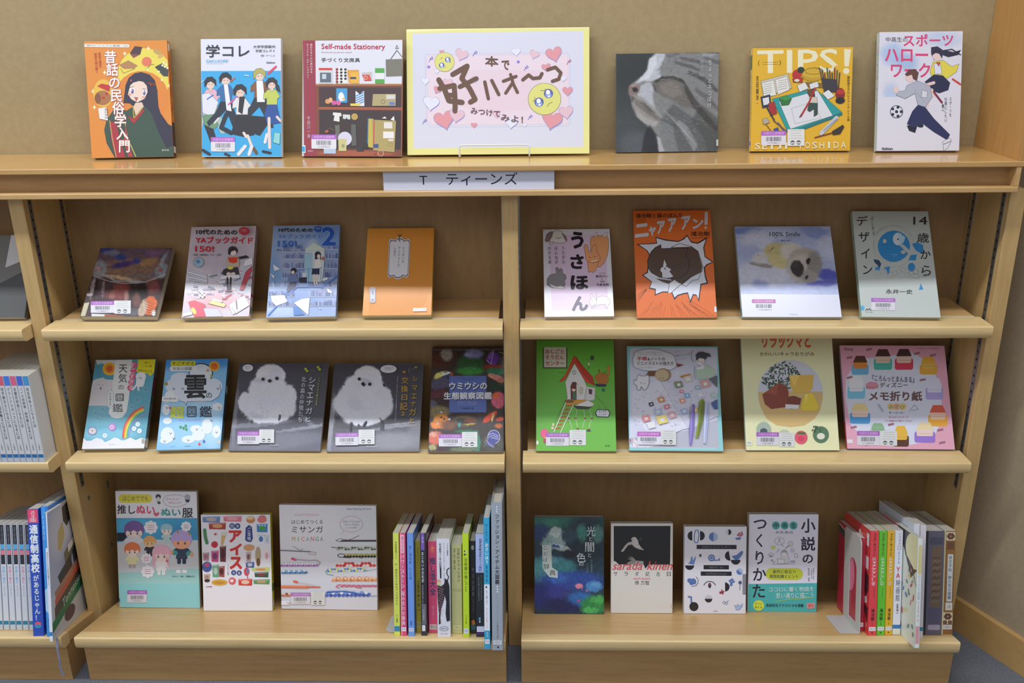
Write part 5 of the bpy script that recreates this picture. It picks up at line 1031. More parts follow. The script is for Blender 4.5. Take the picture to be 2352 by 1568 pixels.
# --- D5 sea slugs
r, a = face_book('D5', 'field guide cover of colourful sea slug photos around a blue title square', '4a4a40', 'L', group=G3)
a.bg('3a3230'); a.c(720, 780, 4.612)
a.G(1215, 75, 2045, 1190, '3a302c', [
 ('4a2e26', 1380, 180, 130, 130, 0, .3), ('a09888', 1410, 160, 60, 60, 0, .7), ('5a2a22', 1300, 220, 60, 60, 0, .8, .8), ('2f5a34', 1660, 270, 140, 120, 0, .3), ('3a8a3c', 1660, 330, 140, 40, 0, .7), ('8a8ab8', 1700, 150, 90, 45, 0, .8), ('9a9ac0', 1640, 160, 40, 20, 0, .8), ('6a3aa0', 1900, 200, 60, 70, 15, .4), ('9a6ac0', 1870, 170, 20, 40, 20, .8, .7), ('8a3a28', 1900, 290, 100, 25, 0, .8), ('2a7a54', 1930, 340, 90, 40, 0, .7), ('b8602c', 1450, 360, 30, 20, 0, .6),
 ('d8d060', 1330, 375, 60, 30, -30, .4), ('f0f0e8', 1400, 360, 50, 14, -20, .5), ('3a4a6a', 1410, 380, 60, 14, -25, .5), ('55506a', 1350, 460, 120, 60, -10, .5), ('d89080', 1930, 400, 85, 30, 20, .4), ('c07060', 1980, 430, 40, 25, 0, .5),
 ('5a2a38', 1330, 590, 110, 70, 0, .5), ('3a2420', 1340, 660, 110, 50, 0, .6), ('5a5a6a', 1260, 680, 50, 40, 0, .7), ('1f3a2c', 1930, 500, 100, 40, 0, .7), ('e06a80', 1960, 640, 75, 85, 0, .35), ('e8703a', 1930, 590, 35, 30, 0, .7),
 ('8a7a50', 1330, 760, 110, 60, 0, .6), ('e08a30', 1350, 860, 85, 75, -20, .35), ('e8883a', 1300, 900, 60, 40, 0, .4), ('7a4a2c', 1430, 900, 80, 50, 0, .8), ('3a2c24', 1620, 780, 130, 30, 0, .7), ('6a5a3c', 1600, 860, 110, 60, 0, .5), ('2a2a1e', 1600, 860, 90, 30, 5, .5), ('c8a830', 1660, 890, 60, 8, -5, .5), ('7a3a1c', 1660, 850, 60, 22, 0, .6), ('3a9a9a', 1545, 900, 14, 30, 0, .5), ('e04a28', 1870, 820, 90, 30, -38, .35), ('e8c070', 1900, 820, 10, 50, 10, .5), ('d84a28', 1980, 840, 50, 18, -8, .4), ('c86a2c', 1960, 910, 40, 25, 0, .6),
 ('d8705a', 1290, 1040, 80, 70, 0, .6), ('e8a08a', 1270, 1000, 40, 30, 0, .8), ('2a6a4a', 1630, 970, 130, 20, 0, .5), ('3a8a6a', 1740, 1100, 30, 100, 0, .7), ('4a4a3c', 1900, 1100, 120, 90, 0, .5), ('8a8474', 1850, 1080, 40, 40, 0, .8, .5), ('d8d090', 1260, 1140, 40, 30, 0, .8, .6), ('6a7a5c', 1600, 1160, 150, 26, 0, .6), ('4a1a24', 1340, 1165, 40, 20, 0, .6)],
 150, 170, .5, 34, 9, seed=77, grain=.2)
for x, y, c_ in ((1355,765,'c8ccdc'),(1440,840,'c8ccdc'),(1320,885,'c0b0c0'),(1355,820,'4a3020'),(1385,838,'4a3020')): a.E(c_, x, y, 12, 11); 
a.L('e8e0f0', 4, [1905,110,1895,190,1880,260,1830,215]); a.L('c8b83c', 6, [1965,135,1990,140,2015,155]); a.L('f0f0e8', 4, [1300,400,1350,340,1400,330,1450,345])
a.E('4a4a98', 1910, 1030, 66, 72); a.ring('d8d8ec', 5, 1912, 1030, 64, 72)
for k in range(3): a.L('d8d8ec', 5, [1855+k*6,1010+k*22,1900,990+k*24,1960,1020+k*18])
a.E('4a4a90', 1880, 1090, 48, 46); a.L('d8d8ec', 4, [1835,1060,1860,1110,1910,1140]); 
for k in range(6): a.E('e0e0f0', 1850+k*12, 1085+k*8, 3, 3, n=6)
a.T('ECOLOGY OF SEA SLUGS & NATURAL SEACHOSES ILLUSTRATED', '8a8a8c', 1270, 98, 2012, 114)
a.R('5c70b4', 1440, 382, 1832, 768); a.T('ネイチャーウォッチング', '262840', 1538, 396, 1745, 410, b=.015); a.T('ガイドブック', '262840', 1588, 416, 1698, 430, b=.015)
a.T('ウミウシの', '2a3050', 1446, 456, 1846, 536, b=.04); a.T('ウミウシの', 'e6e8ec', 1438, 448, 1838, 528, b=.04); a.T('生態観察図鑑', '2a3050', 1388, 562, 1900, 640, b=.03); a.T('生態観察図鑑', 'e6e8ec', 1380, 554, 1892, 632, b=.035)
a.T('生態がわかる行動がわかる！', 'b8c0e0', 1525, 654, 1740, 668); a.T('気になるウミウシの多様な世界へ', 'b8c0e0', 1525, 676, 1740, 690); a.T('今西時昭 著', '262840', 1565, 716, 1698, 736, b=.01)
a.barcode(1328, 1000, 1572, 1130, '11136047-3'); a.notice(1574, 976, 1738, 1138); a.build(r)
s = spine_art(r, 'D5', 'L'); s.bg('8ab0b8'); spine_print(s, r)

# --- D6 green house on stilts
r, a = face_book('D6', 'bright green picture book with a red-roofed house on stilts', '5aa83c', 'L', group=G3)
a.bg('6ab83e'); a.c(1190, 770, 4.612)
a.R('3a4a3a', 262, 130, 522, 352); a.R('d8d6c4', 274, 126, 510, 340)
for i, t_ in enumerate(('おしごと', 'そうだん', 'センター')): a.T(t_, 'b8502c', 290, 148+i*62, 488, 196+i*62, b=.035)
a.L('4a3a30', 3, [390,920,520,650]); a.L('e8e4dc', 9, [380,1020,450,860,530,650]); a.L('5a3a2a', 2, [372,1020,515,660]); a.L('e8e4dc', 8, [450,1030,600,710]); a.L('4a3a30', 2, [457,1030,608,712])
for k in range(8): a.P('b8522c', [398+k*18, 982-k*40, 452+k*20, 975-k*40, 450+k*20, 992-k*40, 395+k*18, 998-k*40])
for p_ in ([625,770,610,880,632,985],[690,760,710,880,680,985],[760,780,778,880,750,985],[540,850,540,880,572,990]): a.L('dcdcd4', 4, p_)
for x, y in ((608,880),(710,880),(780,882),(540,880),(632,990),(748,1000)): a.E('8a4a3c', x, y, 14, 10)
a.E('4a3a3a', 748, 1010, 24, 12)
a.ol = ('3a3030', 1.6); a.P('e4e2de', [500,500,598,300,700,470,725,540,818,555,812,640,800,690,720,700,525,690,515,600]); a.L('5a4a48', 3, [500,500,515,600,525,690,700,700,720,560]); a.P('d9d7d4', [728,545,818,556,812,680,712,700]); 
a.P('d8482c', [590,222,612,225,690,330,790,440,815,530,720,500,660,400,598,285,500,470,440,500,445,475,500,420]); a.P('b83420', [612,225,690,330,790,440,815,530,790,528,700,430,625,290]); a.L('5a2418', 3, [440,500,500,470,598,288,720,500])
a.ring('4a3a3c', 4, 594, 395, 20); a.L('4a3a3c', 3, [594,378,594,412]); a.P('6a3430', [556,540,575,498,610,495,635,530,635,690,560,680]); a.E('f0d8c0', 590, 575, 20, 22); a.P('6a2c20', [565,565,590,545,618,560,612,570]); a.P('3a7a5c', [578,600,612,598,612,680,585,680]); a.P('e8e6dc', [618,520,638,520,635,695,620,695]); a.P('c8ccb0', [650,560,670,545,688,565,685,610,668,632,650,610]); a.R('e8e4d8', 528, 560, 548, 600); a.P('5a3440', [748,570,785,575,782,628,750,620])
a.P('d89a30', [500,690,700,684,740,690,735,730,640,728,520,745]); a.P('e8e4e0', [735,690,800,720,800,745,720,770,600,745]); a.P('3a4038', [585,745,780,760,740,785,620,780]); a.E('8a5a2c', 545, 700, 50, 20)
a.P('b8722c', [808,440,840,410,900,395,945,420,960,480,930,520,850,515,818,470]); a.P('2a3a4a', [815,515,935,520,930,545,830,545]); a.P('c8823a', [945,330,975,325,970,430,950,430]); a.E('8a5a2c', 860, 380, 10, 20); a.E('2a6a5a', 903, 580, 18, 18); a.ring('3a4a3c', 3, 922, 395, 10)
a.L('3a4a38', 3, [820,640,910,735]); a.L('4a5a48', 2, [700,262,800,262]); a.L('3a4a38', 4, [748,300,748,360]); a.R('e8e8e0', 742, 292, 758, 320); a.E('3a5a3c', 785, 240, 20, 26); a.L('3a4a38', 3, [425,400,490,398])
a.P('26405a', [838,785,955,788,978,825,955,870,835,866,815,825]); a.P('e4e6e8', [842,792,950,795,968,826,950,862,842,858,824,825]); a.ol = None; a.T('ヨシタケ', '26282e', 852, 796, 940, 818, b=.02); a.T('シンスケ', '26282e', 852, 832, 940, 852, b=.02); a.L('3a4a38', 2, [855,735,855,785]); a.L('3a4a38', 2, [925,740,925,785])
a.E('e8608a', 280, 1040, 42, 48); a.P('e8a030', [272,1080,300,1078,302,1098,275,1098]); a.P('b84a5a', [268,1098,300,1095,298,1145,270,1140]); a.E('e0d0b0', 372, 950, 12, 18); a.E('e0d0b0', 365, 985, 16, 14)
a.T('東京書', '3a4a2c', 918, 1160, 970, 1178); a.barcode(296, 1036, 540, 1172, '11127993714'); a.notice(546, 1003, 718, 1165)
a.use('spine_label'); a.R('dce4dc', 194, 1120, 216, 1160, 5); a.build(r)

# --- D7 planner illustrations
r, a = face_book('D7', 'aqua-bordered craft book with an open planner and three felt pens', '8ac4cc', 'L', group=G3)
a.bg('8fd0d4'); a.c(1190, 770, 4.612); a.R('d4d8ea', 1184, 136, 2110, 1196, 26)
a.P('b8bac8', [1190,1100,2112,900,2125,1190,1220,1196]); a.P('dcdcea', [1215,420,1700,380,2112,500,2118,850,2000,905,1680,1030,1350,1010,1210,840]); a.P('e2e2f0', [1215,600,1500,470,1810,1000,1680,1030,1360,1015,1212,850]); a.P('d8d8ea', [1500,470,1940,370,2112,560,2112,850,1810,1000]); a.L('a8aac0', 4, [1500,470,1650,740,1812,1000]); a.L('3a3c48', 6, [1680,1032,1750,1000,1810,990]); a.L('6a6c78', 5, [2010,905,2118,855])
a.P('e8e8f2', [1210,1090,1350,1190,1220,1192]); a.L('d86a58', 5, [1205,1090,1265,1190]); a.P('e4e6ee', [1290,1110,1500,1120,1500,1165,1370,1192,1290,1165])
rp = random.Random(9)
for k in range(150):
    x, y = rp.uniform(1225, 1700), rp.uniform(560, 960)
    if y > 1000-(1700-x)*.1 or y < 560+(1480-x)*.25: continue
    a.L('8a90b0', 2, [x, y, x+rp.uniform(8, 22), y+rp.uniform(4, 12)])
for k in range(110):
    x, y = rp.uniform(1560, 2090), rp.uniform(480, 850); a.L('8088ac', 2, [x, y, x+rp.uniform(6, 18), y-rp.uniform(2, 8)])
for x, y, s_, c_ in ((1515,690,44,'d89058'),(1575,765,34,'e47a8a'),(1355,890,50,'e89090'),(1525,900,66,'ecd878'),(1410,960,50,'e8e8ec'),(1700,530,52,'8a9478'),(1980,520,60,'d8a8a0'),(1740,700,36,'e8a078'),(1790,645,34,'7ab0dc'),(1760,810,44,'a8c0e0'),(1730,600,24,'e8788a'),(1630,850,50,'e4b0bc'),(1900,560,30,'9abac8'),(1480,820,46,'b8cce4'),(1870,800,36,'e4c07a'),(1410,740,30,'2a3040'),(1930,640,36,'dce0ee'),(2070,640,34,'9ac4c4'),(1800,470,50,'d8d4c8')):
    p_ = [x-s_,y-s_*.5,x+s_*.6,y-s_*.8,x+s_,y+s_*.4,x-s_*.5,y+s_*.8]; a.P(c_, p_); a.E('e8e8ec', x+s_*.05, y, s_*.35, s_*.3)
a.P('c88a3c', [1715,440,1820,412,1830,425,1725,458]); a.P('7a5038', [1352,440,1380,388,1455,385,1445,440]); a.P('8a3a3c', [1680,305,1755,318,1690,345])
# notes cloud
for x, y, rx, ry in ((1400,210,170,55),(1300,270,85,90),(1540,270,125,85),(1420,320,200,62),(1600,310,75,60)): a.E('8a8ea0', x, y, rx+4, ry+4)
for x, y, rx, ry in ((1400,210,170,55),(1300,270,85,90),(1540,270,125,85),(1420,320,200,62),(1600,310,75,60)): a.E('e6e8f0', x, y, rx, ry)
a.T('かわいくて役立つ書きかたが', '6a6c78', 1262, 182, 1530, 194); a.T('いっぱいまるごと大特集しました', '6a6c78', 1258, 204, 1540, 216)
a.T('手帳', 'c03c50', 1260, 232, 1365, 275, b=.035); a.T('&ノートの', '2a2a34', 1370, 240, 1558, 275, b=.02); a.T('ミニイラストの描き方', '2a2a34', 1260, 285, 1650, 325, b=.015); a.T('こうじょうちょうみん', '5a5c68', 1262, 342, 1418, 358)
a.T('かきかたいろいろ', '8a8c9c', 1655, 180, 1725, 192, sk=-.2); a.T('手帳だけでなく手紙', '8a8c9c', 1670, 215, 1825, 235, sk=-.15); a.T('にもつかえる', '8a8c9c', 1690, 255, 1785, 268, sk=-.15)
a.E('9a8064', 1535, 425, 84, 68); a.E('ceb896', 1525, 428, 74, 60); a.E('3a3030', 1500, 465, 5, 5, n=6); a.E('3a3030', 1540, 462, 5, 5, n=6); a.E('3a3030', 1520, 466, 4, 4, n=6)
def wcat():
    p_ = [1262,450,1280,425,1300,440,1350,440,1378,425,1388,460,1385,520,1370,560,1345,590,1325,590,1318,560,1300,555,1290,590,1262,590,1258,540,1230,530,1225,480,1250,490]
    a.P('e8e8ee', p_); a.L('5a5a64', 4, p_, True)
wcat(); a.E('2a2a34', 1302, 514, 5, 5, n=6); a.E('2a2a34', 1338, 520, 5, 5, n=6)
a.E('4a4c5a', 1945, 225, 62, 46); a.P('4a4c5a', [1985,190,2030,200,2045,235,2000,230,1990,260]); a.E('ece4e4', 1930, 275, 44, 48); a.P('4a4c5a', [1885,260,1895,225,1960,215,1985,260,1950,250,1920,248,1895,275]); a.E('3a3a44', 1908, 280, 5, 6, n=6); a.E('3a3a44', 1945, 290, 5, 6, n=6)
a.P('b8d0bc', [1890,350,1960,325,2010,320,2060,360,2095,410,2060,450,1980,470,1900,470,1880,420]); a.P('eaeaf0', [1880,350,1930,340,1950,310,1975,330,1960,365,1900,370]); a.P('6a6c78', [2020,470,2108,430,2108,560]); a.L('6a6c78', 4, [1860,165,1838,190,1838,260,1860,290]); a.L('4a5a58', 3, [1870,330,1862,430,1885,480])
# pens
a.P('7a68b8', [1840,740,1858,732,1870,745,1872,800,1862,1000,1832,1170,1815,1165,1808,1000]); a.P('9a8ad0', [1838,760,1850,750,1842,1000,1825,1150,1815,1140,1818,1000]); a.L('2a2a34', 4, [1822,760,1812,880]); a.P('8a9830', [1905,900,1912,720,1935,682,1962,680,1975,710,1960,900,1905,1088,1875,1090]); a.L('3a4a14', 5, [1925,740,1905,800]); a.P('6a7a20', [1945,700,1975,710,1960,900,1905,1088,1895,1085]); a.P('c8d0ec', [1985,720,2010,700,2018,730,2010,900,1985,1150,1958,1140,1965,900]); a.P('a8b4dc', [2000,720,2015,720,2008,900,1980,1150,1970,1148]); a.P('4a62a0', [2040,720,2108,680,2112,790,2070,785]); a.E('b8d4d0', 2075, 640, 35, 28)
a.use('barcode_label'); a.R('dcdce6', 1262, 1076, 1510, 1165, 3); a.R('c068bc', 1262, 1030, 1504, 1080, 4); a.T('大阪市立図書館', 'e8c4e8', 1280, 1042, 1490, 1064)
x = 1298
while x < 1462: b_ = rp.choice((2, 4, 6)); a.R('34343e', x, 1090, x+b_, 1130); x += b_+rp.choice((3, 5))
a.T('11127334-9', '3a3c48', 1315, 1136, 1448, 1152); a.notice(1510, 1010, 1672, 1166); a.use('spine_label'); a.R('e4e4ec', 1178, 1098, 1198, 1146, 4); a.R('b04a80', 1180, 1104, 1194, 1140, 3); a.build(r)

# --- D8 origami of animals (mascots left out, plain folded paper instead)
r, a = face_book('D8', 'pale yellow origami book with a round photo of leaves on a wooden table', 'd8e4d0', 'L', group=G3)
a.bg('e8e8b8'); a.c(1660, 770, 3.4)
a.T('リラックマと', 'e0603c', 308, -10, 690, 102, b=.05); a.T('かわいいキャラおりがみ', '4a4434', 292, 130, 718, 163, b=.015)
a.E('cfd2e0', 530, 455, 256, 264); a.P('d8b878', [278,445,400,440,560,435,782,440,780,500,760,590,720,650,640,705,530,719,420,705,340,650,295,560,280,500])
rq = random.Random(3)
for k in range(230):
    an = rq.uniform(0, 6.28); rd = rq.uniform(0, 1)**.5; x, y = 450+155*rd*math.cos(an), 320+120*rd*math.sin(an)
    if (x-530)**2+(y-455)**2 > 250**2 or y > 438: continue
    a.E(rq.choice(['2a4a34','3a5a3c','1e3828','4a6a48','5a7a58']), x, y, rq.uniform(6, 13), rq.uniform(4, 8), rq.uniform(0, 180), n=7)
for p_, c_ in (([310,465,330,450,440,370,500,400,515,440,510,560,380,578,330,540],'8a3c24'),([515,480,560,475,615,495,600,560,540,578,490,570],'7a3420'),([520,315,710,310,700,420,660,450,560,450,530,400],'e0b84c'),([640,460,700,452,735,520,750,560,730,590,620,590,610,560],'ecd038')): a.P(c_, p_)
a.P('a04c30', [330,450,440,370,420,470]); a.P('f0cc68', [520,315,600,312,560,400]); a.P('f4e060', [640,460,668,456,650,540]); a.P('e4e4e8', [490,540,600,545,590,575,490,575])
for x, y, k, c_, c2 in ((320,740,58,'a8b8a8','4a5a60'),(612,798,50,'e05a70','d84060'),(765,775,62,'5a7a5c','e4e4d0'),(480,790,50,'c0c8b0','9aa890')): a.E(c_, x, y, k, k*1.05); a.E(c2, x, y+k*.2, k*.5, k*.4)
for k in range(16): a.E('3a5a3c', 715+rq.uniform(-15, 50), 735+rq.uniform(-25, 20), 9, 6, rq.uniform(0, 180), n=7)
a.P('3a7a34', [590,755,650,760,640,775,580,772]); a.barcode(262, 760, 438, 862, '11021434-9'); a.notice(440, 762, 562, 872); a.use('spine_label'); a.R('e4e8dc', 184, 828, 230, 864, 4); a.T('792', '3a4a3c', 192, 838, 222, 854); a.build(r)
s = spine_art(r, 'D8', 'L'); s.bg('c8dcd0'); spine_print(s, r)

# --- D9 memo origami (characters left out, plain coloured paper shapes)
r, a = face_book('D9', 'large pink origami book ringed with small coloured folded-paper shapes', 'c088a4', 'L', group=G3)
a.bg('e4a8bc'); a.c(1660, 770, 3.4)
a.P('d8dcec', [1120,180,1500,140,1640,240,1700,420,1720,640,1640,820,1400,870,1150,860,1000,700,960,500,960,330,1050,220])
for x, y, w_, h_, c1, c2, c3 in ((1075,235,68,75,'5a3428','e08a34','6ab0d8'),(1255,190,72,82,'4a2c30','e8c8b8','4ab8a8'),(1420,190,72,82,'4a2c30','e8c8b8','d83c5c'),(1610,240,68,70,'e8b040','e8b848','e0a838'),(1045,410,70,90,'e4e8ee','e4e8ee','7ac4e0'),(1655,420,68,85,'dcdcf0','dcdcf0','b0a4dc'),(1075,615,80,80,'e8d490','f0d0c0','4a9cd8'),(1680,630,74,82,'d85a40','f0c8b0','e8a838'),(1215,735,62,45,'90b890','90b890','b8d0b0'),(1395,790,62,80,'e8b840','e8b840','5a3424'),(1580,760,80,78,'ecd8a8','f0d4cc','9a78d0')):
    a.R(c3, x-w_, y-h_*.1, x+w_, y+h_, 18); a.R(c2, x-w_*.8, y-h_*.6, x+w_*.8, y+h_*.35, 16); a.P(c1, [x-w_*.85,y-h_*.3,x-w_*.5,y-h_,x+w_*.5,y-h_,x+w_*.85,y-h_*.3]); a.L('8a6a78', 1.5, [x-w_*.8,y+h_*.1,x+w_*.8,y+h_*.1])
for x, y in ((990,172),(1145,108),(1520,143),(1645,158),(990,330),(1565,350),(1025,722),(1318,698),(1698,738),(1713,835),(1140,855)):
    a.P('a06a78', [x-24,y-2,x+22,y-12,x+24,y+4,x-22,y+14])
a.T('Disney', '4a3a5a', 948, 92, 1020, 122, b=.01, sk=.05)
a.T('『ころんっとまんまる』', '6a5a7a', 1170, 310, 1500, 360, b=.03, sk=.05); a.T('ディズニー', '3a2c34', 1230, 372, 1450, 412, b=.02); a.P('d890a0', [1118,385,1150,365,1210,372,1222,405,1180,425,1125,420]); a.T('ちょこっと', '4a2c34', 1122, 400, 1220, 420, b=.01)
a.T('メモ折り紙', '6a4a50', 1145, 440, 1562, 518, b=.05, out=('f0f0f4', .03))
for i, (x, c_) in enumerate(((1318,'ecc86a'),(1362,'f0a878'),(1410,'e8c860'))): a.E(c_, x, 560, 27, 26)
a.T('あそび', '6a9a8a', 1300, 546, 1428, 578, b=.02); a.T('著・いしばし なおこ', '3a3440', 1305, 600, 1422, 614, b=.01); a.T('全てのキャラクターで', 'c04a78', 1300, 636, 1450, 650, b=.008); a.T('やり方動画付きで届けてくれるよ！', 'c04a78', 1272, 664, 1482, 678, b=.008)
a.P('a8b8c8', [1210,545,1225,540,1262,595,1250,605]); a.L('9aa4b0', 4, [1460,600,1500,545,1530,580,1480,590]); a.T('日本おりがみ協会', 'b06a8a', 1525, 102, 1690, 112)
a.barcode(1052, 752, 1228, 862, '11118620-8'); a.notice(1232, 750, 1365, 864); a.use('spine_label'); a.R('e4e4e4', 972, 818, 1018, 848, 4); a.build(r)
s = spine_art(r, 'D9', 'L'); s.bg('b8bcd4'); s.R('d84a44', 0, 740, 100, 1000); spine_print(s, r)
# --- E1 plush doll clothes
r, a = face_book('E1', 'large teal craft book with small plush dolls, leftmost on the bottom shelf', 'c8c8c0', 'R', group=G4)
a.bg('8ecfd2'); a.c(160, 1090, 3.178)
a.P('ecebf2', [328,118,932,124,936,330,338,322]); a.G(336, 322, 948, 560, '3fa0cc', [('4fb0d8', 500, 380, 200, 60, 0, .9), ('3a90bc', 800, 450, 150, 80, 0, .9)], 20, 12); a.P('c9ccd2', [345,500,600,480,945,485,948,720,355,725]); a.P('9fcfcb', [356,722,948,690,952,800,360,800])
a.R('e3da4c', 356, 146, 602, 210, 30); a.T('はじめてでも', '8a8420', 386, 160, 572, 196, b=.02); a.L('9a8a8c', 3, [745,150,700,160,680,190,700,225,745,240,800,238,850,220,862,190,840,162,790,150], True); a.T('かんたん！', 'b86a7a', 705, 172, 805, 190, b=.01); a.T('かわいい♡', 'b86a7a', 722, 200, 815, 218, b=.01)
a.E('3a3c40', 646, 165, 20, 20); a.E('e8dcd4', 646, 178, 12, 14); a.R('b8c4c8', 634, 190, 660, 205); a.E('4a4c50', 652, 210, 12, 10); a.E('b0b4bc', 862, 168, 22, 22); a.P('3a3c44', [842,185,882,185,870,208,852,205])
a.T('推し', '2e2c30', 344, 224, 478, 292, b=.025, sk=.02); a.T('ぬい', 'd8486c', 486, 226, 622, 288, b=.035, sk=.04); a.P('e05a7a', [632,312,612,295,612,282,622,278,632,288,644,278,655,284,652,296]); a.T('ぬい', '2f9a92', 668, 250, 812, 304, b=.035, sk=.02); a.T('服', '2e2c30', 822, 248, 902, 320, b=.025)
def plush(cx, cy, k, hair, body, skin='f0dcd0', leg=None, hy=0):
    leg = leg or body
    a.R(leg, cx-26*k, cy+88*k, cx-4*k, cy+135*k, 9*k); a.R(leg, cx+4*k, cy+88*k, cx+26*k, cy+135*k, 9*k)
    a.P(body, [cx-28*k,cy+42*k,cx+28*k,cy+42*k,cx+34*k,cy+105*k,cx-34*k,cy+105*k]); a.E(body, cx-38*k, cy+62*k, 12*k, 22*k, 30); a.E(body, cx+38*k, cy+62*k, 12*k, 22*k, -30)
    a.E(hair, cx, cy-10*k, 62*k, 56*k); a.E(skin, cx, cy+12*k, 50*k, 36*k); a.P(hair, [cx-60*k,cy+10*k,cx-56*k,cy-40*k,cx,cy-62*k,cx+56*k,cy-40*k,cx+60*k,cy+10*k,cx+40*k,cy-6*k,cx+20*k,cy+6*k,cx-2*k,cy-8*k,cx-22*k,cy+6*k,cx-40*k,cy-4*k])
    a.E('5a5060', cx-20*k, cy+14*k, 6*k, 8*k, n=8); a.E('5a5060', cx+20*k, cy+14*k, 6*k, 8*k, n=8); a.E('e89a98', cx-34*k, cy+26*k, 7*k, 4*k, n=8); a.E('e89a98', cx+34*k, cy+26*k, 7*k, 4*k, n=8)
a.P('23283a', [345,430,410,430,420,490,345,490]); plush(470, 420, 1.2, '7a5a9c', 'e6e2e0'); a.R('c9ccd2', 390, 488, 560, 520); a.E('d9d8dc', 470, 485, 70, 26)
plush(708, 410, .72, '9cc4d0', 'b8d0cc'); plush(585, 500, .75, 'e0a868', '2c2e36', 'e8c088'); plush(458, 560, .95, 'e07a48', 'e4dfae', leg='b0a49c'); plush(818, 490, 1.25, 'b9a2d8', '2f3c58', 'f0a878', leg='23304a'); a.E('3a9c96', 770, 575, 22, 16, 30); a.E('3a9c96', 870, 580, 22, 16, -30); a.E('e8a070', 742, 572, 16, 14); a.E('e8a070', 892, 590, 14, 16); a.R('ecebee', 776, 700, 812, 724, 10); a.R('ecebee', 822, 700, 858, 724, 10); a.P('c08a40', [778,425,795,412,800,440]); a.P('c08a40', [862,430,885,428,880,455])
plush(670, 590, 1.1, 'eab0c4', 'eceaea'); a.P('eab0c4', [612,590,606,680,628,670,630,600]); a.P('eab0c4', [712,590,706,600,712,665,730,680]); a.E('e0607c', 712, 636, 10, 10)
for x, y, k in ((593,390,48),(852,383,36),(562,618,38),(572,712,46)):
    for t_ in range(8): a.E('ecebf0', x+k*.75*math.cos(t_*.785), y+k*.72*math.sin(t_*.785), k*.34, k*.34, n=10)
    a.E('ecebf0', x, y, k*.9, k*.85); 
    for j in range(3): a.L('d0687c' if j < 2 else '9a5a6a', 3.4, [x-k*.45, y-k*.3+j*k*.3, x+k*.45, y-k*.28+j*k*.3])
a.T('日本ホビー・編集', '3a5a60', 750, 742, 830, 753, b=.01); a.T('平栗あずさ', '2a4a50', 846, 742, 912, 754, b=.02)
a.barcode(424, 846, 566, 935, '11142240-1'); a.use('spine_label'); a.R('4a5aa8', 360, 905, 372, 932, 3); a.build(r)

# --- E2 ice
r, a = face_book('E2', 'white paperback crowded with ice lollies around a big red vertical title', 'd8dc4c', 'R', group=G4)
a.bg('ebe8ee'); a.c(160, 1090, 3.178)
RD = 'd03432'
for ch, x0, y0, x1, y1 in (('ア',1160,408,1258,498),('イ',1168,505,1258,592),('ス',1168,602,1260,694)): a.T(ch, RD, x0, y0, x1, y1, b=.07)
a.E('3a4a8a', 1186, 376, 21, 21); a.E('3a4a8a', 1226, 377, 21, 21); a.T('日', 'ececf2', 1176, 366, 1196, 388, b=.01); a.T('本', 'ececf2', 1216, 366, 1236, 388, b=.01)
a.E('3a4a8a', 1198, 718, 19, 19); a.E('3a4a8a', 1238, 720, 19, 19); a.T('大', 'ececf2', 1188, 708, 1208, 728, b=.01); a.T('全', 'ececf2', 1228, 710, 1248, 730, b=.01)
a.P('2e3c86', [1285,390,1310,368,1332,385,1338,470,1325,495,1298,492,1282,480]); a.V('ご当地', 'ececf4', 1296, 385, 1324, 485, b=.01); a.V('アイスマン福留', '6a6a78', 1150, 660, 1164, 735)
for (x0, y0, x1, y1, c1, c2) in ((968,305,1098,352,'6a88b8','c0b0a8'),(1122,302,1256,345,'e07890','e8a8a8'),(1015,352,1140,402,'a83c34','e0a068'),(1366,360,1446,424,'3a86c0','4aa04c'),(972,570,1018,632,'b08a94','a86a78'),(1034,556,1088,640,'c84a80','7a3a6a'),(1096,522,1142,640,'6a2c30','4a2028'),(1042,660,1090,752,'6aa880','b8ccc0'),(1088,668,1132,750,'a04848','4a2020'),(1286,640,1348,682,'3a5aa0','c8ccd8'),(1330,678,1460,708,'c8d870','e08858'),(1350,712,1452,752,'2a5c44','8a3a3c'),(1232,762,1334,812,'d84438','f0c8b0'),(1342,765,1460,802,'5a9a50','c89878'),(980,725,1026,770,'c8a898','a88878'),(992,815,1040,824,'c83430','c83430'),(1372,435,1424,510,'e8ecf4','4a78c0'),(1288,565,1325,640,'c8a8a8','7a5a60'),(1430,440,1455,510,'d0dcea','a8c0dc'),(1420,550,1460,640,'f0e4e8','e0a8b0')):
    a.P(c1, [x0,y0+4,x1,y0,x1-2,y1,x0+3,y1-3]); a.E(c2, (x0+x1)/2, (y0+y1)/2, (x1-x0)*.3, (y1-y0)*.28); a.L('e8e8ec', 2, [x0+6,y0+10,x1-8,y0+7])
a.T('モナカ', 'f4f0ea', 1380, 365, 1436, 380, b=.02); a.L('4a8a58', 24, [985,405,990,455,1002,500]); a.E('c82c38', 1058, 512, 24, 24); a.E('e8e8e8', 1062, 440, 20, 18); a.E('c04050', 1064, 436, 10, 8)
a.P('d8b070', [1110,425,1145,430,1118,520,1104,515]); a.E('e0d8c8', 1128, 432, 22, 14); a.E('d8a070', 1310, 535, 40, 24); a.E('c88850', 1322, 330, 32, 26); a.E('e8c890', 1318, 318, 28, 12)
a.E('b8a480', 1376, 590, 20, 62); a.E('7a5030', 1378, 640, 14, 30); a.E('4a5a98', 1003, 675, 36, 38); a.E('c05070', 1003, 660, 18, 14); a.E('e0a83c', 1095, 788, 58, 22); a.E('c89030', 1095, 790, 40, 10); a.E('e46060', 1188, 778, 26, 26); a.E('f4e0e0', 1185, 776, 14, 12); a.E('d84c60', 1293, 710, 20, 30); a.E('4a90c0', 1300, 705, 8, 16); a.L('b04a58', 5, [1296,735,1302,760]); a.E('c87060', 1408, 318, 28, 20)
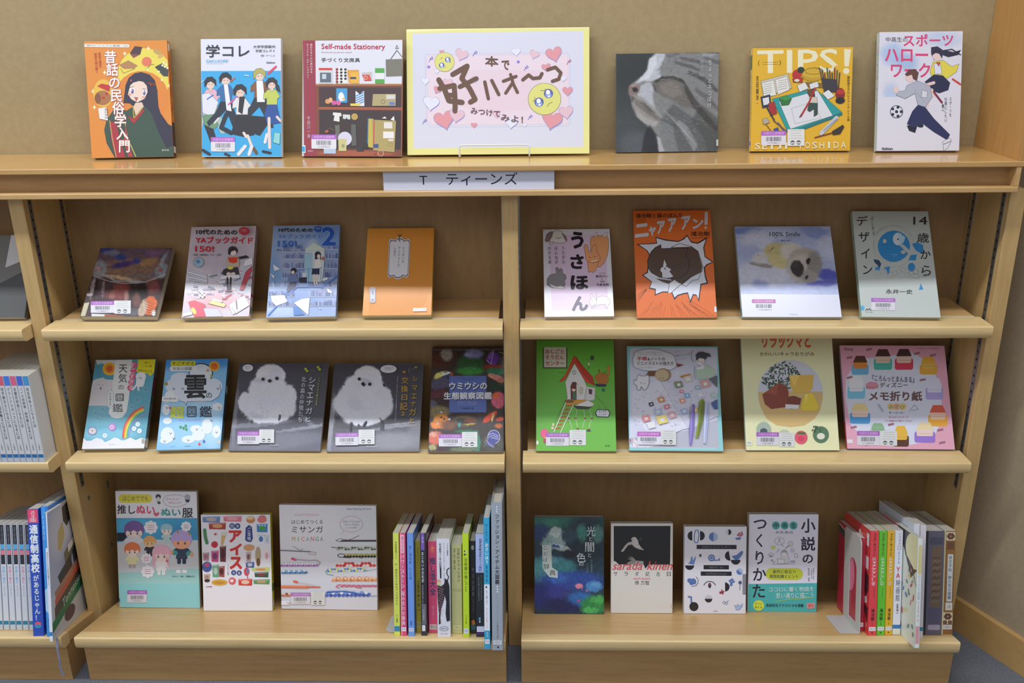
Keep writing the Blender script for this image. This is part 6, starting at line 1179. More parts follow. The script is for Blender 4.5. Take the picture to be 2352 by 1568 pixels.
a.E('e07878', 1405, 330, 34, 24); a.E('3a2a2c', 1005, 775, 20, 12); a.T('ジャイアント', '3a68b0', 1374, 440, 1428, 455)
a.build(r); s = spine_art(r, 'E2', 'R'); s.bg('cdd640'); s.V('日本アイス大全', 'c03030', 20, 250, 80, 700, b=.02); s.R('4a7a3c', 0, 720, 100, 800); s.R('d8d8d8', 5, 900, 95, 960); spine_print(s, r)

# --- E3 braided bracelets
r, a = face_book('E3', 'white craft book with rows of colourful braided bracelets', 'e0c8d0', 'L', group=G4)
a.bg('dfe0e8'); a.c(160, 1090, 3.178)
a.G(1525, 222, 2248, 994, 'e2e3ea', [('d2d4de', 1800, 900, 500, 200, 0, 1.), ('ecebf0', 1700, 350, 300, 150, 0, 1.)], 14, 14)
a.T('Heart Warming Life Series', '3a3c4a', 2022, 248, 2200, 264, b=.012); a.T('はじめてでもかんたん', 'd87a8c', 1640, 288, 1820, 306, b=.006)
a.T('はじめてつくる', '2c2c34', 1618, 334, 1846, 364, b=.006); a.T('ミサンガ', '2c2c34', 1620, 380, 1848, 428, b=.006)
for i, (ch, c_) in enumerate(zip('MICANGA', ('c8a860','8ab890','e08a80','9ab8c0','e07a88','80b0a0','90b098'))): a.T(ch, c_, 1622+i*34+(9 if ch == 'I' else 0), 458, 1646+i*34-(9 if ch == 'I' else 0), 490, b=.012)
a.ring('c88a98', 2.5, 2055, 366, 84, 58); a.T('お店でつくりたいもの', '5a5c68', 1994, 340, 2118, 354); a.T('くわしいプロセス', '5a5c68', 2002, 362, 2110, 376); a.T('レッスン付き', '5a5c68', 2015, 386, 2095, 398); a.L('c88a98', 2, [2000,412,1985,440])
def braid(x0, x1, y, h, cols, y1=None):
    y1 = y if y1 is None else y1; n = max(2, int(abs(x1-x0)/(h*.36)))
    for i in range(n):
        t_ = (i+.5)/n; x = x0+(x1-x0)*t_; yy = y+(y1-y)*t_
        a.E(cols[i % len(cols)], x, yy-h*.17*(1 if i % 2 else -1), h*.46, h*.3, 35 if i % 2 else -35, n=9)
a.L('5a5c60', 4, [1942,486,1975,495,2050,478,2112,450]); a.L('6a5a50', 3, [1942,484,1975,472,2070,490,2230,488]); braid(1980, 2240, 488, 15, ['3a3a48','7a3a3c','3a5a6a','2a2a30'])
a.L('a85a48', 6, [1912,534,1960,540]); braid(1955, 2244, 544, 26, ['a8b0a0','4a5a48','c8ccc0','6a7a60','d8d8c8'])
a.L('4a4c3c', 5, [2050,612,1965,606,1955,592,1975,582,2020,590]); braid(2005, 2245, 596, 30, ['26262c','c8c06c','2c2c34','b8b060']); a.L('4a4c3c', 4, [2100,605,2135,615])
braid(1950, 2245, 660, 34, ['d83c3c','ecdcd8','e04a44','f0e4e0','c83038'])
a.L('9aa4a0', 3, [2240,694,2170,708,2120,690]); braid(1885, 2170, 702, 26, ['5a88c0','e8e8d8','e8d860','5aa0c8','dcdcd4'], 698); a.L('8ab0a8', 5, [1925,738,1880,730,1868,710,1890,690])
braid(1920, 2245, 766, 36, ['e8a070','f0c8a0','d88858','ecd0b0']); 
for x in range(1960, 2200, 52): a.ring('c8684a', 3, x, 764, 16, 14)
a.L('d8607c', 6, [2245,815,1960,808,1945,822,1970,830]); braid(1980, 2245, 816, 16, ['d8608a','e890a8','c04a70']); a.L('d8607c', 5, [2090,825,2130,832])
braid(1875, 2190, 874, 40, ['4a68c0','7a98dc','3a58b0','dce4f0']); a.L('3a56a8', 10, [1878,862,2000,854,2180,886]); a.L('8ab0dc', 5, [1885,852,2010,850,2120,864]); a.L('5a8ac8', 4, [2190,886,2210,890,2245,888])
a.L('6a6e74', 7, [1540,555,1640,560,1760,566]); a.L('8a8e94', 3, [1630,525,1690,560,1700,540]); a.L('c8a8a8', 4, [1740,580,1790,590,1800,575,1760,565])
a.L('e0506a', 16, [1625,616,1650,624]); a.L('b8a0b0', 7, [1650,622,1740,630,1800,628,1830,645,1815,665,1780,668]); braid(1548, 1810, 660, 26, ['9a5aa8','dcd8e4','b070c0','e8e4ec'])
braid(1552, 1730, 712, 26, ['4a8ac0','dce4ec','3a6aa8','7ab0d8']); a.L('3a78a8', 6, [1700,712,1738,716])
a.L('e86040', 14, [1640,780,1665,786]); a.L('c8a8a0', 3, [1665,786,1740,800,1800,815]); a.L('e07048', 18, [1552,818,1740,822]); a.L('d85a34', 8, [1740,822,1830,822]); a.L('f0a878', 3, [1556,814,1740,818])
braid(1556, 1690, 876, 26, ['b86048','e8c8b8','c87858','8a4a38'])
a.barcode(1618, 862, 1760, 945, '11132257-9', bar='b078bc'); a.notice(1766, 856, 1866, 952); a.use('spine_label'); a.R('e8e6f0', 1550, 920, 1612, 950, 5); a.T('754', '6a6a80', 1592, 930, 1612, 948); a.build(r)
s = spine_art(r, 'E3', 'L'); s.bg('d8a8b8'); spine_print(s, r)

# --- E4 light, dark and colour
r, a = face_book('E4', 'dark blue-green painted forest cover with a white dog figure and white title', '24384a', 'R', group=G4)
a.bg('1f3a44'); a.c(1190, 1120, 3.267)
a.G(120, 216, 650, 950, '1e3a48', [
 ('2a6a58', 300, 250, 250, 50, 0, .8), ('1c4a44', 560, 260, 120, 80, 0, .8), ('3a8a70', 240, 260, 60, 25, 0, .9, .7), ('23407a', 170, 330, 60, 60, 0, .9, .7), ('1a2c3a', 500, 400, 150, 200, 0, .8), ('4a9a88', 480, 340, 40, 60, 0, .9, .6), ('6aa898', 600, 350, 40, 60, 0, .9, .5),
 ('9ab4b4', 290, 380, 75, 80, 10, .4), ('b8c8c4', 280, 340, 40, 40, 0, .6), ('8aa8a8', 230, 420, 50, 50, 0, .6), ('2a4450', 385, 360, 55, 60, 0, .5), ('c4d0cc', 320, 450, 80, 22, 20, .5, .8), ('1c1c28', 380, 500, 50, 30, 0, .4), ('3a5a9a', 285, 440, 40, 10, 10, .5), ('4a8aa0', 280, 560, 120, 40, 10, .6), ('3a7a80', 340, 600, 90, 60, 0, .7), ('6aa0a8', 250, 540, 50, 20, 20, .8, .6),
 ('4a8a90', 160, 620, 60, 90, 0, .7), ('2a4a9a', 400, 700, 240, 70, 0, .8), ('3a68b8', 300, 680, 70, 40, 0, .8), ('1e2c78', 200, 820, 130, 90, 0, .8), ('16205a', 350, 880, 150, 60, 0, .8), ('3a3c98', 300, 780, 90, 50, 0, .9, .7), ('e08a9a', 462, 738, 26, 22, 0, .4), ('4a8ac8', 570, 740, 60, 40, 0, .6), ('6aa4d8', 580, 730, 30, 18, 0, .7, .7), ('2a6ab8', 470, 830, 90, 50, 0, .9), ('2a8a4a', 570, 880, 100, 70, 0, .6), ('4ab05a', 600, 840, 50, 30, 0, .7, .8), ('5ac06a', 540, 920, 60, 24, 0, .7, .7), ('c05a80', 455, 850, 12, 10, 0, .6), ('c07a9a', 520, 770, 8, 8, 0, .6)],
 120, 160, .5, 30, 16, seed=91, grain=.15)
a.R('101a20', 512, 268, 582, 640) if False else None
for ch, x0, y0, x1, y1 in (('光',518,292,582,365),('と',535,370,560,402),('闇',505,412,572,482),('と',528,492,550,522),('色',440,490,508,560),('の',458,558,492,588)): a.T(ch, 'd8e0e0', x0, y0, x1, y1, b=0)
a.P('c8d4d0', [182,432,250,428,256,600,298,628,298,680,235,672,185,610]); 
for ch, x, y, s_ in (('こ',192,440,26),('と',194,484,26),('ば',190,528,32),('辞',190,572,46),('典',236,618,46)): a.T(ch, '22343a', x, y, x+s_, y+s_*.95)
a.V('美しい日本語が彩る', '8aa0a4', 545, 540, 560, 640); a.V('こころの処方箋', '7a9498', 515, 570, 530, 640); a.build(r)

# --- E5 salad anniversary
r, a = face_book('E5', 'off-white paperback with a black photo panel above a red script title', 'd8d8cc', 'R', group=G4)
a.bg('dcdad4'); a.c(1360, 1180, 6.535)
a.P('17181a', [328,185,1176,182,1170,760,850,760,800,822,775,760,400,758,350,712,325,708])
a.P('dcdad4', [400,758,765,712,790,822,820,830,400,840]) if False else None
a.P('b9b6b0', [430,565,500,470,545,428,600,418,588,372,610,350,655,348,690,400,700,450,740,505,785,545,700,530,640,500,600,460,545,468,490,540,470,568]); a.P('c9c6c2', [600,380,650,350,690,400,700,455,735,500,690,520,640,490,610,440]); a.L('2a2a2c', 4, [598,395,625,385]); a.L('4a4848', 5, [600,478,630,490,622,515]); a.E('3a3a3c', 728, 382, 22, 28); a.L('6a6866', 5, [680,465,700,458])
a.P('8f8c88', [515,748,560,712,600,700,520,672,590,680,535,645,600,660,560,628,620,655,660,700,770,708,770,760,560,760]); a.P('a8a5a0', [650,710,768,706,770,760,640,758])
def script(txt, col, x0, y0, x1, y1, b): a.T(txt, col, x0, y0, x1, y1, b=b, it=.32)
script('sarada', 'd8505c', 300, 715, 745, 842, .012); script('kinen', 'd8484e', 820, 708, 1190, 842, .012)
for i, ch in enumerate('サラダ記念日'): a.T(ch, '2c2c2e', 322+i*160, 868, 380+i*160, 932, b=.004)
script('machi tawara', 'd86478', 612, 950, 868, 985, .01); a.T('俵 万智', '2c2c2e', 640, 1000, 855, 1066, b=0); a.use('spine_label'); a.ring('8a6a9c', 3, 1200, 1385, 14, 30); a.build(r)

# --- E6 animal essays with half-discs
r, a = face_book('E6', 'small white book scattered with blue and black half-circles and small animals', 'dcdce4', 'R', group=G4)
a.bg('e3e3ec'); a.c(1190, 1120, 3.267)
K_, B_, LB = '20202a', '5a7ab8', 'a8bcdc'
def half(cx, cy, R_, ang, c_):
    t = np.linspace(math.radians(ang), math.radians(ang+180), 16); a.P(c_, np.c_[cx+R_*np.cos(t), cy+R_*np.sin(t)].ravel())
half(1308, 363, 36, 90, K_); half(1366, 362, 36, -90, K_); a.L(B_, 7, [1335,320,1350,320,1358,350,1352,400,1345,415,1325,412,1322,380,1326,340], True)
half(1467, 370, 34, 90, B_); half(1467, 370, 34, -90, LB); half(1580, 334, 22, 90, 'c8c8dc'); half(1580, 334, 22, -90, K_); a.P(B_, [1628,378,1675,370,1668,392,1638,392]); 
for x, y in ((1660,345),(1678,338),(1682,352),(1670,360),(1652,358)): a.E('b05a6a', x, y, 9, 8)
for y0, x0, x1, t_ in ((430,1340,1640,'短歌のガチャポン'),(582,1392,1582,'穂村 弘'),(630,1370,1602,'HOMURA Hiroshi')): a.R(K_, x0, y0, x1, y0+32); a.T(t_, '6a6a78', x0+40, y0+8, x1-40, y0+26, b=.005)
a.E('3a4a68', 1368, 510, 9, 12); a.E(B_, 1452, 528, 26, 26); a.ring('e3e3ec', 4, 1452, 528, 13); a.P(B_, [1430,545,1500,540,1512,530,1518,548,1440,552]); a.L(B_, 3, [1510,535,1515,522])
a.P('6a8ac8', [1275,572,1290,555,1298,525,1308,515,1312,550,1330,515,1334,530,1320,580]); half(1287, 585, 34, 0, K_)
half(1588, 512, 36, 80, K_); half(1633, 542, 36, 0, K_); a.P(B_, [1602,515,1640,505,1675,475,1690,478,1685,500,1655,540,1630,545]); half(1662, 630, 24, 220, LB); half(1662, 630, 24, 40, B_)
a.L('3a3a48', 4, [1335,670,1350,690,1350,715,1335,738,1300,742]); a.E(B_, 1290, 700, 22, 18, 20); a.E(B_, 1318, 705, 18, 24, -20); a.E('4a6ab0', 1300, 722, 14, 10)
pts = []
for k in range(10): t_ = math.radians(200+k*15.5); pts += [1437+46*math.cos(t_), 748+44*math.sin(t_)]
a.L('3a3a48', 6, pts); a.E('3a3040', 1437, 735, 12, 20); a.E('8a3a4a', 1437, 728, 7, 7)
half(1552, 745, 34, -90, K_); a.P('9a3048', [1508,780,1525,778,1522,760,1538,775,1550,778,1540,790,1540,805,1525,795,1512,800]); 
for x, y in ((1590,700),(1605,690),(1600,715),(1615,705),(1598,730)): a.E(B_, x, y, 11, 9)
a.E('4a5a88', 1665, 712, 13, 14); a.L('4a5a68', 4, [1665,725,1662,768]); a.R('8a8c98', 1683, 648, 1710, 802, 4)
a.L(B_, 13, [1278,820,1298,822,1300,870]); half(1318, 893, 34, 0, K_); half(1318, 893, 34, 180, K_); half(1428, 834, 28, 180, 'c8c8d8'); half(1428, 834, 28, 0, K_)
a.ring('4a6a98', 3, 1543, 862, 9); a.ring('4a6a98', 3, 1562, 868, 9); a.L('4a6a98', 3, [1552,865,1580,845]); a.P('a8c0e4', [1622,880,1640,892,1645,872,1660,888,1682,870,1680,890,1660,915,1635,918]); a.L('5a7ab0', 2.5, [1622,880,1640,892,1645,872,1660,888,1682,870,1680,890,1660,915,1635,918], True)
a.T('小学館', '4a4a58', 1462, 922, 1492, 932); a.build(r)

# --- E7 writing novels
r, a = face_book('E7', 'white and turquoise book with a line drawing of a girl at a laptop', 'd8dce4', 'R', group=G4)
a.bg('e2e1ef'); a.c(1700, 1180, 6.816)
NV = '241c38'
a.P('46b3b3', [130,1105,1200,1085,1195,1540,118,1540])
for ch, x0, y0, x1, y1 in (('つ',212,92,418,245),('く',250,318,350,530),('り',240,588,368,800),('か',200,855,408,1055),('た',192,1110,386,1318)): a.T(ch, NV, x0, y0, x1, y1, b=.022)
for ch, x0, y0, x1, y1 in (('小',958,75,1185,300),('説',952,362,1178,582),('の',975,640,1142,778)): a.T(ch, NV, x0, y0, x1, y1, b=.028)
for i, ch in enumerate('中高生'): a.E('4aa8a4', 562+i*138, 186, 62, 64); a.T(ch, '16343c', 526+i*138, 148, 600+i*138, 222, b=.012)
a.T('のための', '2c2840', 558, 272, 830, 314, b=.008)
GY = '7a828c'
a.ring(GY, 5, 616, 432, 76, 60); a.L(GY, 4, [660,485,680,520,650,490]); a.L(GY, 5, [580,468,615,430,650,468]); a.E(GY, 616, 408, 12, 14); a.ring(GY, 5, 790, 475, 38, 40); a.E('c8d060', 790, 478, 16, 16); a.L(GY, 12, [765,500,712,545]); a.ring(GY, 4, 820, 575, 32); a.ring(GY, 4, 820, 578, 14)
a.P('d8e250', [518,568,488,540,485,515,502,508,518,522,536,508,552,518,550,540]); a.L(GY, 3, [518,568,488,540,485,515,502,508,518,522,536,508,552,518,550,540], True); a.ring(GY, 4, 600, 572, 16, 18); a.L(GY, 4, [590,590,560,622]); a.L(GY, 4, [430,650,460,635,470,615,490,618,520,630,530,652], True); a.R(GY, 452, 664, 510, 680); a.L(GY, 5, [850,628,895,625,905,685,850,688], True)
a.P('d8dade', [640,690,640,610,660,572,700,565,735,590,745,650,765,700,760,770,690,785]); a.P('9aa0a8', [640,640,655,590,690,566,725,585,740,640,700,605,660,610]); a.P('e8e4ea', [660,620,725,615,722,650,695,668,665,655]); a.L(GY, 4, [640,690,640,610,660,572,700,565,735,590,745,650,765,700,760,770,690,785])
a.P('e2e4e8', [578,712,690,712,695,785,590,788]); a.L(GY, 5, [578,712,690,712,695,785,590,788], True); a.L(GY, 5, [495,795,860,788]); a.L(GY, 8, [790,745,860,742]); a.L(GY, 8, [785,762,860,760]); a.L(GY, 5, [500,720,515,740,510,770,540,772,530,740]); a.E(GY, 492, 735, 8, 14)
a.R('c9d33c', 400, 855, 978, 1035, 88); a.T('創作に役立つ', '26303a', 512, 880, 865, 938, b=.015); a.T('実践知識とヒント', '26303a', 458, 955, 908, 1012, b=.015)
a.V('文章表現サポート研究会', '4a4a58', 1132, 850, 1156, 1030); a.V('「文芸部員」編', '4a4a58', 1102, 855, 1124, 1010); a.V('田中哲弥 監修', '3a3a48', 1058, 850, 1086, 1060, b=.006)
a.T('ココロに響く物語を', 'd6ecec', 448, 1150, 1148, 1225, b=.006, sk=-.02); a.T('思い通りに描こう', 'd6ecec', 555, 1240, 1142, 1328, b=.006, sk=-.02)
a.L('c8dc60', 7, [560,1380,640,1355,800,1335,920,1335,1040,1310,1130,1305])
a.E('d6e048', 286, 1436, 86, 82); a.T('すぐに', '2a4a3c', 228, 1392, 338, 1430, b=.012); a.T('使える', '2a4a3c', 224, 1448, 338, 1482, b=.012); a.T('具体的なアドバイスも満載', '1a3a4c', 400, 1408, 988, 1458, b=.018)
a.P('e0a0a0', [1035,1395,1140,1388,1165,1400,1160,1470,1100,1480,1040,1478]); a.T('便利', 'c05058', 1050, 1405, 1148, 1468, b=.03); a.T('メイツ出版', 'a0d8d8', 580, 1488, 790, 1502); a.build(r)
# ------------------------------------------------------------------ books shelved spine-out
def spine_book(label, X, Y, w, h, T, lean, cover, fn, group, z, page=None, fn_side=None, bind='R', hard=False, yaw=0.0, slope=True):
    """X, Y: foot of the spine's left edge (right edge when it leans right); lean > 0 tips the top to the right."""
    root = empty('book', (0, 0, 0)); tag(root, label, 'book', group)
    book_body(root, w, h, T, cover, bind, hard, page)
    Rl = Matrix.Rotation(lean, 3, 'Y')
    if bind == 'R': Rb = Matrix.Rotation(math.radians(-90), 3, 'Z'); corner_l = Vector((w, 0, 0)); corner_r = Vector((w, T, 0))
    else: Rb = Matrix.Rotation(math.radians(90), 3, 'Z'); corner_l = Vector((0, T, 0)); corner_r = Vector((0, 0, 0))
    S = Matrix.Rotation(-SLOPE if slope else 0, 3, 'X')      # on the bottom shelf Y is measured along the slope from its front edge
    M = S @ Matrix.Rotation(yaw, 3, 'Z') @ Rl @ Rb; foot = corner_r if lean > 0 else corner_l
    at = Vector((X, YF4+Y*math.cos(SLOPE), z4-Y*math.sin(SLOPE)+.0003)) if slope else Vector((X, Y, z+.0002))
    root.rotation_euler = M.to_euler(); root.location = at - M @ foot
    s = Art([(0, 0), (100, 0), (100, 1000), (0, 1000)], w, h, face='spineR' if bind == 'R' else 'spineL', T=T)
    s.bg(cover); fn(s); spine_print(s, root)
    if fn_side:
        a_ = Art([(0, 0), (100, 0), (100, 100), (0, 100)], w, h); fn_side(a_); a_.build(root)
    return root
def call_label(s, y0, y1, col='e2e2ea', txt='913'):
    keep = s.cur; s.use('spine_label'); s.R(col, 8, y0, 92, y1, 5); s.T(txt, '50506a', 22, y0+(y1-y0)*.25, 78, y0+(y1-y0)*.75); s.cur = keep
def vt(s, t, c, x0, y0, x1, y1, b=.01): s.V(t, c, x0, y0, x1, y1, b=b)

GS = 'books shelved spine-out beside the centre upright'
def f1(s): vt(s, '中・高校生のためのブックガイド', '4a5220', 26, 290, 74, 700); vt(s, '学校図書館ガイド', '5a6230', 34, 80, 66, 250); vt(s, '十一書房', '4a5220', 34, 790, 66, 870); s.R('3a8ab0', 0, 905, 100, 955)
def f2(s): s.R('f0dce4', 12, 0, 20, 1000) ; s.R('f2b8c8', 20, 15, 80, 195, 10); vt(s, '魔法の石', 'c05070', 30, 30, 70, 180); vt(s, 'パワーストーン', 'f4e4ea', 16, 205, 84, 535, .02); vt(s, '組み合わせ事典', 'f0d0dc', 18, 560, 82, 900, .015); call_label(s, 915, 955)
def f3(s): vt(s, '推し博物館', '3a5688', 28, 120, 72, 300); vt(s, 'ひとり旅', '3a5688', 28, 330, 72, 450); vt(s, '翔', '2a4678', 34, 850, 66, 900); call_label(s, 920, 955, 'd0d4f0')
def f4(s): vt(s, '心をひらく', '3a3814', 30, 60, 70, 260); vt(s, '占星学者の本', '2a2810', 24, 420, 78, 720, .015); s.L('4a4818', 5, [20,750,85,750]); call_label(s, 880, 945, 'b0a468')
def f5(s): s.R('7a58b0', 12, 0, 72, 165); vt(s, '心の', 'e0d0ec', 28, 25, 60, 100); vt(s, 'まじないの文化史', 'dcdce4', 14, 180, 62, 480, .012); vt(s, 'ＯＲＮＡＭＥＮＴＡＬ', 'c8c8d0', 20, 500, 50, 690); s.R('686c74', 14, 690, 90, 890); vt(s, '河出書房', 'b0b4bc', 30, 740, 60, 850); s.use('spine_label'); s.R('d8d8e4', 14, 895, 72, 955, 8); s.use('cover_print')
def f6(s): s.ring('e8607a', 6, 50, 85, 38, 40); s.E('e06050', 50, 85, 32, 34); vt(s, '推し', 'f4b0b8', 34, 60, 66, 110); vt(s, '推し活大全', '2f4268', 14, 170, 88, 590, .03); vt(s, '堀江あい', 'd890a4', 34, 700, 66, 850); call_label(s, 905, 965, 'ccb8b4')
def f7(s):
    vt(s, 'ストリートファッション1980-2020', '3a3c44', 48, 40, 64, 420, .008); vt(s, '定点観測40年の記録', '22242c', 18, 45, 36, 290, .012); vt(s, 'アクロス編集室', '4a4c54', 78, 45, 90, 170)
    s.P('1c1a22', [22,290,34,290,34,400,24,400]); s.L('1c1a22', 7, [96,295,80,310,76,350,90,385,82,420])
    s.E('e8a088', 12, 430, 16, 18); s.E('c8dc90', 14, 452, 14, 16); s.E('c8dc90', 52, 478, 15, 16); s.E('d88850', 72, 440, 10, 18)
    s.P('463038', [0,470,30,480,62,450,72,500,52,620,32,700,22,800,26,860,10,870,12,760,4,640]); s.P('201e2a', [62,400,84,420,96,480,98,830,72,840,64,760,70,640,58,560,40,640,46,540])
    for k in range(26): s.L('c8a8b0', 3, [6+(k*17)%40, 490+k*11, 14+(k*17)%40, 496+k*11])
    s.L('463038', 8, [18,780,14,860]); s.ring('5a5a66', 3, 50, 912, 32, 22); s.T('383.15', '5a5a66', 30, 904, 70, 920); s.T('PARCO出版', '3a3a44', 22, 960, 78, 970)
def f8(s): vt(s, '日本のファッション', '3a3824', 52, 40, 84, 420, .012); vt(s, '明治・大正・昭和・平成', '5a5840', 22, 45, 40, 280); s.T('Fashion History', '8a8868', 10, 495, 90, 503); s.T('CLOTHING', '8a8868', 10, 513, 90, 521); s.use('spine_label'); s.R('d4d0a0', 14, 905, 90, 950, 4); s.T('383.1', '6a6850', 30, 918, 74, 936); s.use('cover_print')
def f9(s):
    for x, y in ((35,170),(60,180),(45,200),(30,205),(62,168)): s.E('3a4048' if x < 50 else 'd8dcd8', x, y, 13, 8)
    vt(s, '双眼鏡の推しごと', '4a5a14', 24, 235, 80, 560, .012); vt(s, '十三十恵', '5a6a24', 38, 780, 62, 870); call_label(s, 915, 965, 'd8dce8')
def f10(s): s.E('a8a8ac', 50, 70, 30, 26); vt(s, 'ヤバい日本', '8a8a94', 30, 280, 76, 600, .012); vt(s, '廣済堂', '5a5a64', 34, 620, 70, 760); s.P('d07830', [15,860,60,845,90,880,85,900,20,905]); s.R('2a6a7a', 4, 905, 96, 955)
def f11(s):
    s.R('b9c4ec', 0, 0, 100, 375); 
    vs, fs = glyphs('syunkon', .02); mn, mx = vs.min(0), vs.max(0); u = (vs-mn)/(mx-mn); s.add(np.c_[78-u[:, 1]*44, 48+u[:, 0]*175], fs, '2c2c50')
    vt(s, 'カフェ雑記', '3a3c6a', 34, 230, 72, 365, .008); vt(s, 'クリームシチューはごはんに合うか', 'b0b4b8', 58, 400, 72, 640, .008); vt(s, 'ごはんで食べる人が好きです', 'b0b4b8', 28, 405, 42, 650, .008); s.E('4ab0c8', 42, 820, 14, 12); s.R('c8ccd0', 36, 835, 50, 860); s.use('spine_label'); s.R('dcd8ec', 6, 895, 98, 950, 3); s.use('cover_print'); s.R('4a2a6a', 0, 955, 100, 975)
def f12(s):
    s.R('e4e8f0', 0, 505, 100, 860); vt(s, 'はじめての', '1e4a64', 24, 40, 74, 180, .01); vt(s, 'おさいほう', 'e4f4fa', 18, 190, 84, 350, .03); vt(s, 'BOOK', '16344a', 30, 355, 72, 490, .015); s.E('3a3a44', 40, 525, 15, 8); vt(s, 'りゆう', '4a4a54', 36, 545, 60, 660); vt(s, 'かんたん楽しい', 'e090a4', 36, 680, 58, 840); s.R('3aa0c8', 0, 858, 100, 1000); vt(s, '成美堂', 'c8e8f4', 38, 868, 62, 910); call_label(s, 925, 960)
def f13(s):
    for y in (28, 45, 62, 566, 583, 600): s.E('e8eaee', 52, y, 7, 4.6)
    vt(s, 'ファッション・アイテム大図鑑', '26282e', 30, 78, 74, 550, .018); vt(s, 'アラン・ピーターソン編', 'a0a4ac', 40, 610, 60, 820); vt(s, 'グラフィック', '2a2c34', 40, 825, 62, 920, .008); s.use('spine_label'); s.R('c8ccd0', 8, 930, 92, 962, 3); s.T('383.1', '9a9ea6', 26, 938, 74, 954); s.use('cover_print'); s.E('2e3038', 55, 978, 9, 6)
LG = [('thin lime-yellow paperback, first from the left in the row of spines by the centre upright', -0.2369, 0.0183, 0.208, 0.0125, 'd4df5e', f1, 0.148),
 ('thin pink book with white lettering beside the lime-yellow first spine', -0.224, 0.0185, 0.208, 0.0127, 'd84c78', f2, 0.148),
 ('plain sky-blue spine between the pink book and the mustard one', -0.209, 0.0174, 0.2083, 0.0132, '6f9ae4', f3, 0.148),
 ('mustard-brown spine set back beside the sky-blue book', -0.1955, 0.0356, 0.1868, 0.0115, 'a89a20', f4, 0.13),
 ('black spine with a purple head and grey foot', -0.1836, 0.0198, 0.2076, 0.0128, '2a2832', f5, 0.148),
 ('raspberry pink spine with thick navy characters', -0.1703, 0.0346, 0.1864, 0.019, 'd84a74', f6, 0.13),
 ('thick white spine printed with black walking figures', -0.1505, 0.0136, 0.1984, 0.0268, 'dddde6', f7, 0.148),
 ('cream spine with grey-green lettering beside the thick white one', -0.1232, 0.0306, 0.1818, 0.0215, 'c4c08c', f8, 0.13),
 ('bright lime-green spine between the cream and the black books', -0.0995, 0.0136, 0.2089, 0.013, 'c4dc28', f9, 0.148),
 ('black spine with a grey disc near its head', -0.0862, 0.031, 0.1885, 0.0116, '25252c', f10, 0.13),
 ('black spine with a lavender upper part', -0.074, 0.0146, 0.2081, 0.0178, '26282c', f11, 0.148),
 ('tall light-blue and white thin spine beside the silver one', -0.0545, -0.0424, 0.2557, 0.012, '2fa4d0', f12, 0.182),
 ('tallest silver-grey spine at the centre upright, standing past the shelf edge', -0.0395, -0.0483, 0.2867, 0.0215, '9aa4b0', f13, 0.21)]
xr = None
for i, (lab, x, y, h, T, c_, f_, dep) in enumerate(LG):
    spine_book(lab, x, y, dep, h, T-.0005, 0.0, c_, f_, GS, z4, hard=(i == 12))

GR = 'books shelved spine-out behind the grey bookend'
LN = 0.0
def g_series(no):
    def f(s):
        vt(s, '鴻池剛と猫のぽんた', '4a1a18', 34, 20, 74, 240, .008); vt(s, 'ニャアアアン！', 'f0f0f0', 20, 250, 78, 480, .03); s.ring('f0f0f0', 4, 48, 500, 18, 16); s.T(no, 'f0f0f0', 42, 494, 54, 508)
        s.L('4a2a20', 3, [60,540,60,640]); vt(s, '鴻池剛', '2a1814', 28, 740, 74, 860, .01); vt(s, no, '2a1814', 36, 865, 66, 905); call_label(s, 918, 955); s.E('3a1a18', 50, 975, 10, 6)
    return f
def g1(s): s.R('8a2030', 0, 0, 30, 1000); s.E('f0e0e0', 30, 360, 6, 8); call_label(s, 905, 950)
def g1side(a): a.bg('b82c44'); a.P('4a4c50', [0,12,0,4,100,12,100,22]); a.L('e0e0e0', 1.2, [0,3,100,11]); a.E('e07a9a', 60, 45, 18, 20)
def g2side(a):
    a.bg('d8423c'); a.P('f0f0f0', [56,8,62,5,66,9,72,9,70,14,78,13,82,18,60,13]); a.R('f0f0f0', 88, 4, 96, 16); a.R('f0f0f0', 84, 26, 96, 38); a.P('2a2024', [86,40,98,44,97,58,88,66,80,52]); a.P('f4f4f4', [84,66,92,64,94,70,86,72]); a.P('2a2024', [82,72,98,74,96,90,86,80])
def g5(s): s.R('e4e4ec', 0, 0, 100, 1000); vt(s, 'ときめき', '8a8ca0', 44, 20, 78, 140); s.ring('6a6c80', 3, 56, 165, 22, 18); vt(s, 'おすすめ', '4a9ad0', 40, 200, 72, 320, .012); vt(s, 'ＹＡ', 'd82c50', 18, 340, 84, 460, .04); vt(s, '映画館', '5a5c6c', 24, 465, 84, 680, .0); vt(s, '金原瑞人', '2a2a34', 40, 700, 70, 800, .01); s.R('2f78b8', 0, 905, 100, 940); s.R('dce0d0', 0, 942, 100, 1000)
def g6(s): s.R('dfe8e4', 0, 0, 100, 1000); s.R('d8cc90', 20, 60, 100, 330, 30); vt(s, 'おえかき図鑑', 'a0a8b8', 30, 330, 80, 560); vt(s, 'りえちゃん', 'd87a90', 30, 570, 80, 760, .01); s.R('d8a0a8', 10, 800, 90, 960)
def g6side(a):
    a.bg('dce4da'); a.P('d86a84', [0,0,46,0,60,24,0,12]); a.P('2e2a30', [46,0,100,0,100,30,86,40,70,22]); a.E('e6e4b8', 92, 14, 22, 16); a.L('2e2a30', 2, [70,22,90,30,100,44])
    rz = random.Random(14)
    for k in range(60): a.E(rz.choice(['6a7a74','c86a78','d8cc5c','5a8ab0','a06aa0','8a9a8c','c04050']), rz.uniform(3, 96), rz.uniform(28, 98), rz.uniform(1.6, 4.2), rz.uniform(.9, 2.6), rz.uniform(0, 180), n=9)
def g7(s): s.R('2a86a8', 4, 900, 96, 935)
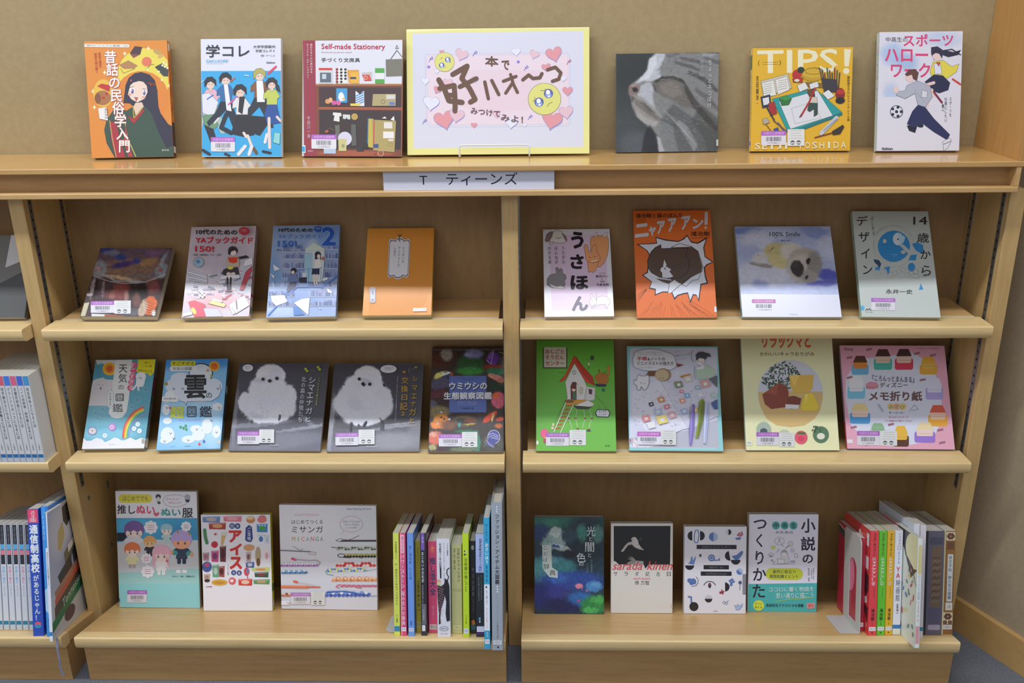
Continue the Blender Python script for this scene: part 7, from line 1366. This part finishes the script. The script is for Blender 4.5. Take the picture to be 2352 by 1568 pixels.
def g7side(a): a.bg('d4dce8'); [a.R('8a8a98', 40+k*4, 11.5+k*.5, 42.6+k*4, 12.6+k*.5) for k in range(5)]; a.R('8a9098', 68, 6, 84, 16)
def g8(s):
    s.R('1e1c26', 0, 0, 24, 1000)
    s.R('484658', 32, 60, 96, 130, 6); s.R('6a5646', 42, 145, 92, 730, 10)
    for k in range(14): s.L('8a7460' if k % 2 else '3a2c30', 5, [50,265+k*32,60,250+k*32,70,262+k*32,86,250+k*32])
    s.R('524e68', 34, 740, 94, 890, 5); s.use('spine_label'); s.R('9a94a8', 34, 900, 94, 950, 10); s.use('cover_print')
def flower(s, cx, cy, r_, c1='6a4030', c2='d8c8a8'):
    for k in range(6): t_ = k*math.pi/3; s.E(c1, cx+r_*.55*math.cos(t_), cy+r_*.5*math.sin(t_), r_*.5, r_*.45, n=10)
    s.E(c1, cx, cy, r_*.6, r_*.55); s.E(c2, cx, cy, r_*.16, r_*.14, n=8)
def g9(s):
    s.R('8a6030', 10, 0, 100, 1000); s.R('cfc6a2', 14, 12, 96, 92, 5); flower(s, 55, 52, 36); s.R('6a4428', 22, 105, 90, 180); s.R('c8ccc8', 34, 225, 84, 680, 4); vt(s, '草花手帖 野の花の図鑑', '4a5a78', 42, 240, 76, 660, .01); s.R('d0ccc0', 26, 690, 90, 765, 4); s.T('上巻', '5a5040', 40, 715, 74, 745)
    s.R('cfc6a2', 8, 785, 96, 895, 5); flower(s, 52, 825, 36); flower(s, 28, 880, 20); flower(s, 74, 880, 20); s.use('spine_label'); s.R('cdc8c4', 10, 905, 94, 950, 4); s.T('627.0', '5a5060', 30, 918, 76, 938); s.use('cover_print')
RG = [('dark red book directly behind the bookend plate', 0.6865, 0.0527, 0.1899, 0.0118, 'b02840', g1, 0.13, g1side, 'R'),
 ('red comic spine, first of three matching comics by the bookend', 0.6985, 0.0326, 0.2102, 0.0172, 'e0444c', g_series('1'), 0.148, g2side, 'R'),
 ('bright green comic spine between the red and yellow ones', 0.7162, 0.0348, 0.2096, 0.0163, '62c030', g_series('2'), 0.148, None, 'R'),
 ('yellow comic spine, last of three matching comics', 0.7328, 0.0363, 0.2092, 0.015, 'e0b028', g_series('3'), 0.148, None, 'R'),
 ('white spine with red YA letters and a blue band', 0.748, 0.0378, 0.2101, 0.0165, 'dcdccf', g5, 0.148, None, 'R'),
 ('mint picture book dotted with small drawings, jutting past the shelf edge', 0.7655, -0.0269, 0.214, 0.01, 'd4dcd4', g6, 0.182, g6side, 'R'),
 ('taller slim white book behind the mint picture book', 0.7765, 0.0198, 0.2283, 0.0125, 'd8dce4', g7, 0.182, g7side, 'R'),
 ('second slim white book, right against the dark slipcased one', 0.7895, 0.0198, 0.226, 0.012, 'd8d0d8', g7, 0.182, None, 'R'),
 ('wide dark purple spine with a worn brown panel', 0.8022, 0.0361, 0.2095, 0.0415, '5a5668', g8, 0.148, None, 'R'),
 ('cream and brown flower-patterned spine at the right end of the bottom shelf', 0.845, 0.0398, 0.209, 0.0225, 'cfc6a2', g9, 0.148, None, 'R')]
x = .6858
for lab, x_, y, h, T, c_, f_, dep, sd, bd in RG:
    spine_book(lab, x_, y, dep, h, T-.0004, LN, c_, f_, GR, z4, fn_side=sd, bind=bd)

# bookend: bent sheet metal with a tall window, foot reaching left under nothing
be = empty('bookend', (.6858, YF4+.040*math.cos(SLOPE), z4-.040*math.sin(SLOPE)+.0006)); be.rotation_euler = (-SLOPE, 0, 0)
tag(be, 'light grey metal bookend with a cut-out window, propping the leaning books', 'bookend')
def plate_with_window(w, h, t, r, wx0, wx1, wz0, wz1):
    out = []
    for cx, cz, a0 in ((w-r, h-r, 0), (r, h-r, 90)):
        for k in range(6): t_ = math.radians(a0+18*k); out.append((cx+r*math.cos(t_), cz+r*math.sin(t_)))
    out += [(0, 0), (w, 0)]
    inn = []; rr2 = (wx1-wx0)/2; cx = (wx0+wx1)/2
    for k in range(9): t_ = math.radians(180-22.5*k); inn.append((cx+rr2*math.cos(t_), wz1-rr2+rr2*math.sin(t_)))
    inn += [(wx1, wz0), (wx0, wz0)]
    tri = tessellate_polygon([[Vector((x, z, 0)) for x, z in out], [Vector((x, z, 0)) for x, z in inn]])
    pts = out+inn; m = MB(); n = len(pts)
    m.v = [(-t, y, z) for y, z in pts] + [(0, y, z) for y, z in pts]
    for a_, b_, c_ in tri: m.f += [(a_, b_, c_), (n+c_, n+b_, n+a_)]
    no = len(out)
    for i in range(no): m.f.append((i, (i+1) % no, n+(i+1) % no, n+i))
    for i in range(len(inn)): j = (i+1) % len(inn); m.f.append((no+i, no+j, n+no+j, n+no+i))
    return m
M_BE = plain('grey_painted_steel', 'c4c2bc', .45, .1)
plate_with_window(.098, .192, .0016, .014, .024, .066, .014, .140).build('upright_plate', M_BE, be)
m = MB(); m.prism_z([(-.0002, .0), (-.036, .0), (-.040, .005), (-.040, .088), (-.036, .094), (-.0002, .094)], .0001, .0014); m.build('foot_plate', M_BE, be)
be2 = empty('bookend', (-.2378, YF4+.03, slope_z(YF4+.03)+.0006)); be2.rotation_euler = (-SLOPE, 0, 0)
tag(be2, 'grey bookend whose foot peeks out left of the lime-yellow first spine', 'bookend')
MB().box(-.0014, 0, 0, 0, .09, .15, .0004).build('upright_plate', M_BE, be2)
m = MB(); m.prism_z([(0, .004), (-.012, .004), (-.02, .012), (-.02, .088), (0, .088)], .0001, .0014); m.build('foot_plate', M_BE, be2)

# ------------------------------------------------------------------ neighbouring bay on the left
GN3, GN4 = 'white career guides shelved in the left bay', 'thin white books with black-headed spines in the left bay'
heads = ['4a9ad0', '4a70d8', 'e06a90', '4a80e0', 'e0647a', '4a9a8a', 'e08a40', '5a80d0']
ttl = ['救急救命士になるには', 'バイオ技術者・研究者になるには', '音響技術者になるには', 'グランドスタッフになるには', '理学療法士になるには', '栄養士・管理栄養士になるには', '保育士になるには', '弁護士になるには']
desc = ['light-blue headed white guide nearest the upright in the left bay', 'royal-blue headed white guide, second from the upright', 'rose headed white guide, third from the upright', 'blue headed white guide between two pink-headed ones', 'coral headed white guide, fifth from the upright', 'green headed white guide, sixth from the upright', 'orange headed white guide, seventh from the upright', 'white guide cut by the left picture edge on the middle shelf']
for i in range(8):
    def fn(s, i=i):
        s.R(heads[i], 0, 0, 100, 110); s.R('c4c4cc', 0, 0, 6, 1000); n = len(ttl[i])
        vt(s, ttl[i], '3a3c44', 22, 130, 78, 130+min(n, 13)*46, .01); vt(s, '工藤明', '6a6c74', 40, 780, 62, 860)
        s.use('spine_label'); s.R('2f74b4', 4, 905, 96, 945); s.R('c8d0d8', 4, 947, 96, 985); s.use('cover_print')
    spine_book(desc[i], -.9374-.0123*i+.0119, -.0425, .128, .1812, .0119, -1e-6, 'd8dadc', fn, GN3, z3, slope=False)
d4 = ['thin black-headed white book beside the thick blue guide in the left bay', 'thin black-headed white book, second left of the thick blue guide', 'thin black-headed white book with pink lettering, third left of the thick blue guide', 'thin black-headed white book, fourth left of the thick blue guide', 'thin black-headed white book, fifth left of the thick blue guide', 'thin black-headed white book, nearest the left picture edge on the bottom shelf', 'thin black-headed white book cut by the left picture edge on the bottom shelf']
LR = 1e-6; LY = math.radians(6.5)
for i in range(7):
    cc = ['8aa8dc', 'e080a0', '7aa8dc', 'e07a9a', '80a8dc', '7098d0', '80a8dc'][i]
    def fn(s, cc=cc):
        s.R('2a2c34', 10, 0, 90, 375); vt(s, '大学入試の現代', '8a8c98', 34, 20, 66, 180, .0); s.R('5ab0dc', 14, 185, 86, 235); s.R('e08090', 14, 240, 86, 285)
        vt(s, '推薦小論文', cc, 22, 390, 78, 560, .008); vt(s, '2022', '6a6c78', 34, 570, 66, 680); s.use('spine_label'); s.R('2a7a9a', 4, 915, 96, 950); s.R('b8c8d0', 4, 952, 96, 990); s.use('cover_print')
    spine_book(d4[i], -.9718-.0131*i, .0392, .148, .2174, .0110, LR, 'd2d6dc', fn, GN4, z4, yaw=LY)
def fb(s):
    s.R('e0486c', 2, 4, 98, 108); vt(s, '２０２３年版', 'f4d8e0', 14, 12, 86, 100, .02); vt(s, '通信制高校', 'e4ecf8', 10, 120, 92, 500, .05); vt(s, 'があるじゃん！', 'dce4f4', 22, 515, 80, 880, .03); s.E('e05a70', 50, 905, 32, 20); s.E('3a90c0', 50, 922, 34, 16)
spine_book('thick royal-blue school guide with huge white characters in the left bay', -.9365, .0089, .182, .2576, .0212, LR, '2c50b4', fb, 'tall guides at the right end of the left bay', z4, yaw=LY)
def fb2(s):
    s.R('3f98e4', 0, 0, 60, 1000); s.P('b8d8f4', [0,640,50,620,60,720,40,820,0,800]); vt(s, 'いじめない', 'c8e0f4', 14, 60, 46, 260, .01); s.R('2a80d8', 60, 0, 100, 1000); vt(s, 'まつい', '1a3a6a', 20, 860, 50, 930)
spine_book('sky-blue cloud-patterned guide between the royal-blue one and the white magazine', -.9150, .0060, .182, .2636, .0140, LR, '3a8ee0', fb2, 'tall guides at the right end of the left bay', z4, yaw=LY)
def fm(s): s.R('e0e4ec', 0, 0, 100, 1000); s.R('3a90e0', 0, 0, 60, 270); vt(s, '高校生のための資格就職ガイド', '3a3c44', 26, 300, 70, 560); s.use('spine_label'); s.R('3a86c0', 0, 925, 100, 955); s.R('e4e8ec', 0, 957, 100, 992); s.use('cover_print')
def fms(a):
    a.bg('c4cadc')
    a.G(0, 0, 100, 66, 'b4bcd8', [('d0d4e4', 40, 20, 40, 20, 0, .8), ('9aa4cc', 70, 50, 40, 20, 0, .8)], 16, 16)
    a.P('3a3c3a', [40,3,60,0,66,14,52,20,42,14]); a.P('c8b478', [26,20,40,14,44,26,34,36,24,34]); a.E('3a4048', 80, 12, 12, 7); a.P('6a6c5c', [40,40,100,20,100,34,44,52]); a.P('2a3038', [20,54,60,44,64,58,30,66]); a.P('34383c', [64,42,98,34,100,50,70,58]); a.P('e8e4e0', [52,36,90,26,92,31,54,42])
    a.P('b07a68', [10,64,100,48,100,53,12,70]); a.P('c85a44', [10,70,100,53,100,57,10,76]); a.P('4a4440', [8,76,100,57,100,68,8,86]); a.P('2a7a54', [0,86,100,68,100,75,0,94]); a.T('Tennessee', 'a8ccb8', 30, 75, 92, 82, b=.02, sk=-.2); a.P('c8c8ce', [0,94,100,75,100,100,0,100]); a.E('5a4452', 50, 90, 16, 6)
spine_book('white magazine with photos on its cover leaning out past the left upright', -.9035, -.0192, .176, .2570, .0066, LR, 'd0d6e2', fm, 'tall guides at the right end of the left bay', z4, fn_side=fms, bind='L', yaw=LY)
rb = empty('bookmark_ribbon', (-.9075, -.143, z4-.03)); tag(rb, 'thin grey ribbon hanging below the white magazine in the left bay', 'ribbon')
m = MB(); px = [(.000, .006, .030), (.0005, -.001, .012), (.001, -.002, -.012), (-.0015, -.001, -.034), (.0005, 0, -.058)]
for i, (x, y, z_) in enumerate(px): m.v += [(x, y, z_), (x+.004, y+.0006, z_), (x, y+.0005, z_), (x+.004, y+.0011, z_)]
for i in range(len(px)-1):
    b_ = i*4; m.f += [(b_, b_+1, b_+5, b_+4), (b_+2, b_+6, b_+7, b_+3), (b_, b_+4, b_+6, b_+2), (b_+1, b_+3, b_+7, b_+5)]
m.f += [(0, 2, 3, 1), (16, 17, 19, 18)]
m.build('ribbon_strip', plain('grey_ribbon', '8a8ca4', .7), rb)
# the book on the upper shelf of the left bay, cut by the picture edge
FIT['CX'] = ((-1.052, .012, .03, .62, .12, .17), .014, [(0, 0), (100, 0), (100, 100), (0, 100)])
r, a = face_book('CX', 'dark book with a red corner cut by the left picture edge on the upper shelf', '6a6a66', 'R', group=G2)
a.bg('7a7a76'); a.P('d8d8d8', [60,0,88,0,90,30,58,40]); a.P('c04838', [84,0,100,0,100,24,86,22]); a.P('4a4c4a', [50,60,100,40,100,100,40,100]); a.build(r)

# little shelf pegs and holes seen on the side panels
for k, (x, y, z_) in enumerate(((-.8837, .035, ZT-.69), (-.8837, .09, ZT-.835), (-.8837, .12, ZT-.70))):
    bpart('shelf_peg', MB().box(-.0006, -.003, -.012 if k == 2 else -.004, .0012, .003, .004), plain('peg_grey', '6a6862', .6)).location = (x, y, z_)
